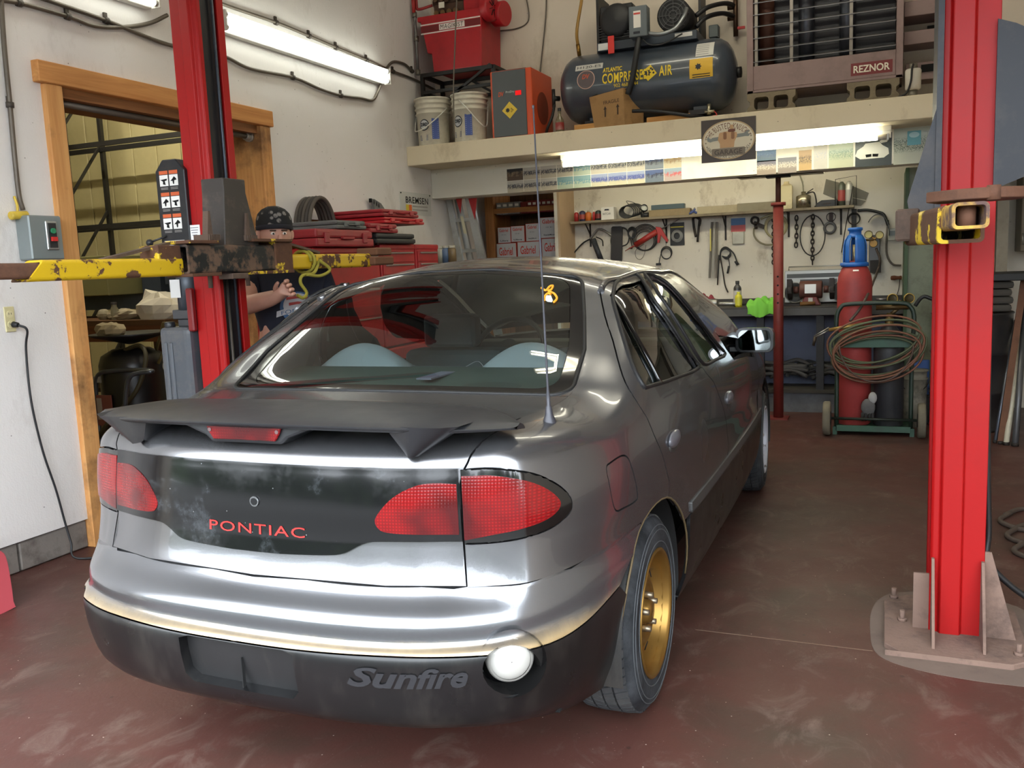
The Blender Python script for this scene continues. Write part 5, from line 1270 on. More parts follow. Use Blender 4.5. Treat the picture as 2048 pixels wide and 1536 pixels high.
# compressor
cp_ = thing('air_compressor', 'dark blue-grey horizontal air compressor with yellow lettering on the ledge', 'air compressor', (-1.75, 7.05, ZL))
tx0, tx1, ty, tr = -2.42, -1.04, 7.05, .265; tzc = ZL+.075+tr
m_tank = M((62, 70, 80), .3, var=.06, coat=.4, dirt=(96, 92, 88), damt=.25)
tz = lambda x: tzc
prof = [(.001, 0), (.09, .006), (.17, .03), (.225, .068), (.255, .115), (.265, .16), (.265, tx1-tx0-.16), (.255, tx1-tx0-.115), (.225, tx1-tx0-.068), (.17, tx1-tx0-.03), (.09, tx1-tx0-.006), (.001, tx1-tx0)]
MB().lathe((tx0, ty, tzc), prof, X_, 40).build('tank', m_tank, cp_)
MB().cyl((tx1-.01, ty, tzc), (tx1+.03, ty, tzc), .04, n=8).build('end_plug', m_frm, cp_)
for x in (tx0+.22, tx1-.34):
    MB().box(x, x+.16, ty-.16, ty+.16, ZL+.04, ZL+.075).build('foot_plate', m_frm, cp_)
    MB().box(x+.03, x+.13, ty-.12, ty+.12, ZL+.075, tzc-.2).build('saddle', m_tank, cp_)
# tank surface coords: s along X, t = height on the front
def tk(x, ang, l=.001): return V((x, ty-(tr+l)*math.cos(ang), tzc+(tr+l)*math.sin(ang)))
def tfn(xc, ac, l=.003): return lambda a, b: tk(xc+a, ac+b/tr, l)
m_ty = M((226, 196, 40), .5, var=.03)
X1 = lambda px: at(px, 140, 1, ty-tr).x
text('ATLANTIC', (0, 0, 0), X_, Z_, 1, 1, m_ty, cp_, bold=.02, fn=lambda a, b: tk(X1(1224)+a*.15, .32+b*.036/tr, .003))
text('COMPRESSED', (0, 0, 0), X_, Z_, 1, 1, m_ty, cp_, bold=.02, space=1.1, fn=lambda a, b: tk(X1(1250)+a*.36, .07+b*.075/tr, .003))
text('AIR', (0, 0, 0), X_, Z_, 1, 1, m_ty, cp_, bold=.02, space=1.1, fn=lambda a, b: tk(X1(1331)+a*.10, .10+b*.075/tr, .003))
text('902 468 4444', (0, 0, 0), X_, Z_, 1, 1, m_ty, cp_, fn=lambda a, b: tk(X1(1251)+a*.19, -.15+b*.026/tr, .003))
def tpatch(name, xc, ac, w, h, mat, par, rot=0, l=.0015):
    n = 8; rows = []
    for i in range(n+1):
        r = []
        for j in range(n+1):
            a, b = (j/n-.5)*w, (i/n-.5)*h; c, s_ = math.cos(rot), math.sin(rot); r.append(tk(xc+a*c-b*s_, ac+(a*s_+b*c)/tr, l))
        rows.append(r)
    return MB().sheet(rows).build(name, mat, par)
bd_ = tpatch('brand_diamond', X1(1298), .09, .085, .085, m_ty, cp_, .62)
MB().add([tk(X1(1298)-.012+(.03 if i % 2 == 0 else .018)*math.cos(PI*i/7), .09-.0+(.03 if i % 2 == 0 else .018)*math.sin(PI*i/7)/tr, .003) for i in range(14)], [tuple(range(14))]).build('badge_wheel', m_ink, bd_)
for d in ((.026, .02), (.034, -.004), (.014, .03)): MB().add([tk(X1(1298)+d[0]+.008*math.cos(t), .09+(d[1]+.008*math.sin(t))/tr, .003) for t in np.linspace(0, 2*PI, 11)[:-1]], [tuple(range(10))]).build('badge_dot', m_ink, bd_)
yl_ = tpatch('yellow_label', X1(1402), .05, .17, .14, M((214, 170, 44), .5, var=.05), cp_)
MB().add([tk(X1(1402)-.02+(.026 if i % 2 == 0 else .016)*math.cos(PI*i/7), .09+(.026 if i % 2 == 0 else .016)*math.sin(PI*i/7)/tr, .003) for i in range(14)], [tuple(range(14))]).build('badge_wheel', m_ink, yl_)
for k in range(2): tpatch('print_line', X1(1402), -.12-.06*k, .13, .006, m_ink, yl_, 0, .0025)
tpatch('instruction_label', X1(1408), .62, .13, .13, M((206, 204, 196), .5, var=.05), cp_)
for k in range(6): tpatch('print_line', X1(1404), .44+.07*k, .09, .004, M((120, 120, 120), .6), cp_, 0, .0025)
tpatch('serial_label', X1(1176), .50, .22, .05, M((190, 188, 182), .5), cp_)
text('H120-ES', (0, 0, 0), X_, Z_, 1, 1, m_ink, cp_, fn=lambda a, b: tk(X1(1176)+a*.19, .50+b*.022/tr, .003))
def disc(name, xc, ac, r, mat, l): return cpoly(circ(0, 0, r, 28), lambda a, b: tk(xc+a, ac+b/tr, l)).build(name, mat, cp_)
disc('maker_ring', X1(1171), .12, .072, M((196, 160, 146), .5), .0015); disc('maker_disc', X1(1171), .12, .066, M((92, 82, 84), .5), .0025)
text('DV', (0, 0, 0), X_, Z_, 1, 1, M((200, 86, 54), .5), cp_, bold=.02, shear=.2, fn=lambda a, b: tk(X1(1171)+a*.06, .20+b*.036/tr, .004))
# machinery on top
ztk = tzc+tr
px0, px1 = X1(1188), X1(1390)
MB().box(px0, px1, ty-.17, ty+.17, ztk-.02, ztk+.045).build('top_plate', M((52, 60, 70), .4), cp_, bevel=.003)
MB().box(px0-.02, px0+.0, ty-.1, ty+.2, ztk-.05, ztk+.42).build('guard_post', m_frm, cp_)
MB().box(px1-.02, px1, ty-.0, ty+.2, ztk+.04, ztk+.42).build('guard_post', m_frm, cp_)
m_blkc = M((28, 28, 30), .55)
MB().lathe((px0+.16, ty-.20, ztk+.19), [(.001, -.02), (.09, -.01), (.125, .01), (.13, .05), (.13, .2), (.001, .2)], Y_, 28).box(px0+.03, px0+.29, ty-.17, ty+.05, ztk+.04, ztk+.31).build('pump', m_blkc, cp_, bevel=.01)
for k in range(6): MB().box(px0+.02, px0+.30, ty-.185, ty+.06, ztk+.06+k*.012*1.6, ztk+.066+k*.012*1.6).build('pump_fin', m_blkc, cp_)
mo_ = V((X1(1343), ty-.12, ztk+.17))
mt_ = MB().cyl(mo_-Y_*.05, mo_+Y_*.25, .125, n=32).build('motor', m_blkc, cp_, bevel=.008)
for rr_ in (.03, .055, .08, .105): MB().tube([mo_-Y_*.062+V((rr_*math.cos(t), 0, rr_*math.sin(t))) for t in np.linspace(0, 2*PI, 25)[:-1]], .0035, 5, True).build('fan_grille_ring', M((84, 84, 86), .4, .4), mt_)
for k in range(8): MB().bar(mo_-Y_*.06+V((.02*math.cos(k*PI/4), 0, .02*math.sin(k*PI/4))), mo_-Y_*.06+V((.118*math.cos(k*PI/4), 0, .118*math.sin(k*PI/4))), .005, .005).build('fan_grille_spoke', M((74, 74, 76), .4, .4), mt_)
sx0, sx1 = X1(1262), X1(1298)
MB().box(sx0, sx1, ty-.30, ty-.20, ztk+.02, ztk+.24).build('starter_box', M((92, 100, 104), .45), cp_, bevel=.005)
patch(((sx0+sx1)/2-.005, ty-.30, ztk+.145), X_, Z_, .055, .12, M((216, 212, 204), .5), cp_, 'starter_label')
patch(((sx0+sx1)/2-.005, ty-.30, ztk+.185), X_, Z_, .05, .012, M((190, 60, 50), .5), cp_, 'warning_strip', lift=.003)
patch(((sx0+sx1)/2-.01, ty-.30, ztk+.05), X_, Z_, .05, .018, m_ink, cp_, 'label_window')
MB().tube(spline([((sx1), ty-.27, ztk+.04), (sx1+.10, ty-.28, ztk+.02), (sx1+.2, ty-.26, ztk+.05), (sx1+.26, ty-.22, ztk+.14), (sx1+.27, ty-.18, ztk+.2)], 6), .016, 10).build('flex_conduit', M((136, 140, 142), .35, .7), cp_)
MB().tube(spline([((sx0+sx1)/2, ty-.27, ztk+.02), ((sx0+sx1)/2-.005, ty-.30, ztk-.05), ((sx0+sx1)/2-.02, ty-.31, tzc+.12), ((sx0+sx1)/2-.05, ty-.31, tzc-.02), ((sx0+sx1)/2-.09, ty-.29, tzc-.12)], 6), .022, 10).build('drop_hose', M((26, 27, 29), .5), cp_)
MB().tube(spline([((sx0+sx1)/2+.03, ty-.28, ztk+.0), (sx1+.02, ty-.30, ztk-.05), (sx1+.12, ty-.28, ztk-.05), (sx1+.24, ty-.2, ztk+.02)], 6), .006, 6).build('control_wire', M((34, 34, 36), .5), cp_)
patch((px0+.06, ty-.17, ztk+.012), X_, Z_, .10, .05, M((208, 208, 206), .5), cp_, 'plate_label')
rt_ = MB().box(X1(1221)-.025, X1(1221)+.025, ty-.235, ty-.228, ztk-.06, ztk+.07).build('red_tag', M((206, 52, 44), .5), cp_, bevel=.003)
patch((px1-.10, ty-.17, ztk+.02), X_, Z_, .13, .03, M((206, 204, 200), .5), cp_, 'plate_label')
psx = X1(1416)
MB().box(psx-.03, psx+.04, ty-.05, ty+.03, ztk+.0, ztk+.09).cyl((psx, ty, ztk-.02), (psx, ty, ztk+.01), .015).build('pressure_switch', M((72, 80, 80), .5), cp_, bevel=.005)
MB().tube(spline([(px1-.02, ty-.1, ztk+.16), (px1+.06, ty-.05, ztk+.22), (px1+.16, ty+.1, ztk+.27), (px1+.21, ty+.24, ztk+.28)], 6), .018, 8).tube(spline([(px1-.02, ty-.1, ztk+.08), (px1+.05, ty-.05, ztk+.15), (px1+.14, ty+.1, ztk+.20), (px1+.21, ty+.24, ztk+.20)], 6), .018, 8).build('outlet_hose', M((26, 26, 28), .5), cp_)
vx = px1+.22
MB().cyl((vx, YU-.06, ztk+.05), (vx, YU-.06, ztk+.42), .018, n=10).cyl((vx-.06, YU-.06, ztk+.27), (vx, YU-.06, ztk+.27), .02, n=8).cyl((vx-.06, YU-.06, ztk+.19), (vx, YU-.06, ztk+.19), .02, n=8).build('manifold', M((88, 66, 50), .4, .7), cp_)
MB().box(vx, vx+.07, YU-.07, YU-.05, ztk+.10, ztk+.118).build('valve_lever', M((190, 44, 44), .5), cp_)
MB().cyl(tk(tx0+.16, 1.35, .0), tk(tx0+.155, 1.35, .09), .016, n=10).build('brass_fitting', M((140, 106, 50), .35, .8), cp_)
MB().tube(spline([tk(tx0+.155, 1.35, .08), tk(tx0+.16, 1.35, .2), (tx0+.19, ty-.02, ztk+.5), (tx0+.18, ty, ztk+.8)], 6), .013, 8).build('yellow_hose', M((150, 112, 44), .45), cp_)
MB().cyl((tx0-.02, ty-.06, tzc-.05), (tx0-.06, ty-.10, tzc-.05), .02, n=10).cyl((tx0-.055, ty-.1, tzc-.12), (tx0-.055, ty-.1, tzc+.02), .014).build('drain_valve', m_frm, cp_)
MB().tube(spline([(tx0-.05, ty-.1, tzc-.1), (tx0-.06, ty-.14, tzc-.2), (tx0-.10, ty-.14, ZL+.06), (tx0-.13, ty-.1, ZL+.02)], 5), .012, 8).build('drain_hose', m_frm, cp_)
dvx = X1(1412)
MB().cyl((dvx, ty-.16, tzc-.235), (dvx, ty-.17, tzc-.31), .014, n=8).cyl((dvx-.03, ty-.17, tzc-.29), (dvx+.04, ty-.17, tzc-.29), .011, n=8).build('blow_off', M((176, 168, 140), .3, .8), cp_)
MB().tube(spline([(dvx+.04, ty-.17, tzc-.29), (dvx+.06, ty-.18, tzc-.32), (dvx+.03, ty-.2, ZL+.01)], 5), .004).build('red_wire', M((180, 44, 40), .5), cp_)
# timber bearers, bottle, cardboard box, loose cable
m_bl = WOOD((196, 146, 84), (160, 110, 58), 0)
def block(label, x0, x1, y0, y1, z0, z1, g='timber bearers under the compressor'): return tag(MB().box(x0, x1, y0, y1, z0, z1).build('timber_block', m_bl, bevel=.003), label, 'block', g)
block('short pine block sticking out under the left end of the compressor', tx0+.16, tx0+.36, 6.80, 7.28, ZL, ZL+.042)
block('long pine board under the right half of the compressor', X1(1290), X1(1378), 6.80, 7.25, ZL, ZL+.042)
bt = thing('glue_bottle', 'dusty glass bottle with red label beside the dryer on the ledge', 'bottle', lg_(1120, 262, 6.84))
bo = V((lg_(1120, 262, 6.84).x, 6.84, ZL))
MB().lathe(bo, [(.001, 0), (.034, 0), (.034, .085), (.03, .10), (.012, .135), (.012, .17), (.001, .17)], n=18).build('glass', M((120, 108, 84), .15, var=.2), bt)
MB().lathe(bo, [(.0345, .02), (.0345, .078)], n=18).build('label_band', M((140, 44, 38), .5, dirt=(200, 190, 180)), bt)
MB().lathe(bo, [(.014, .165), (.014, .19), (.001, .19)], n=14).build('cap', m_frm, bt)
cbx = thing('cardboard_box', 'battered brown cardboard box marked FRAGILE leaning on the compressor', 'box', (lg_(1230, 250, 6.80).x, 6.86, ZL))
m_card = M((156, 120, 76), .85, var=.12, dirt=(104, 76, 46), damt=.6, ds=5)
c0, c1 = lg_(1186, 250, 6.79).x, lg_(1250, 245, 6.79).x
MB().add([V((c0+.015, 6.79, ZL)), V((c1-.0, 6.78, ZL)), V((c1+.11, 6.92, ZL)), V((c0+.12, 6.93, ZL)), V((c0-.02, 6.785, ZL+.235)), V((c1-.005, 6.775, ZL+.275)), V((c1+.115, 6.92, ZL+.255)), V((c0+.10, 6.93, ZL+.22))],
         [(0, 1, 5, 4), (1, 2, 6, 5), (2, 3, 7, 6), (3, 0, 4, 7), (3, 2, 1, 0)]).build('carton', m_card, cbx, solid=.005)
MB().sheet([[V((c0-.015+i*.05, 6.785+j*.035, ZL+.235+i*.006+.012*math.sin(i*2+j*1.7))) for i in range(7)] for j in range(4)]).build('bin_liner', M((26, 26, 26), .4), cbx, solid=.003)
fo, fe = V((c0+.0, 6.785, ZL)), V((c1-c0-.01, -.01, .02)).normalized()
text('FRAGILE', (c0+.155, 6.782, ZL+.185), fe, V((-.05, 0, 1)), .125, .026, M((58, 40, 26), .7), cbx, lift=.005)
for k, xx in enumerate((.105, .205)): MB().prism([(-.005, 0), (.005, 0), (.005, .055), (.013, .055), (0, .08), (-.013, .055), (-.005, .055)], V((c0+xx, 6.775, ZL+.075+.008*k)), fe, Z_, .001).build('arrow_mark', M((58, 40, 26), .7), cbx)
MB().tube(spline([(X1(1262), 6.80, ZL+.10), (X1(1300), 6.79, ZL+.085), (X1(1350), 6.78, ZL+.045), (X1(1380), 6.80, ZL+.02), (X1(1400), 6.9, ZL+.015)], 6), .014, 8).build('loose_hose', M((28, 28, 30), .5), cp_)
# heater on concrete blocks
m_mauve = M((138, 116, 112), .5, .2, var=.08, dirt=(100, 82, 76), damt=.5)
hx0, hx1, hy = at(1494, 150, 1, 6.90).x, at(1806, 120, 1, 6.90).x, 6.90
zb = ZL+.15
ht = thing('unit_heater', 'mauve unit heater with slatted grille standing on concrete blocks', 'heater', ((hx0+hx1)/2, 7.1, zb))
H_ = 1.0
MB().box(hx0, hx0+.045, hy, YU-.02, zb, zb+H_).box(hx1-.045, hx1, hy, YU-.02, zb, zb+H_).box(hx0, hx1, hy+.3, YU-.02, zb, zb+H_).box(hx0, hx1, hy, YU-.02, zb, zb+.02).build('cabinet', m_mauve, ht, bevel=.003)
MB().box(hx0+.045, hx1-.045, hy+.003, hy+.02, zb+.02, zb+.19).build('lower_panel', m_mauve, ht, bevel=.003)
MB().box(hx0+.05, hx1-.05, hy+.24, hy+.29, zb+.18, zb+H_-.02).build('heat_exchanger', M((60, 60, 64), .4, .5, var=.4, vs=3), ht)
for xx in (hx0+.12, hx0+.40, hx0+.68): MB().cyl((xx, hy+.18, zb+.2), (xx, hy+.18, zb+H_), .055).build('burner_tube', M((96, 60, 46), .6, .3) if xx < hx0+.2 else M((86, 88, 96), .35, .6), ht)
for k in range(9): MB().obox(V(((hx0+hx1)/2, hy+.02, zb+.225+k*.082)), (hx1-hx0-.09, .055, .004), X_, V((0, 1, .35)), V((0, -.35, 1))).build('louvre', M((150, 146, 140), .3, .8), ht)
for xx in (hx0+.055, hx0+.30, hx0+.70): MB().box(xx, xx+.022, hy+.005, hy+.012, zb+.19, zb+H_).build('grille_bar', M((132, 126, 120), .35, .7), ht)
patch((hx1-.20, hy+.003, zb+.085), X_, Z_, .27, .085, M((112, 36, 38), .5), ht, 'name_plate', lift=.0)
text('REZNOR', (hx1-.20, hy+.003, zb+.085), X_, Z_, .235, .05, M((224, 216, 196), .5), ht, lift=.003, bold=.02)
MB().box(hx1+.005, hx1+.45, hy+.12, YU-.05, zb+.42, zb+.52).box(hx1+.005, hx1+.45, hy+.16, YU-.05, zb+.24, zb+.33).box(hx1+.02, hx1+.45, hy+.2, YU-.05, zb-.0, zb+.12).build('side_duct', m_mauve, ht, bevel=.003)
MB().box(hx1+.12, hx1+.45, hy+.19, hy+.2, zb+.05, zb+.10).build('duct_slot', m_dark, ht)
ff = thing('fuel_filter', 'white canister fuel filter with a looped line beside the heater', 'filter', (at(1828, 170, 1, 6.88).x, 6.9, ZL))
fo = V((at(1826, 170, 1, 6.88).x, 6.88, ZL))
MB().lathe(fo+Z_*.05, [(.001, 0), (.04, 0), (.05, .01), (.052, .13), (.045, .14), (.001, .14)], n=24).build('canister', M((210, 204, 190), .45, dirt=(150, 130, 100)), ff)
MB().cyl(fo, fo+Z_*.05, .03).cyl(fo+Z_*.19, fo+Z_*.225, .028).build('filter_head', M((130, 124, 112), .4, .6), ff)
MB().tube(spline([fo+V((0, -.02, .22)), fo+V((-.01, -.07, .18)), fo+V((-.015, -.07, .10)), fo+V((-.04, -.05, .03)), fo+V((-.09, -.03, .01))], 6), .007, 8).build('fuel_line', m_frm, ff)
def cinder(label, x0):
    w, d, h = .34, .19, .148
    t = thing('concrete_block', label, 'concrete block', (x0+w/2, 6.99, ZL), 'hollow blocks under the heater')
    m = MB(); y0, y1 = 6.895, 6.895+d; th = .03
    # flanged ends and three webs, hollows open to the front
    o_ = [(0, 0), (w, 0), (w, h*.28), (w-.02, h*.4), (w-.02, h*.6), (w, h*.72), (w, h), (0, h), (0, h*.72), (.02, h*.6), (.02, h*.4), (0, h*.28)]
    n_ = len(o_)
    h1 = rrect(.05, w/2-.018, .03, h-.03, .022); h2 = rrect(w/2+.018, w-.05, .03, h-.03, .022)
    pts = [V(p) for p in o_+h1+h2]; ed = []
    k = 0
    for L_ in (o_, h1, h2): ed += [(k+i, k+(i+1) % len(L_)) for i in range(len(L_))]; k += len(L_)
    vo, _, fo_ = delaunay_2d_cdt(pts, ed, [], 0, 1e-6)[:3]; A = np.array([p[:2] for p in vo]); fs = []
    for f in fo_:
        c = A[list(f)].mean(0)
        if inside(o_, c[:1], c[1:])[0] and not inside(h1, c[:1], c[1:])[0] and not inside(h2, c[:1], c[1:])[0]: fs.append(list(f))
    N_ = len(A); m.add([V((x0+p[0], y0, ZL+p[1])) for p in A]+[V((x0+p[0], y1, ZL+p[1])) for p in A], fs+[[i+N_ for i in f[::-1]] for f in fs]+[(a, b, b+N_, a+N_) for a, b in ed])
    m.build('block', M((124, 112, 92), .95, var=.25, dirt=(84, 72, 58), damt=.7, ds=8, bump=.6), t)
cinder('hollow concrete block under the left corner of the heater', hx0+.0)
cinder('hollow concrete block under the right corner of the heater', hx1-.36)
# ================================================================ pictures and signs
def PHOTO(sky, land, mark, seed, mk=.5):
    key = ('P', sky, land, mark, seed)
    if key in MATS: return MATS[key]
    t = NT('snapshot_%d' % len(MATS)); g = t.n('SeparateXYZ'); t.l(t.coord(kind='Generated'), g.inputs[0])
    n1 = t.noise(14+seed, 6, .7, (1+seed*.1, 1, 1.5)); h = t.math('ADD', g.outputs['Z'], t.math('MULTIPLY', t.math('SUBTRACT', n1, .5), .35))
    dk = lambda c: tuple(int(q*.86) for q in c)
    k = t.mix(t.ramp(h, .55, .62), lin(dk(land)), lin(dk(sky)))
    band = t.math('MULTIPLY', t.ramp(h, .30, .42), t.ramp(h, .66, .78, (1, 1, 1, 1), (0, 0, 0, 1)))
    k = t.mix(t.math('MULTIPLY', band, t.ramp(t.noise(30+seed*3, 4), mk-.06, mk+.08)), k, lin(mark))
    t.bsdf(k, .35); MATS[key] = t.m
    return t.m
YP = 7.18
zt0, zs0, zb0 = at(1030, 337, 1, YP).z, at(1030, 361.5, 1, YP).z, at(1030, 386, 1, YP).z
cols_ = [1014, 1047, 1081, 1114, 1147, 1182, 1216, 1254, 1290, 1328, 1364]
ordn = ['first', 'second', 'third', 'fourth', 'fifth', 'sixth', 'seventh', 'eighth', 'ninth', 'tenth']
def snap(label, x0, x1, z0, z1, mat):
    o = MB().box(x0+.003, x1-.003, YP-.003, YP-.0005, z0+.002, z1-.002).build('photograph', mat)
    return tag(o, label, 'photograph', 'photographs pinned along the beam')
for i in range(10):
    x0, x1 = at(cols_[i], 360, 1, YP).x, at(cols_[i+1], 360, 1, YP).x
    for r in range(2):
        if i == 0 and r == 0: m_, what = PHOTO((26, 24, 26), (96, 74, 52), (130, 110, 84), 1), 'dark deer portrait photo'
        elif i in (8,): m_, what = PHOTO((70, 92, 140), (110, 120, 130), (40, 40, 60), 2+r), 'blue-toned racing photo'
        elif i == 9: m_, what = (PHOTO((196, 166, 110), (206, 190, 150), (150, 120, 80), 4), 'amber cloudy photo') if r == 0 else (PHOTO((150, 170, 180), (190, 170, 160), (180, 80, 80), 5), 'photo of a pale red race car')
        elif i in (3, 4) and not (i == 3 and r == 0): m_, what = PHOTO((136, 172, 172), (186, 196, 168), (90, 130, 140), 6+r+i), 'teal washed-out photo'
        elif i in (5, 6, 7) and r == 1: m_, what = PHOTO((160, 170, 200), (216, 206, 172), (74, 84, 140), 9+i, .4), 'blue-violet thicket photo'
        else: m_, what = PHOTO((210, 204, 190), (208, 196, 170), (60, 62, 70), 13+i*2+r, .45), 'snow-field photo'
        snap('%s in %s row, %s from left on the beam' % (what, 'upper' if r == 0 else 'lower', ordn[i]), x0, x1, zs0 if r == 0 else zb0, zt0 if r == 0 else zs0, m_)
def snap2(label, p0, p1, mat): a, b = at(*p0, 1, YP), at(*p1, 1, YP); return snap(label, a.x, b.x, b.z, a.z, mat)
snap2('blue car photo just right of the oval garage sign', (1513, 302), (1553, 322), PHOTO((96, 130, 170), (70, 100, 120), (40, 70, 110), 40))
snap2('faded person photo below the blue car photo', (1513, 322), (1553, 348), PHOTO((120, 116, 128), (168, 150, 130), (200, 190, 170), 41))
snap2('faded beach photo second from the oval sign', (1555, 316), (1594, 345), PHOTO((130, 126, 130), (160, 146, 132), (210, 200, 180), 42))
snap2('amber motorcycle photo on the beam', (1597, 301), (1624, 340), PHOTO((190, 150, 96), (206, 170, 110), (70, 56, 44), 43))
snap2('collage page with three small blue pictures', (1627, 290), (1655, 337), PHOTO((206, 200, 186), (210, 204, 188), (120, 130, 170), 44, .6))
snap2('greenish tractor and bicycle photo on the beam', (1657, 287), (1707, 334), PHOTO((196, 206, 180), (198, 200, 164), (80, 110, 90), 45))
pc = snap2('photo of a white race car on a dark ground', (1710, 270), (1784, 330), PHOTO((44, 50, 54), (50, 56, 50), (66, 76, 70), 46))
a = at(1747, 300, 1, YP)
for nm, P, mt in (('car_shape', [(-.115, -.03), (-.10, .01), (-.06, .035), (-.045, .055), (.05, .06), (.07, .035), (.11, .01), (.115, -.03), (.08, -.055), (-.08, -.055)], M((206, 204, 190), .4)), ('wing_shape', [(.05, .065), (.10, .09), (.115, .075), (.10, .055), (.06, .05)], M((200, 198, 186), .4)), ('grille_shape', [(-.045, -.025), (-.004, -.022), (-.004, -.042), (-.04, -.045)], m_dark), ('grille_shape', [(.004, -.022), (.045, -.025), (.04, -.045), (.004, -.042)], m_dark), ('stripe_shape', [(-.03, .0), (-.01, .05), (0, .02), (.01, .05), (.03, .0), (.0, .03)], M((104, 100, 94), .4))):
    MB().prism(P, a+V((-.01, -.004, -.005)) - Y_*(.001 if nm != 'car_shape' else 0), X_, Z_, .0008).build(nm, mt, pc)
ps = snap2('pale photo of a blue roadside sign and pole, rightmost on the beam', (1787, 258), (1873, 324), PHOTO((206, 214, 200), (204, 206, 184), (66, 84, 70), 47))
a = at(1828, 290, 1, YP)
MB().prism(rrect(-.045, .045, .0, .10, .004), a+V((0, -.0035, 0)), X_, Z_, .0008).build('sign_shape', M((96, 160, 172), .4), ps)
MB().prism(circ(0, .072, .034, 20, .02), a+V((0, -.0045, 0)), X_, Z_, .0008).build('oval_shape', M((160, 196, 200), .4), ps)
MB().prism([(.085, -.03), (.09, -.03), (.09, .085), (.115, .088), (.115, .092), (.06, .092), (.06, .088), (.085, .085)], a+V((0, -.0035, 0)), X_, Z_, .0008).build('pole_shape', M((150, 156, 150), .4), ps)
# oval garage sign hung on the ledge
a, b = at(1402, 242, 1, 6.75), at(1512, 318, 1, 6.75)
sg = thing('garage_sign', 'dark square tin sign with cream oval reading The Busted Knuckle Garage', 'sign', ((a.x+b.x)/2, 6.75, b.z))
sw, sh_ = b.x-a.x, a.z-b.z; so = V(((a.x+b.x)/2, 6.752, (a.z+b.z)/2))
m_sdk, m_scr = M((62, 52, 46), .45, dirt=(90, 76, 62)), M((206, 196, 172), .5, var=.05)
MB().box(a.x, b.x, 6.752, 6.757, b.z, a.z).build('board', m_sdk, sg, bevel=.001)
e1, e2 = sw*.485, sh_*.455
MB().prism(circ(0, 0, e1, 48, e2), so, X_, Z_, .0012).build('oval_rim', M((176, 150, 112), .5), sg)
MB().prism(circ(0, 0, e1*.95, 48, e2*.94), so-Y_*.001, X_, Z_, .0012).build('oval_face', m_scr, sg)
m_brn = M((104, 58, 44), .6)
def arc_txt(s_, rx, rz, a0, a1, h, mat, up=1):
    def f(p, q):
        an = a0+(a1-a0)*(p+.5); d = V((math.cos(an), 0, math.sin(an))); return so+V((d.x*(rx+up*q*h), -.003, d.z*(rz+up*q*h)))
    text(s_, so, X_, Z_, 1, 1, mat, sg, bold=.0, space=1.15, fn=f)
arc_txt('THE BUSTED KNUCKLE', e1*.78, e2*.72, math.radians(168), math.radians(12), .042, m_brn)
arc_txt('REPAIR & DESPAIR UNDER ONE ROOF', e1*.86, e2*.84, math.radians(205), math.radians(335), .026, m_sdk, -1)
MB().prism(rrect(-.12, .12, -.028, .028, .008), so+V((0, -.003, -.085)), X_, Z_, .001).build('name_bar', M((120, 108, 92), .5), sg)
text('GARAGE', so+V((0, -.003, -.085)), X_, Z_, .20, .036, M((70, 60, 52), .5), sg, lift=.003, bold=.01)
m_fl, m_fs = M((186, 148, 108), .6), M((136, 96, 66), .6)
MB().prism([(-.06, -.06), (.04, -.06), (.045, -.02), (.065, .02), (.06, .045), (.03, .05), (.03, .055), (-.03, .055), (-.065, .045), (-.075, .0), (-.06, -.03)], so+V((.0, -.0035, .005)), X_, Z_, .001).build('fist', m_fl, sg)
for k in range(4): MB().prism(rrect(-.058+k*.028, -.034+k*.028, .0, .052, .01), so+V((-.005, -.005, .004)), X_, Z_, .001).build('finger', m_fs if k % 2 else m_fl, sg)
MB().prism(rrect(-.012, .012, .04, .105, .008), so+V((.025, -.0045, .0)), X_, Z_, .001).build('bandaged_thumb', m_fl, sg)
MB().prism(rrect(-.026, .026, .0, .02, .006), so+V((.025, -.006, .055)), X_, Z_, .001).build('bandage', m_brn, sg)
MB().prism([(-.155, .01), (-.135, .03), (-.14, .012), (-.125, .006), (-.115, .014), (.115, .03), (.13, .045), (.155, .045), (.14, .03), (.145, .02), (.16, .022), (.145, .004), (.12, .006), (-.11, -.012), (-.13, -.018), (-.15, -.01)], so+V((.0, -.0025, .01)), X_, Z_, .001).build('wrench', M((120, 124, 118), .4), sg)
for s in (-1, 1):
    for k in range(4): MB().prism(circ(s*e1*.86*math.cos(math.radians(8-14*k)), e2*.86*math.sin(math.radians(8-14*k)), .006, 10), so-Y_*.0022, X_, Z_, .001).build('rivet_dot', M((140, 130, 110), .5), sg)
# brake-parts poster on the left wall
a, b = lw(798, 384, 0), lw(862, 425, 0)
po = thing('poster', 'white poster reading BREMSEN pinned to the left wall above the tool chest', 'poster', (XL, (a.y+b.y)/2, 1.83))
zb_, zt_p = 1.80, 1.99
MB().box(XL+.001, XL+.004, a.y, b.y, zb_, zt_p).build('sheet', M((206, 206, 200), .6, var=.03), po)
yc = (a.y+b.y)/2
text('BREMSEN', (XL+.004, yc+.02, zt_p-.065), Y_, Z_, .40, .055, M((28, 26, 26), .6), po, bold=.012, space=1.1)
patch((XL+.004, yc-.155, zt_p-.13), Y_, Z_, .05, .05, M((222, 200, 70), .6), po, 'yellow_square'); patch((XL+.004, yc-.105, zt_p-.13), Y_, Z_, .05, .05, M((226, 110, 50), .6), po, 'orange_square')
for k in range(2): patch((XL+.004, yc+.07, zt_p-.115-.03*k), Y_, Z_, .27, .012, M((170, 166, 160), .6), po, 'print_line')
for yy in (a.y+.02, b.y-.02): MB().ball((XL+.005, yy, zt_p-.012), .007, 8).build('pin', m_dark, po)

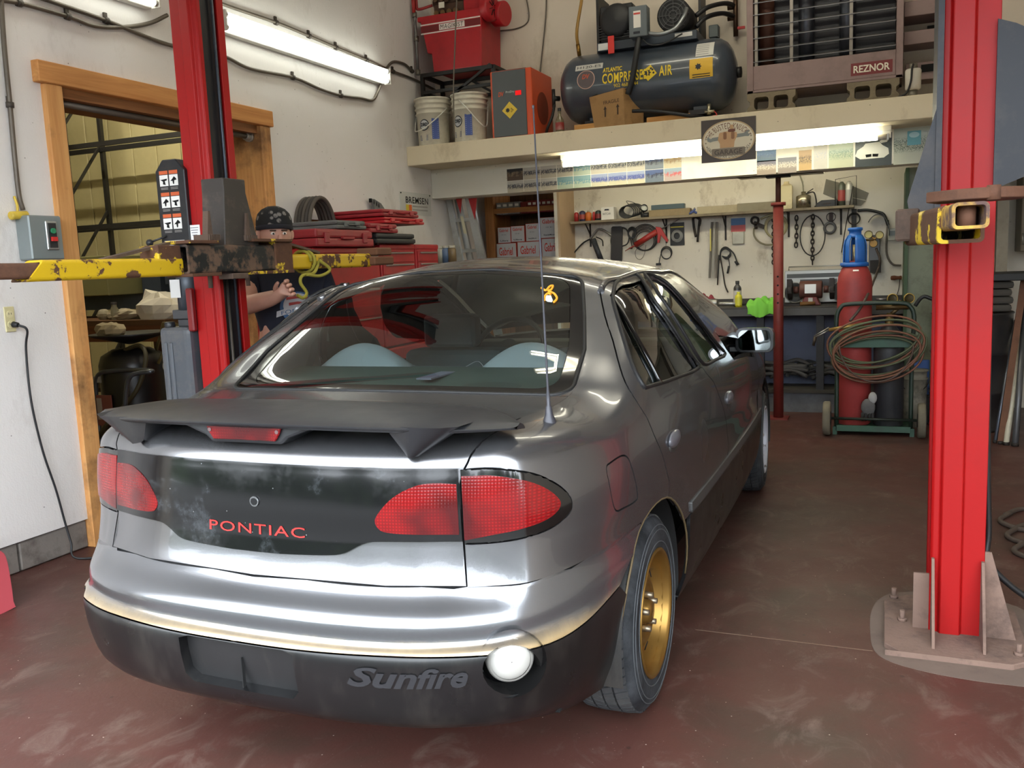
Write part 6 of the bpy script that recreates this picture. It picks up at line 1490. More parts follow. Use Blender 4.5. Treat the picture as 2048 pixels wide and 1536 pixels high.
# ================================================================ tool chest by the left wall
m_tr = M((168, 34, 38), .35, var=.08, dirt=(110, 34, 34), damt=.5, coat=.2)
m_ch = M((176, 172, 168), .3, .8)
FX = -3.25
def chest(label, y0, y1, z0, z1, rows_, handle=True):
    t = thing('tool_chest', label, 'tool chest', (FX-.22, (y0+y1)/2, z0), 'red tool chests')
    MB().box(XL+.02, FX, y0, y1, z0, z1).build('carcass', m_tr, t, bevel=.006)
    n = len(rows_); zc = z1-.05; 
    for hgt in rows_:
        d_ = MB().box(FX, FX+.008, y0+.02, y1-.02, zc-hgt+.006, zc).build('drawer', m_tr, t, bevel=.003)
        MB().box(FX+.008, FX+.022, y0+.05, y1-.05, zc-.018, zc-.006).build('handle', m_ch, d_, bevel=.003); zc -= hgt
    MB().box(XL+.02, FX+.006, y0-.004, y1+.004, z1-.04, z1).build('lid', m_tr, t, bevel=.008)
    return t
chest('narrow red drawer chest farthest along the left wall', 5.93, 6.29, .80, 1.525, (.085, .085, .085, .10, .12, .12))
chest('red drawer chest in the middle of the row behind the lift arm', 5.42, 5.91, .80, 1.525, (.085, .085, .085, .10, .12, .12))
t = chest('wide red tool cabinet nearest the timber opening', 4.62, 5.40, .80, 1.50, (.22, .2, .2))
tag(MB().box(XL+.02, FX+.03, 4.60, 6.31, .03, .79).build('tool_cabinet', m_tr, bevel=.01), 'low red roller cabinet under the row of tool chests', 'cabinet')
patch((FX+.008, 5.1, 1.44), Y_, Z_, .12, .02, M((206, 180, 120), .4, .5), t, 'badge')
def case(label, y0, y1, z0, h, mat, x0=XL+.04, x1=FX+.05, latch=True):
    t = thing('tool_case', label, 'tool case', ((x0+x1)/2, (y0+y1)/2, z0), 'plastic tool cases stacked on the chests')
    MB().box(x0, x1, y0, y1, z0, z0+h*.48).build('lower_shell', mat, t, bevel=.012, seg=2); MB().box(x0, x1-.005, y0+.005, y1-.005, z0+h*.5, z0+h).build('upper_shell', mat, t, bevel=.014, seg=2)
    if latch:
        for yy in (y0+.08, y1-.14): MB().box(x1-.006, x1+.008, yy, yy+.05, z0+h*.2, z0+h*.8).build('latch', mat, t, bevel=.004)
        MB().box(x1-.004, x1+.02, (y0+y1)/2-.07, (y0+y1)/2+.07, z0+h*.40, z0+h*.56).build('handle', mat, t, bevel=.006)
    return t
m_rc = M((150, 34, 40), .5, var=.1, dirt=(96, 40, 42), damt=.5); m_gc = M((100, 102, 100), .6, var=.1, dirt=(70, 66, 60))
case('faded red tool case with latches nearest the timber opening', 4.60, 5.26, 1.505, .11, m_rc)
case('grey tool case lying on the faded red tool case', 4.83, 5.18, 1.618, .055, m_gc)
case('small dark red case on the middle of the chests', 5.22, 5.60, 1.60, .065, m_rc)
case('bright red case slanting under the topmost case', 5.42, 6.0, 1.668, .045, M((180, 30, 36), .45))
case('topmost slim dark red case of the stack', 5.40, 5.92, 1.716, .05, m_rc)
case('black flat case under the small dark red case', 5.30, 5.85, 1.528, .07, M((34, 34, 36), .6), latch=False)
gb_ = thing('glove_box', 'grey carton of white gloves on the tool chests', 'box', (FX-.05, 5.36, 1.525))
MB().box(FX-.14, FX-.02, 5.30, 5.37, 1.527, 1.60).build('carton', M((90, 92, 98), .6), gb_, bevel=.003)
MB().sheet([[V((FX-.03+.02*math.sin(i*1.3+j), 5.38+i*.03, 1.53+.05*math.sin(j*1.1)+.015*math.cos(i*2.1+j))) for i in range(7)] for j in range(4)]).build('gloves', M((206, 206, 210), .7), gb_, solid=.004)
tr_ = thing('tool_clutter', 'heap of dark hand tools and cables in front of the black case', 'tools', (FX-.05, 5.65, 1.525))
for k in range(9):
    y0 = 5.45+random.random()*.42; x0 = FX-.12+random.random()*.1
    MB().tube(spline([(x0, y0, 1.54), (x0+.04, y0+.05, 1.555+random.random()*.03), (x0+.02, y0+.12, 1.54), (x0+.06, y0+.17, 1.535)], 4), .007+.004*random.random(), 6).build('tool', M(random.choice([(48, 46, 46), (60, 40, 38), (40, 66, 66), (84, 80, 74)]), .6), tr_)
hp = thing('rubber_hoops', 'upright loop of thick black rubber belts behind the tool cases', 'belts', (XL+.1, 5.25, 1.53))
for k in range(5):
    P = [V((XL+.05+k*.028, 5.22+.155*math.cos(a), 1.62+.235*math.sin(a)*(1.0))) for a in np.linspace(PI*1.02, -.02*PI, 28)]
    MB().tube([P[0]-Z_*.1]+P+[P[-1]-Z_*.1], .0135, 8).build('belt', M((66, 60, 54) if k % 2 else (84, 76, 68), .75), hp)
wh = thing('mud_flap', 'grey rubber flap leaning on the wall at the end of the tool chests', 'rubber flap', (XL+.06, 6.3, 1.525))
MB().prism([(0, 0), (.34, 0), (.34, .10), (.27, .25), (.16, .34), (.06, .37), (.02, .37), (.1, .2)], (XL+.03, 6.05, 1.527), Y_, Z_, .02).build('flap', M((112, 112, 110), .7), wh)
for k in range(4): MB().box(XL+.03, XL+.05, 6.06+k*.035, 6.075+k*.035, 1.87-k*.012, 1.90-k*.012).build('tab', m_dark, wh)
# small jars past the chests
for k, (px, c) in enumerate(((882, (170, 168, 150)), (893, (90, 110, 140)), (905, (120, 100, 70)))):
    p = at(px, 520, 1, 6.75); o = V((p.x, 6.75, 1.38)); lb = ['milky jar', 'small blue jar', 'brown jar'][k]
    t = thing('jar', '%s beside the far end of the red chests' % lb, 'jar', o, 'jars by the ladder'); MB().lathe(o, [(.001, 0), (.035, 0), (.035, .11), (.025, .125), (.001, .125)], n=16).build('body', M(c, .3), t); MB().lathe(o+Z_*.125, [(.028, 0), (.028, .02), (.001, .02)], n=16).build('lid', M((180, 176, 160), .4), t)
tag(MB().box(XL+.02, -3.22, 6.40, 6.95, .02, 1.378).build('side_cupboard', M((84, 80, 74), .7, dirt=(50, 46, 42)), bevel=.006), 'dull grey cupboard between the red chests and the ladder', 'cupboard')

# ================================================================ ladder, cabinet and cartons in the alcove
m_al = M((178, 180, 178), .35, .75, dirt=(120, 114, 104), damt=.5)
ld = thing('step_ladder', 'folded aluminium step ladder with red triangles leaning in the alcove', 'ladder', (-3.5, 7.5, 0))
def rail(xa, xb, y, w=.055, d=.03): MB().bar((xb, y-.10, 0), (xa, y+.0, 2.03), w, d, (0, 1, 0)).build('rail', m_al, ld)
bpy.data.objects  # ladder rails
rail(-3.70, -3.34, 7.42); rail(-3.655, -3.24, 7.50); rail(-3.50, -3.08, 7.42, .075)
for z in (.3, .6, .9, 1.2, 1.5, 1.78):
    f = z/2.03; MB().box(-3.30-.37*f, -3.10-.38*f+.0, 7.40, 7.46, z-.03, z).build('step', m_al, ld)
for (x, z, s) in ((-3.56, 1.92, 1), (-3.42, 1.86, 1)):
    MB().prism([(-.035, .09), (.05, .09), (.02, -.10)], (x-.02, 7.375+.0, z), X_, Z_, -.004).build('decal', M((180, 40, 40), .5), ld)
patch((-3.545, 7.395, 1.72), V((1, 0, 0)), V((-.18, 0, 1)), .03, .16, M((190, 182, 150), .6), ld, 'label')
m_cw = WOOD((170, 116, 66), (126, 80, 42), 2)
cb = thing('parts_cabinet', 'open pine shelf cabinet full of cartons in the alcove', 'cabinet', (-3.05, 7.95, 0))
cx0, cx1, cyf = -3.42, -2.70, 7.74
MB().box(cx0-.06, cx0, cyf, YB, 0, 1.955).build('side_panel', m_cw, cb); MB().box(cx0-.02, cx0+.03, cyf-.012, cyf+.02, 0, 1.955).build('face_frame', m_cw, cb)
MB().box(cx1, cx1+.03, cyf-.25, YB, 0, 1.955).build('side_panel', M((206, 200, 186), .6, dirt=(150, 130, 100)), cb); MB().box(cx1+.03, cx1+.05, cyf-.25, YB, 0, 1.955).build('trim_strip', M((176, 150, 120), .6), cb)
MB().box(cx0-.1, cx1, YB-.03, YB-.005, 0, 1.955).build('back_panel', WOOD((96, 66, 38), (64, 42, 24), 2), cb)
for z in (.35, 1.12, 1.765): MB().box(cx0, cx1, cyf, YB-.02, z, z+.045).build('shelf', WOOD((160, 108, 60), (120, 76, 40), 0), cb)
MB().box(cx0-.06, cx1, cyf-.02, cyf+.02, 1.94, 1.985).build('head_rail', WOOD((170, 116, 66), (126, 80, 42), 0), cb)
m_cart, m_cred = M((186, 184, 182), .7, var=.04), M((196, 58, 36), .6)
def carton(label, x0, x1, z0, z1, lines, y=7.80, dep=.34, rot=0):
    t = thing('parts_carton', label, 'carton', ((x0+x1)/2, y+dep/2, z0), 'shock absorber cartons')
    MB().box(x0, x1, y, y+dep, z0, z1).build('carton', m_cred, t, bevel=.002)
    MB().box(x0+.004, x1-.004, y-.0015, y+.0005, z0+.003, z1-.003).build('front_face', m_cart, t)
    w = x1-x0; xc = (x0+x1)/2; h = z1-z0
    text('Gabriel', (xc-w*.02, y-.0015, z1-h*.2), X_, Z_, w*.68, h*.20, m_cred, t, bold=.015)
    text('1993  80.1', (xc-w*.02, y-.0015, z1-h*.48), X_, Z_, w*.34, h*.05, m_ink, t)
    text(lines, (xc, y-.0015, z0+h*.15), X_, Z_, w*.60, h*.09, m_ink, t, bold=.02)
z_a = 1.168
xs_ = [-3.41, -3.215, -2.965]
carton('Gabriel carton with a green dot, lower left', -3.405, -3.20, z_a, 1.545, 'ReadyMount')
carton('Gabriel carton, lower middle', -3.19, -2.965, z_a, 1.55, 'ReadyMount')
carton('Gabriel carton, lower right', -2.945, -2.745, z_a, 1.57, 'ReadyMount')
carton('Gabriel Ultra carton, upper left', -3.39, -3.255, 1.547, 1.695, 'Ultra', y=7.81)
carton('Gabriel Ultra carton, second of the upper row', -3.25, -3.11, 1.552, 1.70, 'Ultra', y=7.80)
carton('tilted Gabriel carton, third of the upper row', -3.10, -2.965, 1.552, 1.715, 'ReadyMount', y=7.80)
carton('large Gabriel carton, upper right', -2.955, -2.755, 1.572, 1.762, 'ReadyMount', y=7.79)
MB().box(-3.26, -3.225, 7.796, 7.7985, 1.36, 1.41).build('green_sticker', M((100, 220, 60), .5), bpy.data.objects['parts_carton'])
def pbox(i, r, x0, w, mat, lab, g):
    z0 = 1.812+r*.056
    t = thing('spare_part_box', lab, 'box', (x0+w/2, 7.85, z0), g)
    MB().box(x0, x0+w-.004, 7.77, 8.0, z0, z0+.054).build('carton', mat, t, bevel=.001); patch((x0+w/2-.002, 7.77, z0+.026), X_, Z_, w*.62, .022, M((222, 220, 216), .6), t, 'end_label')
for r in range(2):
    for i in range(4): pbox(i, r, -3.375+i*.06, .06, M((128, 126, 126), .6), 'small grey spare-part box on the top shelf, %s row, %s from left' % (('lower', 'upper')[r], ordn[i]), 'grey boxes on the top shelf')
    for i in range(7): pbox(i, r, -3.06+i*.047, .047, M((120, 34, 34), .6), 'small dark red spare-part box on the top shelf, %s row, %s from left' % (('lower', 'upper')[r], ordn[i]), 'red boxes on the top shelf')
n_box = tag(MB().box(-3.13, -3.065, 7.77, 8.0, 1.812, 1.915).build('spare_part_box', M((110, 26, 28), .6), bevel=.002), 'taller plain dark red box between the small labelled boxes', 'box')

# the cabinet stands in its own niche, a little behind the tool wall
for o in list(col.objects):
    if o.parent is None and o.get('category') and (o is cb or o is n_box or o.name.startswith('parts_carton') or o.name.startswith('spare_part_box')):
        o.location = CAM+(o.location-CAM)*1.044; o.scale = (1.044,)*3
cb.location.z = 0.0
# ================================================================ tool wall
wp = lambda px, py, d=.03: at(px, py, 1, YB-d)
m_iron = M((44, 40, 38), .6, .4, dirt=(70, 50, 40)); m_steel = M((150, 148, 142), .3, .8); m_blkrub = M((26, 26, 28), .5)
SY, SZ = 8.07, at(1549, 419, 1, 8.07).z
x0, x1 = at(1140, 445, 1, SY).x, at(1708, 410, 1, SY).x
ws = thing('tool_shelf', 'long grubby wooden shelf on iron brackets above the tools', 'shelf', ((x0+x1)/2, 8.16, SZ-.02))
MB().box(x0, x1, SY, YB, SZ-.022, SZ).build('board', M((128, 116, 96), .8, dirt=(80, 70, 56), damt=.7), ws, bevel=.002)
for px in (1178, 1331, 1450, 1577, 1682):
    xx = wp(px, 430).x
    MB().box(xx-.008, xx+.008, YB-.008, YB-.002, SZ-.24, SZ-.022).bar((xx, YB-.01, SZ-.12), (xx, SY+.03, SZ-.026), .012, .006).build('bracket', m_iron, ws)
sp_ = lambda px, y=8.15: V((at(px, 440-(px-1140)*.065, 1, y).x, y, SZ))
def can(name, label, px, r, h, mat, cap=None, cat='can', y=8.15, prof=None, group='small containers on the wall shelf', band=None):
    o = sp_(px, y); t = thing(name, label, cat, o, group)
    MB().lathe(o, prof or [(.001, 0), (r, 0), (r, h*.86), (r*.7, h*.94), (r*.4, h), (.001, h)], n=18).build('body', mat, t)
    if cap: MB().lathe(o+Z_*h*(.9 if not prof else 1), [(r*.45, 0), (r*.45, .02), (.001, .022)], n=12).build('cap', cap, t)
    if band: MB().lathe(o, [(r+.0006, h*.2), (r+.0006, h*.65)], n=18).build('label_band', band, t)
    return t
can('spray_can', 'small red can at the left end of the wall shelf', 1153, .022, .09, M((160, 40, 40), .4), M((220, 210, 200), .5))
can('tin', 'dark blue tin second on the wall shelf', 1165, .03, .10, M((52, 54, 84), .4), band=M((150, 60, 50), .5))
can('tin', 'orange tin on the wall shelf beside the blue tin', 1177, .03, .085, M((196, 104, 40), .5), M((150, 140, 120), .5))
can('dropper_bottle', 'red dropper bottle on the wall shelf', 1188, .013, .085, M((170, 46, 44), .4), M((226, 220, 210), .5))
can('tin', 'dark green tin on the wall shelf beside the white carton', 1197, .03, .095, M((44, 58, 54), .4), band=M((120, 40, 40), .5))
o = sp_(1218); t = thing('parts_box', 'white cardboard box with black emblem on the wall shelf', 'box', o)
MB().box(o.x-.062, o.x+.062, 8.10, 8.2, SZ, SZ+.115).build('carton', M((214, 210, 202), .6), t, bevel=.002)
text('BATCAR', o+V((-.005, -.05, .055)), X_, Z_, .075, .018, m_ink, t, lift=.003); MB().prism([(-.025, 0), (.025, 0), (.018, .014), (-.018, .014)], o+V((-.005, -.052, .085)), X_, Z_, .001).build('emblem', m_ink, t)
o = sp_(1255); t = thing('wire_coil', 'tangled black cable coil on the wall shelf', 'cable', o)
for k in range(6): MB().tube([o+V((.07*math.cos(a)*(1+.08*k)+.01*k, -.03+.012*k, .06+.055*math.sin(a)+.004*k)) for a in np.linspace(0, 2*PI, 25)[:-1]], .0055, 6, True).build('turn', M((34, 34, 34), .5), t)
MB().tube(spline([o+V((.05, -.03, .1)), o+V((.0, -.03, .16)), o+V((.09, -.03, .13)), o+V((.15, -.04, .05)), o+V((.16, -.05, .0))], 6), .003).build('loose_end', M((34, 34, 34), .5), t)
o = sp_(1290); t = thing('headlamp', 'work lamp with glass lens and black stalk on the wall shelf', 'lamp', o)
MB().lathe(o+V((.0, -.03, .085)), [(.03, .03), (.036, 0), (.03, -.008)], V((.3, -.9, .2)), 20).build('rim', m_blkrub, t); MB().lathe(o+V((.0, -.03, .085)), [(.031, -.004), (.001, .006)], V((.3, -.9, .2)), 20).build('lens', M((206, 206, 196), .1), t)
MB().cyl(o+V((-.03, -.02, .02)), o+V((.04, -.02, .025)), .022).build('battery', m_blkrub, t); MB().cyl(o+V((-.02, -.02, .03)), o+V((0, -.02, .07)), .008).build('stalk', m_blkrub, t)
def long_box(label, pa, pb, h, mat, y=8.15, z=0, name='long_box', d=.09):
    a, b = sp_(pa, y), sp_(pb, y); return tag(MB().box(a.x, b.x, y-d/2, y+d/2, SZ+z, SZ+z+h).build(name, mat, bevel=.003), label, 'box', 'long boxes on the wall shelf')
long_box('brown long carton carrying the dark blue case on the wall shelf', 1300, 1382, .062, M((138, 120, 90), .8, dirt=(100, 84, 60)))
long_box('dark blue-green flat case on the brown long carton', 1304, 1370, .045, M((54, 72, 76), .4), z=.0622, name='flat_case', d=.06)
long_box('pale long carton right of the blue pliers on the wall shelf', 1396, 1476, .065, M((160, 148, 122), .8, dirt=(120, 104, 80)))
long_box('grey long carton beside the red steel prop on the wall shelf', 1476, 1560, .072, M((128, 120, 100), .8, dirt=(96, 84, 66)))
o = sp_(1386, 8.12); t = thing('pliers', 'blue-handled cutters lying on the wall shelf', 'pliers', o)
MB().tube(spline([o+V((-.035, 0, .012)), o+V((0, -.01, .03)), o+V((.035, 0, .012))], 5), .01).tube(spline([o+V((-.03, -.02, .01)), o+V((0, -.02, .022)), o+V((.02, -.01, .05))], 5), .008).build('handles', M((50, 66, 120), .5), t)
MB().cyl(o+V((-.01, -.01, .03)), o+V((.02, -.01, .06)), .007).build('jaws', m_steel, t)
o = sp_(1573); t = thing('jug', 'dirty cream plastic jug on the wall shelf behind the red prop', 'jug', o)
MB().prism(rrect(-.05, .05, 0, .2, .012), o+V((0, -.04, 0)), X_, Z_, -.08).build('body', M((196, 184, 146), .5, dirt=(130, 112, 80), damt=.7), t, bevel=.012, seg=2); MB().lathe(o+Z_*.2, [(.05, 0), (.03, .012), (.022, .02), (.022, .035), (.001, .036)], n=16).build('neck', M((206, 190, 150), .5), t)
o = sp_(1607); t = thing('oil_can', 'dented metal pump oil can with long flexible spout on the wall shelf', 'oil can', o)
MB().lathe(o, [(.001, 0), (.062, 0), (.062, .10), (.05, .11), (.02, .118), (.02, .14), (.001, .14)], n=24).build('body', M((150, 142, 122), .25, .85, var=.3), t)
MB().tube(spline([o+V((0, 0, .13)), o+V((-.01, 0, .22)), o+V((-.05, -.01, .32)), o+V((-.11, -.01, .36))], 6), .006).build('spout', M((120, 116, 100), .35, .7), t)
MB().tube(spline([o+V((.02, 0, .12)), o+V((.08, 0, .13)), o+V((.10, 0, .08)), o+V((.105, 0, .02)), o+V((.09, 0, .005))], 6), .006).tube([o+V((.03, 0, .13)), o+V((.08, 0, .16))], .004).build('handle', m_iron, t)
o = sp_(1655); t = thing('black_case', 'low black plastic case on the wall shelf beside the spray cans', 'case', o)
MB().prism([(-.09, 0), (.08, 0), (.08, .055), (-.045, .055), (-.09, .03)], o+V((0, -.05, 0)), X_, Z_, -.1).build('shell', m_blkrub, t, bevel=.004); MB().box(o.x-.03, o.x+.03, o.y-.055, o.y-.05, SZ+.02, SZ+.03).build('clasp', m_iron, t)
for px, c, lb in ((1683, (92, 96, 84), 'green and red spray can in the wire holder'), (1698, (196, 194, 186), 'silver spray can in the wire holder')):
    t = can('spray_can', lb, px, .03, .20, M(c, .35, .3, var=.3, vs=18), M((40, 40, 40), .4), y=8.14, band=M((150, 60, 54) if px < 1690 else (170, 168, 160), .5))
o = sp_(1690); t = thing('wire_holder', 'wire rack holding the two spray cans at the shelf end', 'rack', o)
MB().tube([o+V((-.075, -.05, .002)), o+V((-.075, -.05, .22)), o+V((.09, -.05, .24)), o+V((.09, -.05, .002))], .003, 6).build('wire', m_iron, t)
a = wp(1718, 360); t = thing('mesh_sheet', 'limp sheet of grey wire mesh hung behind the spray cans', 'mesh', a)
g_ = NT('wire_mesh'); tr2 = g_.n('BsdfTransparent'); df = g_.n('BsdfDiffuse'); df.inputs[0].default_value = lin((120, 118, 110)); mx = g_.n('MixShader'); mx.inputs[0].default_value = .42
g_.l(tr2.outputs[0], mx.inputs[1]); g_.l(df.outputs[0], mx.inputs[2]); g_.l(mx.outputs[0], g_.o.inputs[0])
for nm, L in (('upper_sheet', [(1652, 358), (1710, 374), (1738, 386), (1732, 400), (1690, 392), (1646, 388)]), ('lower_sheet', [(1646, 388), (1690, 392), (1732, 402), (1722, 412), (1700, 410)])):
    MB().add([wp(p[0], p[1], .012) for p in L], [tuple(range(len(L)))]).build(nm, g_.m, t, solid=.002)

# ---- tools hanging under the shelf
def hang(name, label, cat, px, py, group='tools hanging on the wall'): return thing(name, label, cat, wp(px, py, .03), group)
def coil(t, px, py, rx, rz, n, mat, r=.004, d=.03, name='turn'):
    c = wp(px, py, d); sx_ = wp(px+1, py, d).x-c.x
    for k in range(n):
        f = 1-.06*k; MB().tube([c+V((rx*f*math.cos(a)*sx_+.004*math.sin(k*3), -.003*k, rz*f*math.sin(a)*sx_-.006*k)) for a in np.linspace(0, 2*PI, 29)[:-1]], r, 6, True).build(name, mat, t)
t = hang('grease_gun', 'black lever grease gun with curved hose, leftmost on the tool wall', 'grease gun', 1190, 470)
MB().cyl(wp(1186, 478), wp(1206, 530), .026, n=18).build('barrel', M((36, 40, 48), .4, dirt=(120, 120, 120)), t)
MB().tube(spline([wp(1180, 478), wp(1190, 465), wp(1198, 458), wp(1210, 462), wp(1224, 472)], 5), .010).build('lever', m_steel, t)
MB().tube(spline([wp(1192, 474), wp(1204, 480), wp(1206, 492)], 5), .006).build('trigger', m_iron, t); MB().tube(spline([wp(1180, 478), wp(1165, 487), wp(1148, 506), wp(1140, 518)], 6), .007).build('hose', m_blkrub, t)
t = hang('knife_sheath', 'flat black leather sheath hanging beside the grease gun', 'sheath', 1235, 480)
MB().prism(rrect(-.055, .055, -.27, .16, .02), wp(1234, 487, .02), V((.99, 0, -.05)), V((.05, 0, 1)), .02).build('sheath', M((46, 44, 44), .6), t, bevel=.004); MB().tube(spline([wp(1230, 455), wp(1222, 480), wp(1226, 500), wp(1229, 522)], 5), .006).build('strap', m_blkrub, t)
t = hang('cable_loop', 'black cable arc next to the leather sheath', 'cable', 1250, 470); MB().tube(spline([wp(1238, 454), wp(1252, 458), wp(1258, 474), wp(1254, 488), wp(1242, 493)], 6), .006).build('cable', m_blkrub, t)
t = hang('wire_coil', 'big coil of thin dark wire behind the red caulking gun', 'cable', 1290, 470); coil(t, 1290, 475, 26, 26, 6, M((38, 40, 38), .5), .0035)
t = hang('rubber_ring', 'small knotted black hose left of the big wire coil', 'hose', 1264, 463); coil(t, 1264, 465, 8, 10, 3, m_blkrub, .007); MB().tube(spline([wp(1258, 470), wp(1262, 482), wp(1264, 496), wp(1258, 496)], 4), .006).build('end', m_blkrub, t)
t = hang('caulking_gun', 'red skeleton caulking gun hung slantwise over the wire coil', 'caulking gun', 1295, 475)
MB().cyl(wp(1271, 490, .07), wp(1314, 463, .07), .027, n=20).build('barrel', M((150, 40, 34), .4), t); MB().prism([(-.02, .05), (.03, .04), (.10, -.08), (.085, -.10), (.03, -.03), (.015, -.1), (-.005, -.1), (.0, -.02)], wp(1316, 464, .07), X_, Z_, .02).build('grip', M((164, 44, 40), .4), t, bevel=.003)
MB().cyl(wp(1314, 463, .07), wp(1360, 437, .05), .005).build('plunger', m_steel, t); MB().cyl(wp(1271, 490, .07), wp(1250, 502, .05), .009, .003).build('nozzle', M((150, 60, 50), .4), t)
t = hang('thin_loop', 'thin wire loop dangling below the caulking gun', 'wire', 1280, 505); MB().tube(spline([wp(1288, 488), wp(1272, 500), wp(1272, 514), wp(1280, 519), wp(1288, 510), wp(1292, 490)], 6), .002).build('wire', m_iron, t)
t = hang('blister_pack', 'black and yellow blister pack with clear coil on the tool wall', 'packet', 1354, 467)
a, b = wp(1340, 446, .006), wp(1369, 490, .006); MB().box(a.x, b.x, YB-.008, YB-.002, b.z, a.z).build('card', M((30, 30, 30), .5), t); patch(((a.x+b.x)/2, YB-.008, a.z-.04), X_, Z_, b.x-a.x-.01, .012, M((196, 180, 60), .5), t, 'yellow_band')
c = V(((a.x+b.x)/2, YB-.012, b.z+.085)); 
for k in range(4): MB().tube([c+V((.05*math.cos(q)*(1-.12*k), -.004*k, .055*math.sin(q)*(1-.12*k))) for q in np.linspace(0, 2*PI, 21)[:-1]], .005, 6, True).build('clear_tube', M((130, 130, 126), .15), t)
t = hang('cable_loop', 'small black lead coiled with a T-shaped plug below the shelf', 'cable', 1333, 505); coil(t, 1333, 505, 11, 12, 3, m_blkrub, .004); MB().tube(spline([wp(1322, 508), wp(1319, 520), wp(1318, 530)], 4), .004).box(wp(1312, 527).x, wp(1322, 527).x, YB-.035, YB-.025, wp(1318, 531).z, wp(1318, 526).z).build('plug', m_blkrub, t); MB().tube([wp(1332, 465), wp(1332, 495)], .0015, 5).build('string', m_iron, t)
t = hang('water_pump_pliers', 'dark slip-joint pliers hanging under the shelf', 'pliers', 1393, 455)
MB().tube(spline([wp(1386, 436), wp(1388, 455), wp(1392, 474)], 5), .011).build('handle', m_iron, t); MB().tube(spline([wp(1399, 440), wp(1397, 460), wp(1395, 484)], 5), .010).build('handle', m_iron, t); MB().tube(spline([wp(1386, 436), wp(1392, 434), wp(1400, 440), wp(1398, 452)], 5), .012).build('jaw', m_iron, t)
t = hang('wiper_blades', 'long packet of grey wiper strips hanging on the tool wall', 'wiper strips', 1428, 500)
for k in range(3): MB().bar(wp(1424+k*5, 444, .02+.004*k), wp(1419+k*7, 556, .02+.004*k), .018, .01, (0, 1, 0)).build('strip', M((96, 88, 76) if k != 1 else (150, 144, 132), .5), t)
patch(wp(1421, 480, .045), X_, Z_, .01, .2, M((206, 190, 90), .5), t, 'yellow_edge')
t = hang('bungee_packet', 'packet with blue and red card and clear bag on the tool wall', 'packet', 1475, 465)
a, b = wp(1462, 437, .006), wp(1491, 488, .006); MB().box(a.x, b.x, YB-.008, YB-.003, a.z-.075, a.z).build('blue_card', M((56, 96, 140), .5), t); MB().box(a.x, b.x, YB-.0085, YB-.003, a.z-.12, a.z-.062).build('red_card', M((170, 70, 70), .5), t)
MB().box(a.x+.01, b.x-.01, YB-.02, YB-.003, b.z, a.z-.12).build('bag', M((176, 172, 156), .3, dirt=(120, 112, 96)), t, bevel=.006)
t = hang('extension_lead', 'black power lead draped over a nail with dangling plugs', 'cable', 1455, 510)
for k in range(3): MB().tube(spline([wp(1439+k, 520), wp(1442, 500+k*2), wp(1451, 494+k*2), wp(1460, 500+k*2), wp(1461-k*2, 512), wp(1452, 518-k*2), wp(1444, 512)], 5), .005).build('turn', m_blkrub, t)
MB().tube(spline([wp(1459, 498), wp(1468, 508), wp(1474, 524)], 5), .006).cyl(wp(1471, 522), wp(1476, 530), .014, n=10).build('plug', m_blkrub, t); MB().tube(spline([wp(1456, 510), wp(1459, 530), wp(1456, 540)], 4), .004).cyl(wp(1458, 532), wp(1455, 547), .01, n=8).build('connector', m_blkrub, t); MB().tube(spline([wp(1440, 510), wp(1446, 545), wp(1450, 570), wp(1456, 585)], 4), .006).build('tail', m_iron, t); MB().tube([wp(1438, 510), wp(1435, 570)], .006, 6).build('tail', m_blkrub, t)
t = hang('thermostat_housing', 'black flanged fitting with a hose tail on the tool wall', 'fitting', 1512, 448)
MB().lathe(wp(1510, 441, .03), [(.038, 0), (.038, .03), (.022, .034), (.022, .0)], -Y_, 20).obox(wp(1518, 450, .03), (.10, .02, .035), (1, 0, -.5), Y_, (.5, 0, 1)).cyl(wp(1511, 448), wp(1512, 458), .014).build('casting', m_iron, t); MB().tube(spline([wp(1508, 456), wp(1508, 470), wp(1516, 482), wp(1530, 489), wp(1548, 489)], 5), .008).build('hose_tail', M((120, 112, 90), .5), t)
t = hang('clear_hose_coil', 'coil of yellowed clear hose behind the red steel prop', 'hose', 1552, 452); coil(t, 1552, 452, 22, 24, 3, M((150, 140, 104), .35), .008); MB().tube(spline([wp(1521, 438), wp(1540, 430), wp(1555, 428)], 4), .008).build('hose_end', M((150, 140, 104), .35), t)
def chain(t, P, link=.042, r=.006, mat=m_iron):
    S_ = spline(P, 10); L = [0]
    for i in range(1, len(S_)): L.append(L[-1]+(S_[i]-S_[i-1]).length)
    n = int(L[-1]/(link*.72)); k = 0
    for i in range(n):
        s_ = (i+.5)*L[-1]/n
        while k < len(L)-2 and L[k+1] < s_: k += 1
        p = S_[k].lerp(S_[k+1], (s_-L[k])/max(1e-6, L[k+1]-L[k])); d = (S_[k+1]-S_[k]).normalized(); x = d.cross(Y_).normalized() if i % 2 == 0 else Y_
        MB().tube([p+d*(link/2*math.cos(a))+x*(.013*math.sin(a)) for a in np.linspace(0, 2*PI, 13)[:-1]], r, 5, True).build('link', mat, t)
t = hang('chain', 'short rusty chain hanging left of the looped cable', 'chain', 1593, 460, 'chains on the tool wall'); chain(t, [wp(1593, 432), wp(1593, 465), wp(1592, 494)], .05)
t = hang('chain', 'long dark chain hanging inside the looped cable', 'chain', 1625, 480, 'chains on the tool wall'); chain(t, [wp(1626, 430), wp(1625, 480), wp(1625, 528)], .048)
t = hang('chain', 'dark chain hanging half behind the red steel prop', 'chain', 1548, 480, 'chains on the tool wall'); chain(t, [wp(1547, 436), wp(1547, 480), wp(1547, 528)], .04)
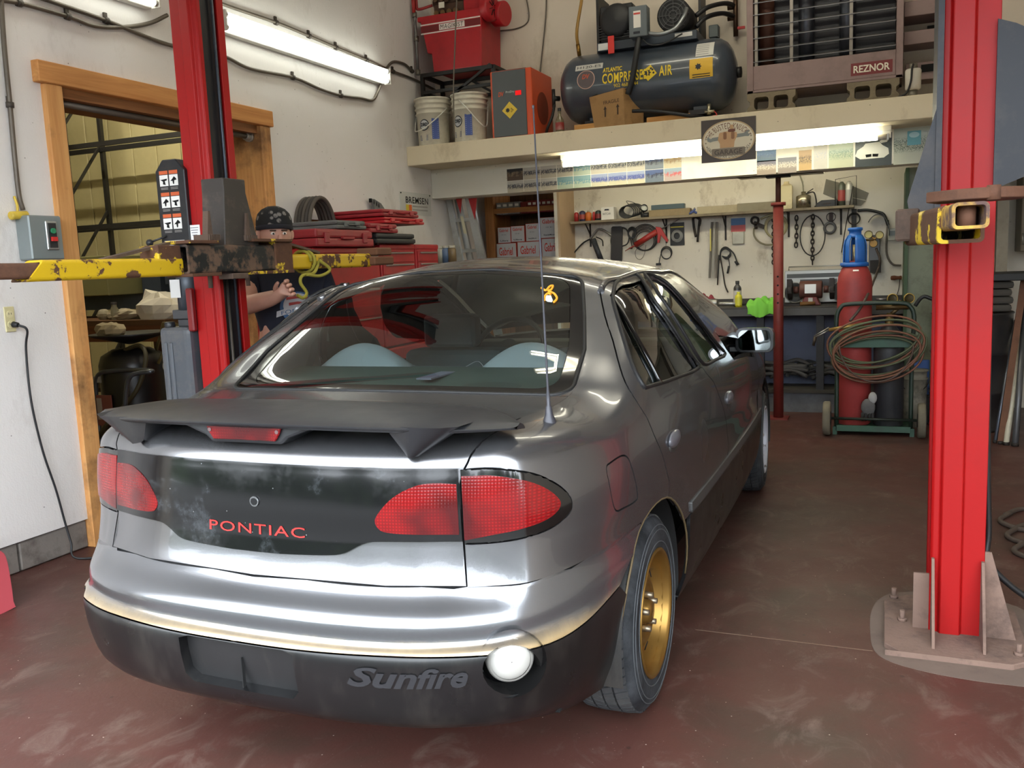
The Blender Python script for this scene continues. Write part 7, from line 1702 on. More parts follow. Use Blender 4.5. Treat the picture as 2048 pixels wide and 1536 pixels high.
t = hang('cable_loop', 'thin black cable hanging in a tall oval around the chain', 'cable', 1625, 470); coil(t, 1625, 471, 25, 42, 1, m_blkrub, .005, .045)
t = hang('pulley_ring', 'grey rubber ring on a small strap under the shelf', 'ring', 1661, 455); MB().lathe(wp(1660, 456, .02), [(.036, 0), (.052, .008), (.055, .022), (.05, .034), (.034, .036), (.032, .0)], -Y_, 24).build('ring', M((70, 70, 72), .6), t); MB().box(wp(1658, 440).x, wp(1666, 440).x, YB-.02, YB-.01, wp(1661, 446).z, wp(1661, 425).z).build('strap', M((62, 46, 40), .6), t); coil(t, 1662, 434, 9, 9, 1, m_iron, .003)
t = hang('leather_strap', 'dark strap and ring hanging behind the blue cylinder cap', 'strap', 1708, 440); MB().box(wp(1703, 440).x, wp(1713, 440).x, YB-.03, YB-.012, wp(1708, 455).z, wp(1708, 418).z).build('strap', M((34, 32, 30), .6), t); coil(t, 1708, 437, 12, 12, 2, m_iron, .004)
t = hang('welding_rod', 'thin bent wire hanging past the wall shelf', 'wire', 1690, 430); MB().tube(spline([wp(1706, 372, .17), wp(1702, 395, .19), wp(1692, 450, .1), wp(1683, 505, .05)], 5), .004).build('wire', m_iron, t); MB().tube([wp(1683, 505, .05), wp(1681, 532, .05)], .002, 5).build('tip', m_steel, t)
t = hang('belt_guard', 'grey arched metal guard mounted at the right of the tool wall', 'guard', 1760, 460)
rows = []
for i, a in enumerate(np.linspace(-.2, PI*.8, 16)):
    c = wp(1755, 470); rows.append([c+V((.09*math.cos(a), yy, .15*math.sin(a)+.02)) for yy in (0, -.09)])
MB().sheet(rows).build('hood', M((96, 96, 96), .35, .6), t, solid=.006); MB().box(wp(1738, 500).x, wp(1760, 500).x, YB-.08, YB-.01, wp(1748, 540).z, wp(1748, 470).z).build('leg', M((88, 88, 90), .4, .5), t, bevel=.004); MB().box(wp(1740, 545).x, wp(1762, 545).x, YB-.09, YB-.005, wp(1748, 545).z, wp(1748, 520).z).build('foot', m_iron, t)
MB().tube(spline([wp(1715, 421, .02), wp(1735, 420, .02), wp(1756, 424, .02), wp(1768, 430), wp(1776, 450, .06)], 5), .012).build('cable', m_blkrub, t)
t = thing('thermostat', 'white digital thermostat at the right end of the tool wall', 'thermostat', wp(1788, 470, 0)); a, b = wp(1776, 457, .02), wp(1808, 480, .02); MB().box(a.x, b.x, YB-.028, YB, b.z, a.z).build('case', M((190, 188, 178), .5), t, bevel=.004); patch((a.x+(b.x-a.x)*.36, YB-.028, (a.z+b.z)/2+.01), X_, Z_, .06, .04, M((110, 116, 108), .3), t, 'display')
for k in range(3): patch((b.x-.02, YB-.028, b.z+.03+k*.025), X_, Z_, .014, .008, M((120, 118, 112), .5), t, 'button')
conduit('black cord looping below the thermostat to an outlet', [wp(1776, 440, .02), wp(1773, 480, .02), wp(1774, 510, .02), wp(1785, 528, .02), wp(1802, 531, .02)], .008, name='electrical_cable')
t = thing('file_handle', 'worn wooden handle stuck on the wall below the thermostat', 'handle', wp(1790, 556, .02)); MB().lathe(wp(1781, 556, .04), [(.001, 0), (.018, .004), (.02, .03), (.014, .06), (.018, .085), (.001, .09)], X_, 14).build('grip', WOOD((120, 66, 40), (80, 44, 26), 0), t); MB().tube(spline([wp(1800, 556, .03), wp(1797, 580, .03), wp(1788, 605, .03), wp(1789, 620, .06)], 4), .003).build('string', m_iron, t)

# ================================================================ workbench
BZ = at(1550, 614, 1, 7.70).z
wb_ = thing('workbench', 'black grimy steel-topped workbench along the tool wall', 'workbench', (-1.0, 7.97, 0))
m_bn = M((58, 54, 50), .55, .3, dirt=(90, 82, 72), damt=.5)
MB().box(-2.3, .15, 7.70, YB, BZ-.012, BZ).build('top', m_bn, wb_, bevel=.002); MB().box(-2.3, .15, 7.70, 7.745, BZ-.075, BZ-.012).build('front_rail', M((72, 70, 66), .5, .3, dirt=(40, 38, 36)), wb_, bevel=.002)
for px in (1521, 1640): xx = at(px, 700, 1, 7.76).x; MB().box(xx-.03, xx+.03, 7.75, 7.81, .20, BZ-.02).build('leg', M((34, 34, 36), .6), wb_)
MB().box(-2.3, .15, YB-.012, YB-.002, BZ, BZ+.05).build('back_lip', m_bn, wb_)
bz = lambda px, y: V((at(px, 600, 1, y).x, y, BZ))
rd_ = thing('radio', 'silver and black portable radio-cassette on the bench behind the grinder', 'radio', bz(1635, 8.1))
a, b = at(1569, 533, 1, 8.08), at(1706, 605, 1, 8.08); rw, rh = b.x-a.x, .29
MB().box(a.x, b.x, 8.08, 8.2, BZ+.01, BZ+rh).build('case', M((168, 168, 164), .35, .5), rd_, bevel=.006); MB().box(a.x+.02, b.x-.02, 8.076, 8.082, BZ+rh-.065, BZ+rh-.03).build('dial_strip', M((66, 68, 68), .4), rd_); MB().box(a.x+.13, b.x-.13, 8.074, 8.082, BZ+.14, BZ+.21).build('cassette_door', M((52, 52, 54), .4), rd_)
for xx in (a.x+.09, b.x-.09): s_ = MB().lathe((xx, 8.079, BZ+.1), [(.085, 0), (.088, .006), (.080, .01), (.06, .003), (.03, .0), (.001, .01)], -Y_, 30).build('speaker', M((40, 40, 42), .5), rd_); MB().tube([V((xx+.086*math.cos(q), 8.07, BZ+.1+.086*math.sin(q))) for q in np.linspace(0, 2*PI, 33)[:-1]], .004, 6, True).build('speaker_ring', m_steel, s_)
text('JVC', ((a.x+b.x)/2-.01, 8.074, BZ+.19), X_, Z_, .05, .018, M((220, 220, 216), .4), rd_, bold=.02)
MB().tube([V((a.x+.03, 8.14, BZ+rh)), V((a.x+.03, 8.14, BZ+rh+.03)), V((b.x-.03, 8.14, BZ+rh+.03)), V((b.x-.03, 8.14, BZ+rh))], .006, 6).build('carry_handle', m_steel, rd_)
gd = thing('bench_grinder', 'reddish-brown bench grinder with silver plate on the workbench', 'bench grinder', bz(1628, 7.9)); g = bz(1622, 7.88); m_gr = M((92, 56, 48), .5, dirt=(60, 44, 38))
MB().cyl(g+V((-.09, 0, .13)), g+V((.09, 0, .13)), .075, n=28).build('motor', m_gr, gd, bevel=.006); MB().prism([(-.08, 0), (.08, 0), (.05, .07), (-.05, .07)], g+V((0, -.06, 0)), X_, Z_, -.12).build('pedestal', M((104, 46, 42), .5), gd, bevel=.006)
patch(g+V((0, -.078, .14)), X_, Z_, .09, .075, M((196, 194, 186), .3, .5, dirt=(110, 104, 96)), gd, 'data_plate'); patch(g+V((0, -.061, .035)), X_, Z_, .035, .06, M((170, 168, 160), .4), gd, 'label')
for s in (-1, 1):
    MB().cyl(g+V((s*.10, 0, .13)), g+V((s*.14, 0, .13)), .03, n=16).build('shaft_housing', m_gr, gd); MB().cyl(g+V((s*.15, 0, .13)), g+V((s*.185, 0, .13)), .085, n=28).build('wheel_guard', M((40, 34, 32), .6), gd, bevel=.004); MB().obox(g+V((s*.168, -.07, .19)), (.04, .02, .07)).build('eye_shield', M((46, 40, 38), .6), gd); MB().obox(g+V((s*.168, -.10, .11)), (.05, .04, .008)).build('tool_rest', m_iron, gd)
def bottle(label, px, y, r, h, mat, band, cap, group='bottles on the workbench'):
    o = bz(px, y); t = thing('bottle', label, 'bottle', o, group); MB().lathe(o, [(.001, 0), (r, 0), (r, h*.7), (r*.9, h*.76), (r*.42, h*.86), (r*.42, h*.9), (.001, h*.9)], n=20).build('body', mat, t); MB().lathe(o, [(r+.0008, h*.12), (r+.0008, h*.62)], n=20).build('label_band', band, t); MB().lathe(o+Z_*h*.88, [(r*.5, 0), (r*.5, h*.12), (.001, h*.12)], n=14).build('cap', cap, t)
bottle('black and white bottle with dark cap on the workbench', 1475, 7.95, .034, .22, M((60, 58, 56), .3), M((190, 186, 180), .5), m_blkrub); bottle('yellow bottle in front of the black and white bottle', 1477, 7.80, .030, .13, M((206, 196, 40), .35), M((196, 190, 60), .5), M((210, 206, 60), .4))
def rag(label, px, y, mat, w, h, seed, hang_=0.0):
    random.seed(seed); o = bz(px, y); t = thing('rag', label, 'rag', o); rows = []; ph = [random.random()*6 for _ in range(6)]
    for i in range(15):
        r = []
        for j in range(19):
            a, b = j/18-.5, i/14-.5; e = max(0, 1-4*(a*a+b*b)); z = h*(e**.5)*(.5+.5*math.sin(13*a+ph[0]+5*b)*math.sin(15*b+ph[1]))+.022*abs(math.sin(26*a+ph[2]+17*b))
            yy = o.y+b*w*.75+.01*math.sin(9*a+ph[3]); zz = o.z+z+.004
            if hang_ and yy < 7.698: zz -= (7.70-yy)*hang_; yy = 7.697-.02*abs(math.sin(11*a+ph[4]))-.3*(7.70-yy)*0
            r.append(V((o.x+a*w+.012*math.sin(10*b+ph[5]), yy, zz)))
        rows.append(r)
    MB().sheet(rows).build('cloth', mat, t, solid=.004, subd=1)
rag('crumpled lime green rag hanging over the bench edge', 1526, 7.74, M((122, 196, 70), .8, var=.15), .26, .09, 5, 1.6); rag('dark red and grey rag at the left of the bench', 1408, 8.02, M((128, 46, 54), .85, var=.4, vs=14), .22, .12, 8)
t = thing('air_ratchet', 'chrome air hammer lying on the bench left of the bottles', 'air tool', bz(1448, 7.8)); o = bz(1440, 7.8); MB().cyl(o+V((-.10, 0, .04)), o+V((-.02, 0, .04)), .035, n=16).cyl(o+V((-.02, 0, .03)), o+V((.16, .0, .028)), .02, .016, 14).build('body', m_steel, t, bevel=.003); MB().box(o.x-.08, o.x-.04, 7.77, 7.8, BZ, BZ+.02).build('trigger', m_iron, t); MB().cyl(o+V((.16, 0, .028)), o+V((.26, .02, .02)), .012).build('inlet', m_iron, t)
t = thing('tool_bar', 'dark file with wooden handle lying behind the red prop on the bench', 'file', bz(1580, 7.8)); o = bz(1580, 7.8); MB().box(o.x-.1, o.x+.08, 7.79, 7.82, BZ, BZ+.02).build('blade', m_iron, t); MB().cyl(o+V((.08, .005, .015)), o+V((.2, .005, .02)), .018, .014).build('grip', WOOD((120, 84, 44), (90, 60, 30), 0), t)
# hoses heaped on the plinth board
for k in range(5):
    o = V((-1.12+k*.2, 7.92+.03*(k % 2), .24)); t = thing('hose_heap', ['thick grey hose heaped at the far left under the bench', 'coiled grey hose behind the red prop under the bench', 'looped grey hose right of the red prop under the bench', 'black cable bundle on top of the hoses under the bench', 'short grey hose end next to the welding cart'][k], 'hose', o-Z_*.03, 'hoses under the bench'); random.seed(20+k)
    for q in range(4):
        MB().tube(spline([o+V((.15*math.cos(a)*(1+.2*random.random()), .06*math.sin(a), .02+.10*q/4+.05*random.random()+.04*abs(math.sin(a)))) for a in np.linspace(0, 5.5, 9)], 5), .018 if k != 3 else .008, 8).build('turn', M((74, 72, 70) if k != 3 else (28, 28, 30), .7), t)
MB().tube([V((-1.35, 7.85, .50)), V((-.75, 7.9, .33))], .008, 6).build('rod', m_iron, t)

# ================================================================ red steel prop
jp = thing('steel_prop', 'rust-red steel prop standing under the picture beam', 'post', (-.79, 7.49, 0)); j = at(1560, 832, 2, 0); j = V((j.x, 7.45, 0)); m_pr2 = M((120, 46, 40), .5, .2, dirt=(84, 40, 34), damt=.6)
MB().cyl(j, j+Z_*1.74, .040, n=24).build('outer_tube', m_pr2, jp); MB().cyl(j+Z_*1.72, j+Z_*1.745, .058, n=24).build('collar', m_pr2, jp); MB().cyl(j+Z_*1.74, j+Z_*1.94, .021, n=14).build('screw', M((96, 60, 48), .6, .4), jp); MB().box(j.x-.09, j.x+.09, j.y-.06, j.y+.06, 1.94, 1.954).build('head_plate', m_iron, jp); MB().box(j.x-.08, j.x+.08, j.y-.08, j.y+.08, 0, .012).build('foot_plate', m_pr2, jp)
for z in (1.02, 1.09, 1.16, .95): MB().cyl(j+V((.0, -.0405, z)), j+V((0, -.03, z)), .008, n=10).build('pin_hole', m_dark, jp)
struct(MB().box(-1.1, -.45, YU, 7.6, 1.955, 1.985).build('trim_6', m_beam))

# ================================================================ welding cart with cylinders
m_grn = M((44, 82, 62), .45, dirt=(40, 44, 40), damt=.6)
kx0, kx1, ky = at(1679, 800, 1, 6.86).x, at(1816, 800, 1, 6.86).x, 6.86
wc = thing('welding_cart', 'green two-wheeled welding cart with a bent black handle', 'cart', ((kx0+kx1)/2, 7.0, 0))
zh = at(1745, 607, 1, ky).z; zc0, zc1 = at(1745, 695, 1, ky).z, at(1745, 672, 1, ky).z
MB().tube(spline([(kx0-.02, ky, .06), (kx0-.02, ky, .6), (kx0-.025, ky, zh-.12), (kx0+.0, ky, zh-.03), (kx0+.07, ky, zh), (kx1-.07, ky, zh), (kx1+.005, ky, zh-.03), (kx1+.03, ky, zh-.12), (kx1+.02, ky, .6), (kx1+.02, ky, .06)], 5), .016, 10).build('handle_frame', M((30, 48, 38), .4, dirt=(30, 30, 28)), wc)
MB().box(kx0-.02, kx1+.02, ky-.012, ky+.002, zc0, zc1).build('cross_plate', m_grn, wc, bevel=.002); MB().box(kx0-.02, kx1+.02, ky-.02, ky+.34, .03, .05).build('tray', m_grn, wc, bevel=.003); MB().box(kx0-.02, kx1+.02, ky-.03, ky-.018, .03, .075).build('tray_lip', m_grn, wc, bevel=.002); MB().cyl((kx0-.10, ky-.03, .125), (kx1+.10, ky-.03, .125), .010).build('axle', M((40, 46, 40), .5, .4), wc)
for s, xx in ((-1, kx0-.085), (1, kx1+.09)):
    w_ = MB().lathe((xx, ky-.03, .125), [(.05, -.024), (.118, -.026), (.125, -.016), (.125, .016), (.118, .026), (.05, .024)], X_, 32).build('wheel', M((112, 106, 90), .8, dirt=(70, 64, 54)), wc); MB().cyl((xx-.03, ky-.03, .125), (xx+.03, ky-.03, .125), .05, n=20).build('hub', M((44, 42, 40), .6), w_)
for xx in (kx0-.03, kx1+.03): MB().box(xx-.015, xx+.015, ky-.01, ky+.02, 0, .06).build('foot', m_grn, wc)
def cylinder(label, x, y, r, h, mat, g='gas cylinders'):
    t = thing('gas_cylinder', label, 'gas cylinder', (x, y, .05), g); MB().lathe((x, y, .051), [(.001, 0), (r*.92, 0), (r, .012), (r, h-.16), (r*.94, h-.11), (r*.74, h-.05), (r*.45, h-.012), (r*.38, h), (.001, h)], n=36).build('shell', mat, t); return t
rx = at(1709, 600, 1, 7.06).x; hc_ = at(1709, 522, 1, 7.06).z-.05
rc = cylinder('tall faded red gas cylinder with a blue guard cap', rx, 7.06, .122, hc_, M((158, 56, 54), .55, dirt=(104, 44, 44), damt=.5, ds=5))
zc_ = .05+hc_
m_bc = M((32, 96, 176), .4)
o = V((rx, 7.06, zc_-.03)); r0 = .078
cap_ = MB(); 
for k, (a0, a1) in enumerate(((-.15, .95), (1.25, 2.0), (2.3, 3.4), (3.75, 4.25), (4.75, 5.85))):
    aa = np.linspace(a0, a1, 6); prof = [(r0, .0), (r0*1.02, .05), (r0, .14), (r0*.9, .18), (r0*.62, .215)]
    cap_.sheet([[o+V((rr_*math.cos(a), rr_*math.sin(a), z)) for rr_, z in prof] for a in aa])
cap_.lathe(o, [(r0*1.18, -.01), (r0*1.18, .012), (r0*1.02, .02), (r0*1.0, .0)], n=30).lathe(o, [(r0*.68, .20), (r0*.62, .215), (r0*.5, .222), (r0*.5, .25), (r0*.62, .255), (r0*.62, .268), (r0*.46, .27)], n=24).build('guard_cap', m_bc, rc, solid=.009)
MB().obox(o+V((-.075, -.05, .01)), (.05, .035, .022)).build('cap_latch', m_bc, rc, bevel=.004); MB().cyl(o+V((0, 0, -.02)), o+V((0, 0, .15)), .018).build('valve', M((150, 140, 110), .35, .7), rc); patch((rx+.01, 7.06-.098, zc_-.068), X_, V((0, .5, 1)), .04, .012, M((226, 222, 216), .5), rc, 'label')
bx = at(1777, 760, 1, 7.03).x; bc_ = cylinder('shorter black gas cylinder beside the red one on the cart', bx, 7.03, .105, .74, M((46, 46, 50), .5, dirt=(84, 82, 80), damt=.5)); MB().lathe((bx, 7.03, .79), [(.03, 0), (.03, .05), (.02, .06), (.02, .09), (.001, .09)], n=16).build('valve', M((120, 100, 60), .4, .7), bc_)
gm = at(1800, 600, 1, 7.0); t = thing('torch_regulator', 'brass regulators with dark gauges above the cart handle', 'regulator', gm)
for dx in (-.05, .06): MB().lathe(gm+V((dx, -.02, .01)), [(.034, .02), (.036, 0), (.03, -.004), (.001, -.002)], V((.3, -.9, .2)), 20).build('gauge', M((70, 60, 34), .4, .5), t); MB().tube([gm+V((dx+.034*math.cos(a), -.03, .012+.034*math.sin(a))) for a in np.linspace(0, 2*PI, 21)[:-1]], .004, 5, True).build('gauge_rim', M((170, 140, 70), .35, .7), t)
MB().cyl(gm+V((-.16, 0, -.05)), gm+V((.06, 0, -.05)), .02).cyl(gm+V((0, 0, -.05)), gm+V((0, 0, .0)), .015).cyl(gm+V((.0, .03, -.05)), V((bx, 7.03, .86)), .014).build('body', M((104, 84, 54), .4, .7), t); MB().cyl(gm+V((-.16, -.01, .01)), gm+V((-.09, -.01, .01)), .008).build('valve_stem', m_steel, t)
gg = wp(1749, 470, .30); t = thing('gauge_manifold', 'three yellow gauges in a triangle beside the blue cap', 'regulator', gg); sx_ = (wp(1750, 470, .3)-wp(1749, 470, .3)).x
for (px, py, c) in ((1737, 469, (206, 196, 120)), (1759, 470, (206, 190, 110)), (1747, 487, (196, 150, 60))):
    p = wp(px, py, .3); q = MB().lathe(p, [(.030, .02), (.033, .0), (.029, -.004), (.001, -.003)], -Y_, 20).build('gauge', M((150, 124, 60), .35, .7), t); MB().prism(circ(0, 0, .028, 18), p-Y_*.004, X_, Z_, .001).build('dial', M(c, .4), q)
MB().tube([wp(1737, 469, .29), wp(1749, 478, .29), wp(1759, 470, .29)], .01, 8).tube([wp(1749, 478, .29), wp(1747, 487, .29)], .012, 8).tube([wp(1747, 480, .29), V((rx+.03, 7.06+.5, wp(1747, 480, .29).z))], .008, 8).build('manifold', M((150, 116, 60), .35, .7), t)
MB().tube(spline([wp(1752, 496, .3), wp(1760, 520, .3), wp(1754, 545, .35), at(1735, 590, 1, 6.95), at(1718, 620, 1, 6.87), at(1700, 642, 1, 6.83)], 6), .010).build('hose', M((74, 62, 54), .6), t)
hs = thing('torch_hose', 'coil of twin red and green torch hose draped over the cart', 'hose', V(((kx0+kx1)/2, ky-.06, .45)))
hc2 = at(1752, 690, 1, ky-.07); sx_ = at(1753, 690, 1, ky-.07).x-hc2.x
random.seed(4)
for k in range(11):
    rx_, rz_ = (84+random.random()*10)*sx_, (50+random.random()*18)*sx_; dz = -(k % 5)*.03+.05
    tilt = .03*random.random()+.02
    MB().tube([hc2+V((rx_*math.cos(a)+.02*math.sin(k), -.012*(k % 4)-.02+.0*a, rz_*math.sin(a)*(1 if math.sin(a) < 0 else .72)+dz+tilt*math.cos(a))) if True else 0 for a in np.linspace(0, 2*PI, 41)[:-1]], .0075, 6, True).build('turn', M((112, 72, 52) if k % 2 else (78, 84, 58), .6), hs)
MB().tube([hc2+V((74*sx_*math.cos(a), -.06, 84*sx_*math.sin(a)+.02)) for a in np.linspace(PI*1.02, 2*PI-.05, 24)], .006, 6).build('low_loop', M((84, 66, 58), .6), hs)
tc = thing('cutting_torch', 'brass and steel cutting torch sticking out left of the cart', 'torch', at(1640, 675, 1, 6.8)); a, b, c = at(1725, 648, 1, 6.78), at(1658, 660, 1, 6.78), at(1628, 676, 1, 6.78)
MB().cyl(b, a, .013, n=12).build('handle', M((170, 140, 80), .35, .7), tc); MB().tube([b, c], .006, 8).tube([b+Z_*.018, c+Z_*.012], .005, 8).build('tubes', m_steel, tc); MB().cyl(c+V((.01, 0, .01)), c+V((-.005, 0, -.055)), .012, .009).build('head', M((60, 50, 40), .5, .5), tc)
t = thing('glove', 'crumpled grey work glove hanging between the two cylinders', 'glove', V(((rx+bx)/2-.01, 6.90, .14)))
o = V(((rx+bx)/2-.015, 6.905, .2)); MB().ball(o, 1, 14, (.05, .03, .065)).build('palm', M((96, 94, 94), .85, var=.4, vs=20), t); MB().ball(o+V((.03, 0, .07)), 1, 12, (.03, .025, .045)).build('cuff', M((170, 168, 166), .85), t)
for k in range(4): MB().cyl(o+V((-.035+k*.022, -.01, -.04)), o+V((-.04+k*.024, -.012, -.10)), .012, .009, 8).build('finger', M((44, 42, 42), .85), t)
# ================================================================ drums, pipes and oddments at the right
def drum(label, x, y, r, z0, h, mat):
    t = thing('oil_drum', label, 'drum', (x, y, z0), 'black steel drums'); MB().lathe((x, y, z0), [(.001, .0), (r, .0), (r+.008, .008), (r, .02), (r, h*.33-.015), (r+.012, h*.33), (r, h*.33+.015), (r, h*.66-.015), (r+.012, h*.66), (r, h*.66+.015), (r, h-.02), (r+.008, h-.008), (r, h), (r-.015, h-.012), (.001, h-.012)], n=40).build('shell', mat, t); MB().cyl((x-.1, y-.08, z0+h-.012), (x-.1, y-.08, z0+h+.006), .03).build('bung', m_iron, t); return t
m_drum = M((34, 34, 38), .35, dirt=(60, 54, 50), damt=.4)
drum('black oil drum behind the right lift post', .60, 7.35, .27, 0, .86, m_drum)
t = thing('tyre_stack', 'grey folded tarpaulin bundle on the black drum', 'bundle', (.72, 7.35, .86))
for k in range(4): MB().box(.56-.01*k, .84+.01*(k % 2), 7.2, 7.5, .865+k*.055, .915+k*.055).build('fold', M((70, 66, 60), .9), t, bevel=.02, seg=2)
tag(MB().box(.50, .98, 7.12, 7.6, 1.086, 1.14).build('tray', M((30, 30, 32), .6), bevel=.006), 'black tray on top of the folded bundle', 'tray')
t = thing('bench_vise_arm', 'black bent pump handle poking out left of the right post', 'handle', at(1860, 585, 1, 7.2)); MB().tube(spline([at(1830, 612, 1, 7.2), at(1840, 598, 1, 7.2), at(1850, 593, 1, 7.2), at(1866, 598, 1, 7.2), at(1890, 597, 1, 7.2)], 5), .014).build('arm', m_blkrub, t); MB().cyl(at(1872, 600, 1, 7.2), at(1876, 618, 1, 7.2), .03).cyl(at(1876, 560, 1, 7.22), at(1876, 596, 1, 7.22), .028).build('pump', m_iron, t)
bb = at(1845, 760, 1, 7.4); t = thing('blue_panel', 'upright blue plastic sheet behind the cart', 'panel', (bb.x, 7.45, .2)); MB().box(at(1828, 760, 1, 7.45).x, at(1858, 760, 1, 7.45).x, 7.44, 7.47, .22, at(1845, 720, 1, 7.45).z).build('sheet', M((36, 74, 140), .5), t)
tag(MB().box(.14, .34, 7.38, 7.6, 0, .218).build('crate', M((40, 38, 36), .8), bevel=.006), 'low dark crate under the blue sheet', 'crate')
pb2 = at(1828, 760, 1, 7.3); t = thing('paint_pail', 'grimy white pail beside the cart wheel', 'bucket', (pb2.x, 7.3, .22)); MB().lathe((pb2.x, 7.3, .0), [(.001, .0), (.085, .0), (.09, .2), (.095, .36), (.10, .362), (.10, .37), (.09, .372), (.09, .42), (.10, .422), (.10, .432), (.001, .432)], n=26).build('pail', M((130, 124, 110), .6, dirt=(50, 46, 42), damt=.9, ds=9), t); MB().tube([V((pb2.x+.1*math.cos(a), 7.3+.1*math.sin(a)*.3-.09, .37-.1*math.sin(a))) for a in np.linspace(0, PI, 12)], .003, 5).build('bail', m_iron, t)
def pole(name, label, pb_, pt, y0, y1, r, mat, flat=False):
    a = at(pb_[0], pb_[1], 2, 0); b = at(pt[0], pt[1], 1, y1); t = thing(name, label, 'pole', a, 'poles leaning in the right corner')
    if flat: MB().bar(a, b, r*2.6, r, (0, 1, 0)).build('bar', mat, t)
    else: MB().cyl(a, b, r, n=12).build('shaft', mat, t)
    MB().cyl(a, a+Z_*.02, r*1.2, n=10).build('end', m_iron, t)
pole('pry_bar', 'dark steel pry bar with flared foot, leftmost of the leaning poles', (1990, 886), (2032, 640), 0, 7.3, .012, M((96, 100, 110), .35, .7)); pole('timber_batten', 'brown rusty angle iron second of the leaning poles', (2001, 888), (2048, 560), 0, 7.3, .016, m_rust, True); pole('white_pipe', 'cream plastic pipe among the leaning poles', (2012, 890), (2046, 640), 0, 7.3, .018, M((196, 188, 166), .5, dirt=(120, 110, 90))); pole('grey_pipe', 'grey steel pipe farthest right of the leaning poles', (2030, 892), (2052, 600), 0, 7.3, .02, M((90, 90, 92), .4, .5))
t = thing('floor_hose', 'dark rubber hose coiled on the floor right of the lift post', 'hose', at(2020, 1040, 2, 0))
for k in range(3): MB().tube(spline([at(1990+q[0]+k*14, q[1]+k*30, 2, .012) for q in ((20, 1030), (50, 1018), (90, 1022), (110, 1045), (70, 1060), (30, 1052), (10, 1040), (30, 1026))], 6), .012, 8).build('turn', M((70, 58, 50), .7), t)
t = thing('grease_line', 'black hydraulic line hanging down behind the right post', 'hose', at(1978, 1130, 1, 3.5)); MB().tube(spline([V((RX1+.01, 3.49, 1.3)), V((RX1+.015, 3.49, .8)), V((RX1+.03, 3.48, .35)), V((RX1+.045, 3.45, .2)), V((RX1+.3, 3.5, .03)), V((RX1+.7, 3.7, .02))], 6), .011).build('line', m_blkrub, t)
t = thing('metal_cabinet', 'brown grey metal box on the far right wall', 'box', (1.1, 7.9, 1.3)); MB().box(.96, 1.35, 7.85, 8.2, 1.28, 1.95).build('case', M((100, 90, 74), .6), t, bevel=.005); MB().cyl((.97, 7.82, 1.33), (.97, 7.82, 1.42), .006).build('hook', m_steel, t)
fl_ex = thing('fire_extinguisher', 'red extinguisher at the top right beside the heater', 'fire extinguisher', at(1862, 20, 1, 7.2)); o = at(1862, 30, 1, 7.25); MB().lathe(o, [(.001, 0), (.06, .005), (.062, .2), (.03, .25), (.02, .28), (.001, .28)], V((.6, -.2, .3)), 20).build('bottle', M((180, 36, 40), .4), fl_ex); MB().box(o.x-.02, o.x+.14, 7.30, YU-.002, o.z-.12, o.z-.06).build('bracket', m_iron, fl_ex)
jg = thing('fuel_can', 'pink-red plastic fuel can at the left edge of the floor', 'fuel can', (-3.40, 2.36, 0)); 
MB().prism([(p.x, p.y) for p in spline([V((0, 0, 0)), V((.26, 0, 0)), V((.275, .03, 0)), V((.27, .2, 0)), V((.25, .255, 0)), V((.20, .275, 0)), V((.05, .29, 0)), V((0, .25, 0)), V((-.01, .1, 0))], 3, True)], (-3.36, 2.19, 0.002), Y_, Z_, -.16).warp(lambda p: p).build('body', M((196, 84, 92), .45, var=.08), jg, bevel=.02, seg=2); MB().cyl((-3.43, 2.27, .28), (-3.43, 2.27, .32), .03).build('cap', M((40, 40, 42), .5), jg)
# ================================================================ store room beyond the opening
m_rack = M((30, 29, 28), .5)
rk = thing('pallet_rack', 'black steel pallet rack in the store room', 'rack', (-5.6, 6.2, 0))
yr = 6.25; xu = at(205, 303, 1, yr).x; z1_, z2_, z3_ = at(205, 300, 1, yr).z, at(205, 458, 1, yr).z, at(205, 560, 1, yr).z
for xx in (xu, xu+2.3):
    for yy in (yr, yr-.4): MB().box(xx-.018, xx+.018, yy-.018, yy+.018, 0, 3.3).build('upright', m_rack, rk)
    for k in range(5): za = .3+k*.6; MB().bar((xx, yr-.4, za), (xx, yr, za+.5), .02, .02).build('brace', m_rack, rk)
for z in (z1_, z2_):
    for yy in (yr-.02, yr-.28): MB().box(xu-1.2, xu+2.35, yy-.015, yy+.015, z-.02, z+.02).build('beam', m_rack, rk)
bn = thing('bench', 'rough timber workbench in the store room', 'workbench', (-5.2, 5.2, 0)); zb1 = at(280, 640, 1, 5.0).z
MB().box(-6.6, -4.84, 4.98, 5.7, zb1-.04, zb1).build('top', WOOD((96, 66, 40), (66, 44, 26), 0), bn); MB().box(-6.6, -4.84, 4.98, 5.02, zb1-.16, zb1-.04).build('apron', WOOD((110, 66, 36), (76, 44, 24), 0), bn)
for xx in (-6.5, -4.95): MB().box(xx-.05, xx+.05, 5.02, 5.12, 0, zb1-.04).build('leg', WOOD((90, 60, 36), (60, 40, 24), 2), bn)
MB().box(-6.5, -4.9, 5.02, 5.6, .5, .53).build('lower_shelf', WOOD((70, 48, 30), (50, 34, 20), 0), bn)
pgb = MB().box(-6.7, -4.7, 5.75, 5.78, zb1+.05, zb1+.42).build('pegboard', M((96, 104, 108), .7, dirt=(70, 74, 78))); tag(pgb, 'blue-grey pegboard above the store-room bench', 'pegboard')
for k in range(4): MB().box(-5.7+k*.25, -5.5+k*.25, 5.66, 5.75, zb1+.15+.1*(k % 2), zb1+.4+.1*(k % 2)).build('bin', M((44, 52, 62), .6), pgb)
tag(MB().box(-6.6, -5.75, 5.35, 5.74, zb1+.18, zb1+.50).build('hanging_cupboard', M((120, 116, 74), .6), bevel=.006), 'olive cream cupboard above the store-room bench', 'cupboard')
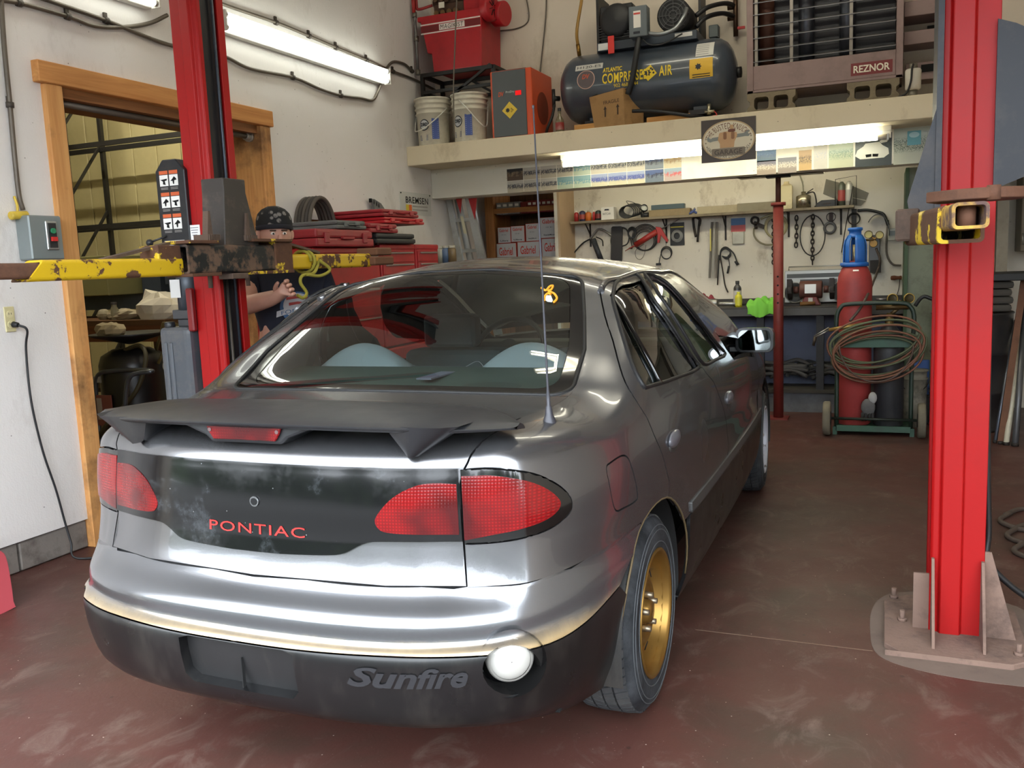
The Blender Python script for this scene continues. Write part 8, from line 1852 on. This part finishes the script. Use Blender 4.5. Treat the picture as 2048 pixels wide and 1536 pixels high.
def lump(name, label, cat, c, s3, mat, seed, ripple=.18):
    random.seed(seed); t = thing(name, label, cat, V(c)-Z_*s3[2]); m = MB().ball(c, 1, 14, s3); ph = [random.random()*6 for _ in range(4)]
    m.warp(lambda p: V(c)+(p-V(c))*(1+ripple*math.sin(23*p.x+ph[0]+31*p.z)*math.cos(27*p.y+ph[1])+ripple*1.6*(random.random()-.5))); m.sm = [False]*len(m.sm); m.build('bag' if 'bag' in name else 'body', mat, t); return t
bg_ = lump('shopping_bag', 'crumpled white plastic shopping bag on the store-room bench', 'bag', at(320, 617, 1, 5.15)+Z_*.0, (.20, .12, .13), M((206, 200, 184), .5), 3)
lump('paper_heap', 'crumpled paper heap on the store-room bench', 'paper', at(253, 630, 1, 5.15), (.16, .1, .045), M((150, 140, 118), .7), 5); lump('rag_ball', 'pale round ball of cloth on the store-room bench', 'cloth', at(208, 630, 1, 5.15), (.05, .05, .05), M((140, 132, 110), .7), 6, .05)
o = at(231, 640, 1, 5.1); t = thing('glass_jar', 'small glass jar on the store-room bench', 'jar', o); MB().lathe(V((o.x, 5.1, zb1)), [(.03, 0), (.03, .08), (.02, .1), (.02, .12)], n=16).build('glass', M((120, 116, 96), .15), t); MB().lathe(V((o.x, 5.1, zb1+.115)), [(.022, 0), (.022, .02), (.001, .02)], n=14).build('lid', m_iron, t)
dm = thing('oil_drainer', 'black waste-oil drum with funnel pan, hose and label in the store room', 'oil drainer', (-4.56, 4.42, 0)); o = V((-4.60, 4.42, 0))
MB().lathe(o, [(.001, .12), (.20, .12), (.21, .14), (.21, .80), (.19, .86), (.12, .90), (.001, .91)], n=32).build('drum', M((20, 20, 20), .35), dm); MB().lathe(o+Z_*.93, [(.02, 0), (.24, .06), (.25, .075), (.23, .07), (.02, .01)], n=28).build('pan', M((26, 26, 26), .4), dm)
MB().tube(spline([o+V((.05, -.1, .90)), o+V((.2, -.12, .93)), o+V((.30, -.18, .85)), o+V((.26, -.25, .65)), o+V((.05, -.3, .45)), o+V((-.12, -.3, .25)), o+V((-.15, -.28, .05))], 6), .014).build('hose', M((58, 52, 30), .6), dm)
MB().tube([o+V((.10, .08, .8)), o+V((.20, .1, 1.06)), o+V((.34, .06, 1.06)), o+V((.22, .0, .80))], .010, 8).build('push_handle', M((150, 134, 90), .35, .6), dm); MB().box(-4.74, -4.66, 4.195, 4.205, .70, .74).build('label', M((140, 136, 124), .6), dm); MB().box(-4.76, -4.58, 4.19, 4.20, .42, .62).build('warning_label', M((120, 66, 54), .6), dm); MB().box(-4.70, -4.66, 4.186, 4.19, .46, .60).build('label_bar', M((160, 150, 136), .6), dm)
for s in (-1, 1): MB().lathe(o+V((s*.2, -.12, .06)), [(.02, -.02), (.06, -.02), (.06, .02), (.02, .02)], X_, 16).build('castor', m_blkrub, dm)
lump('funnel_bag', 'crumpled tan paper sack lying on the drum pan', 'sack', at(222, 662, 1, 4.30), (.12, .07, .06), M((150, 136, 104), .8), 9)
ht_ = thing('hand_truck', 'grey tubular trolley frame behind the car in the store room', 'hand truck', (-4.3, 3.9, 0))
MB().tube(spline([at(250, 815, 1, 4.0), at(254, 770, 1, 4.0), at(262, 752, 1, 4.0), at(278, 746, 1, 4.02), at(305, 742, 1, 4.05), at(270, 740, 1, 4.2), at(225, 742, 1, 4.2), at(195, 752, 1, 4.2), at(192, 800, 1, 4.2)], 6), .014).build('frame', M((84, 88, 92), .35, .6), ht_)
MB().tube([V((at(250, 815, 1, 4.0).x, 4.0, at(250, 815, 1, 4.0).z)), V((at(250, 815, 1, 4.0).x, 4.0, .02))], .014).tube([V((at(192, 800, 1, 4.2).x, 4.2, at(192, 800, 1, 4.2).z)), V((at(192, 800, 1, 4.2).x, 4.2, .02))], .014).build('legs', M((84, 88, 92), .35, .6), ht_)
o = at(312, 732, 1, 4.5); t = thing('spray_bottle', 'pale caulk tube lying on the store-room shelf', 'tube', o); MB().cyl(o+V((-.02, 0, 0)), o+V((.14, 0, -.0)), .028, n=16).build('tube', M((176, 168, 150), .5), t); MB().cyl(o+V((-.02, 0, 0)), o+V((-.07, 0, 0)), .014, .006).build('nozzle', M((176, 168, 150), .5), t)
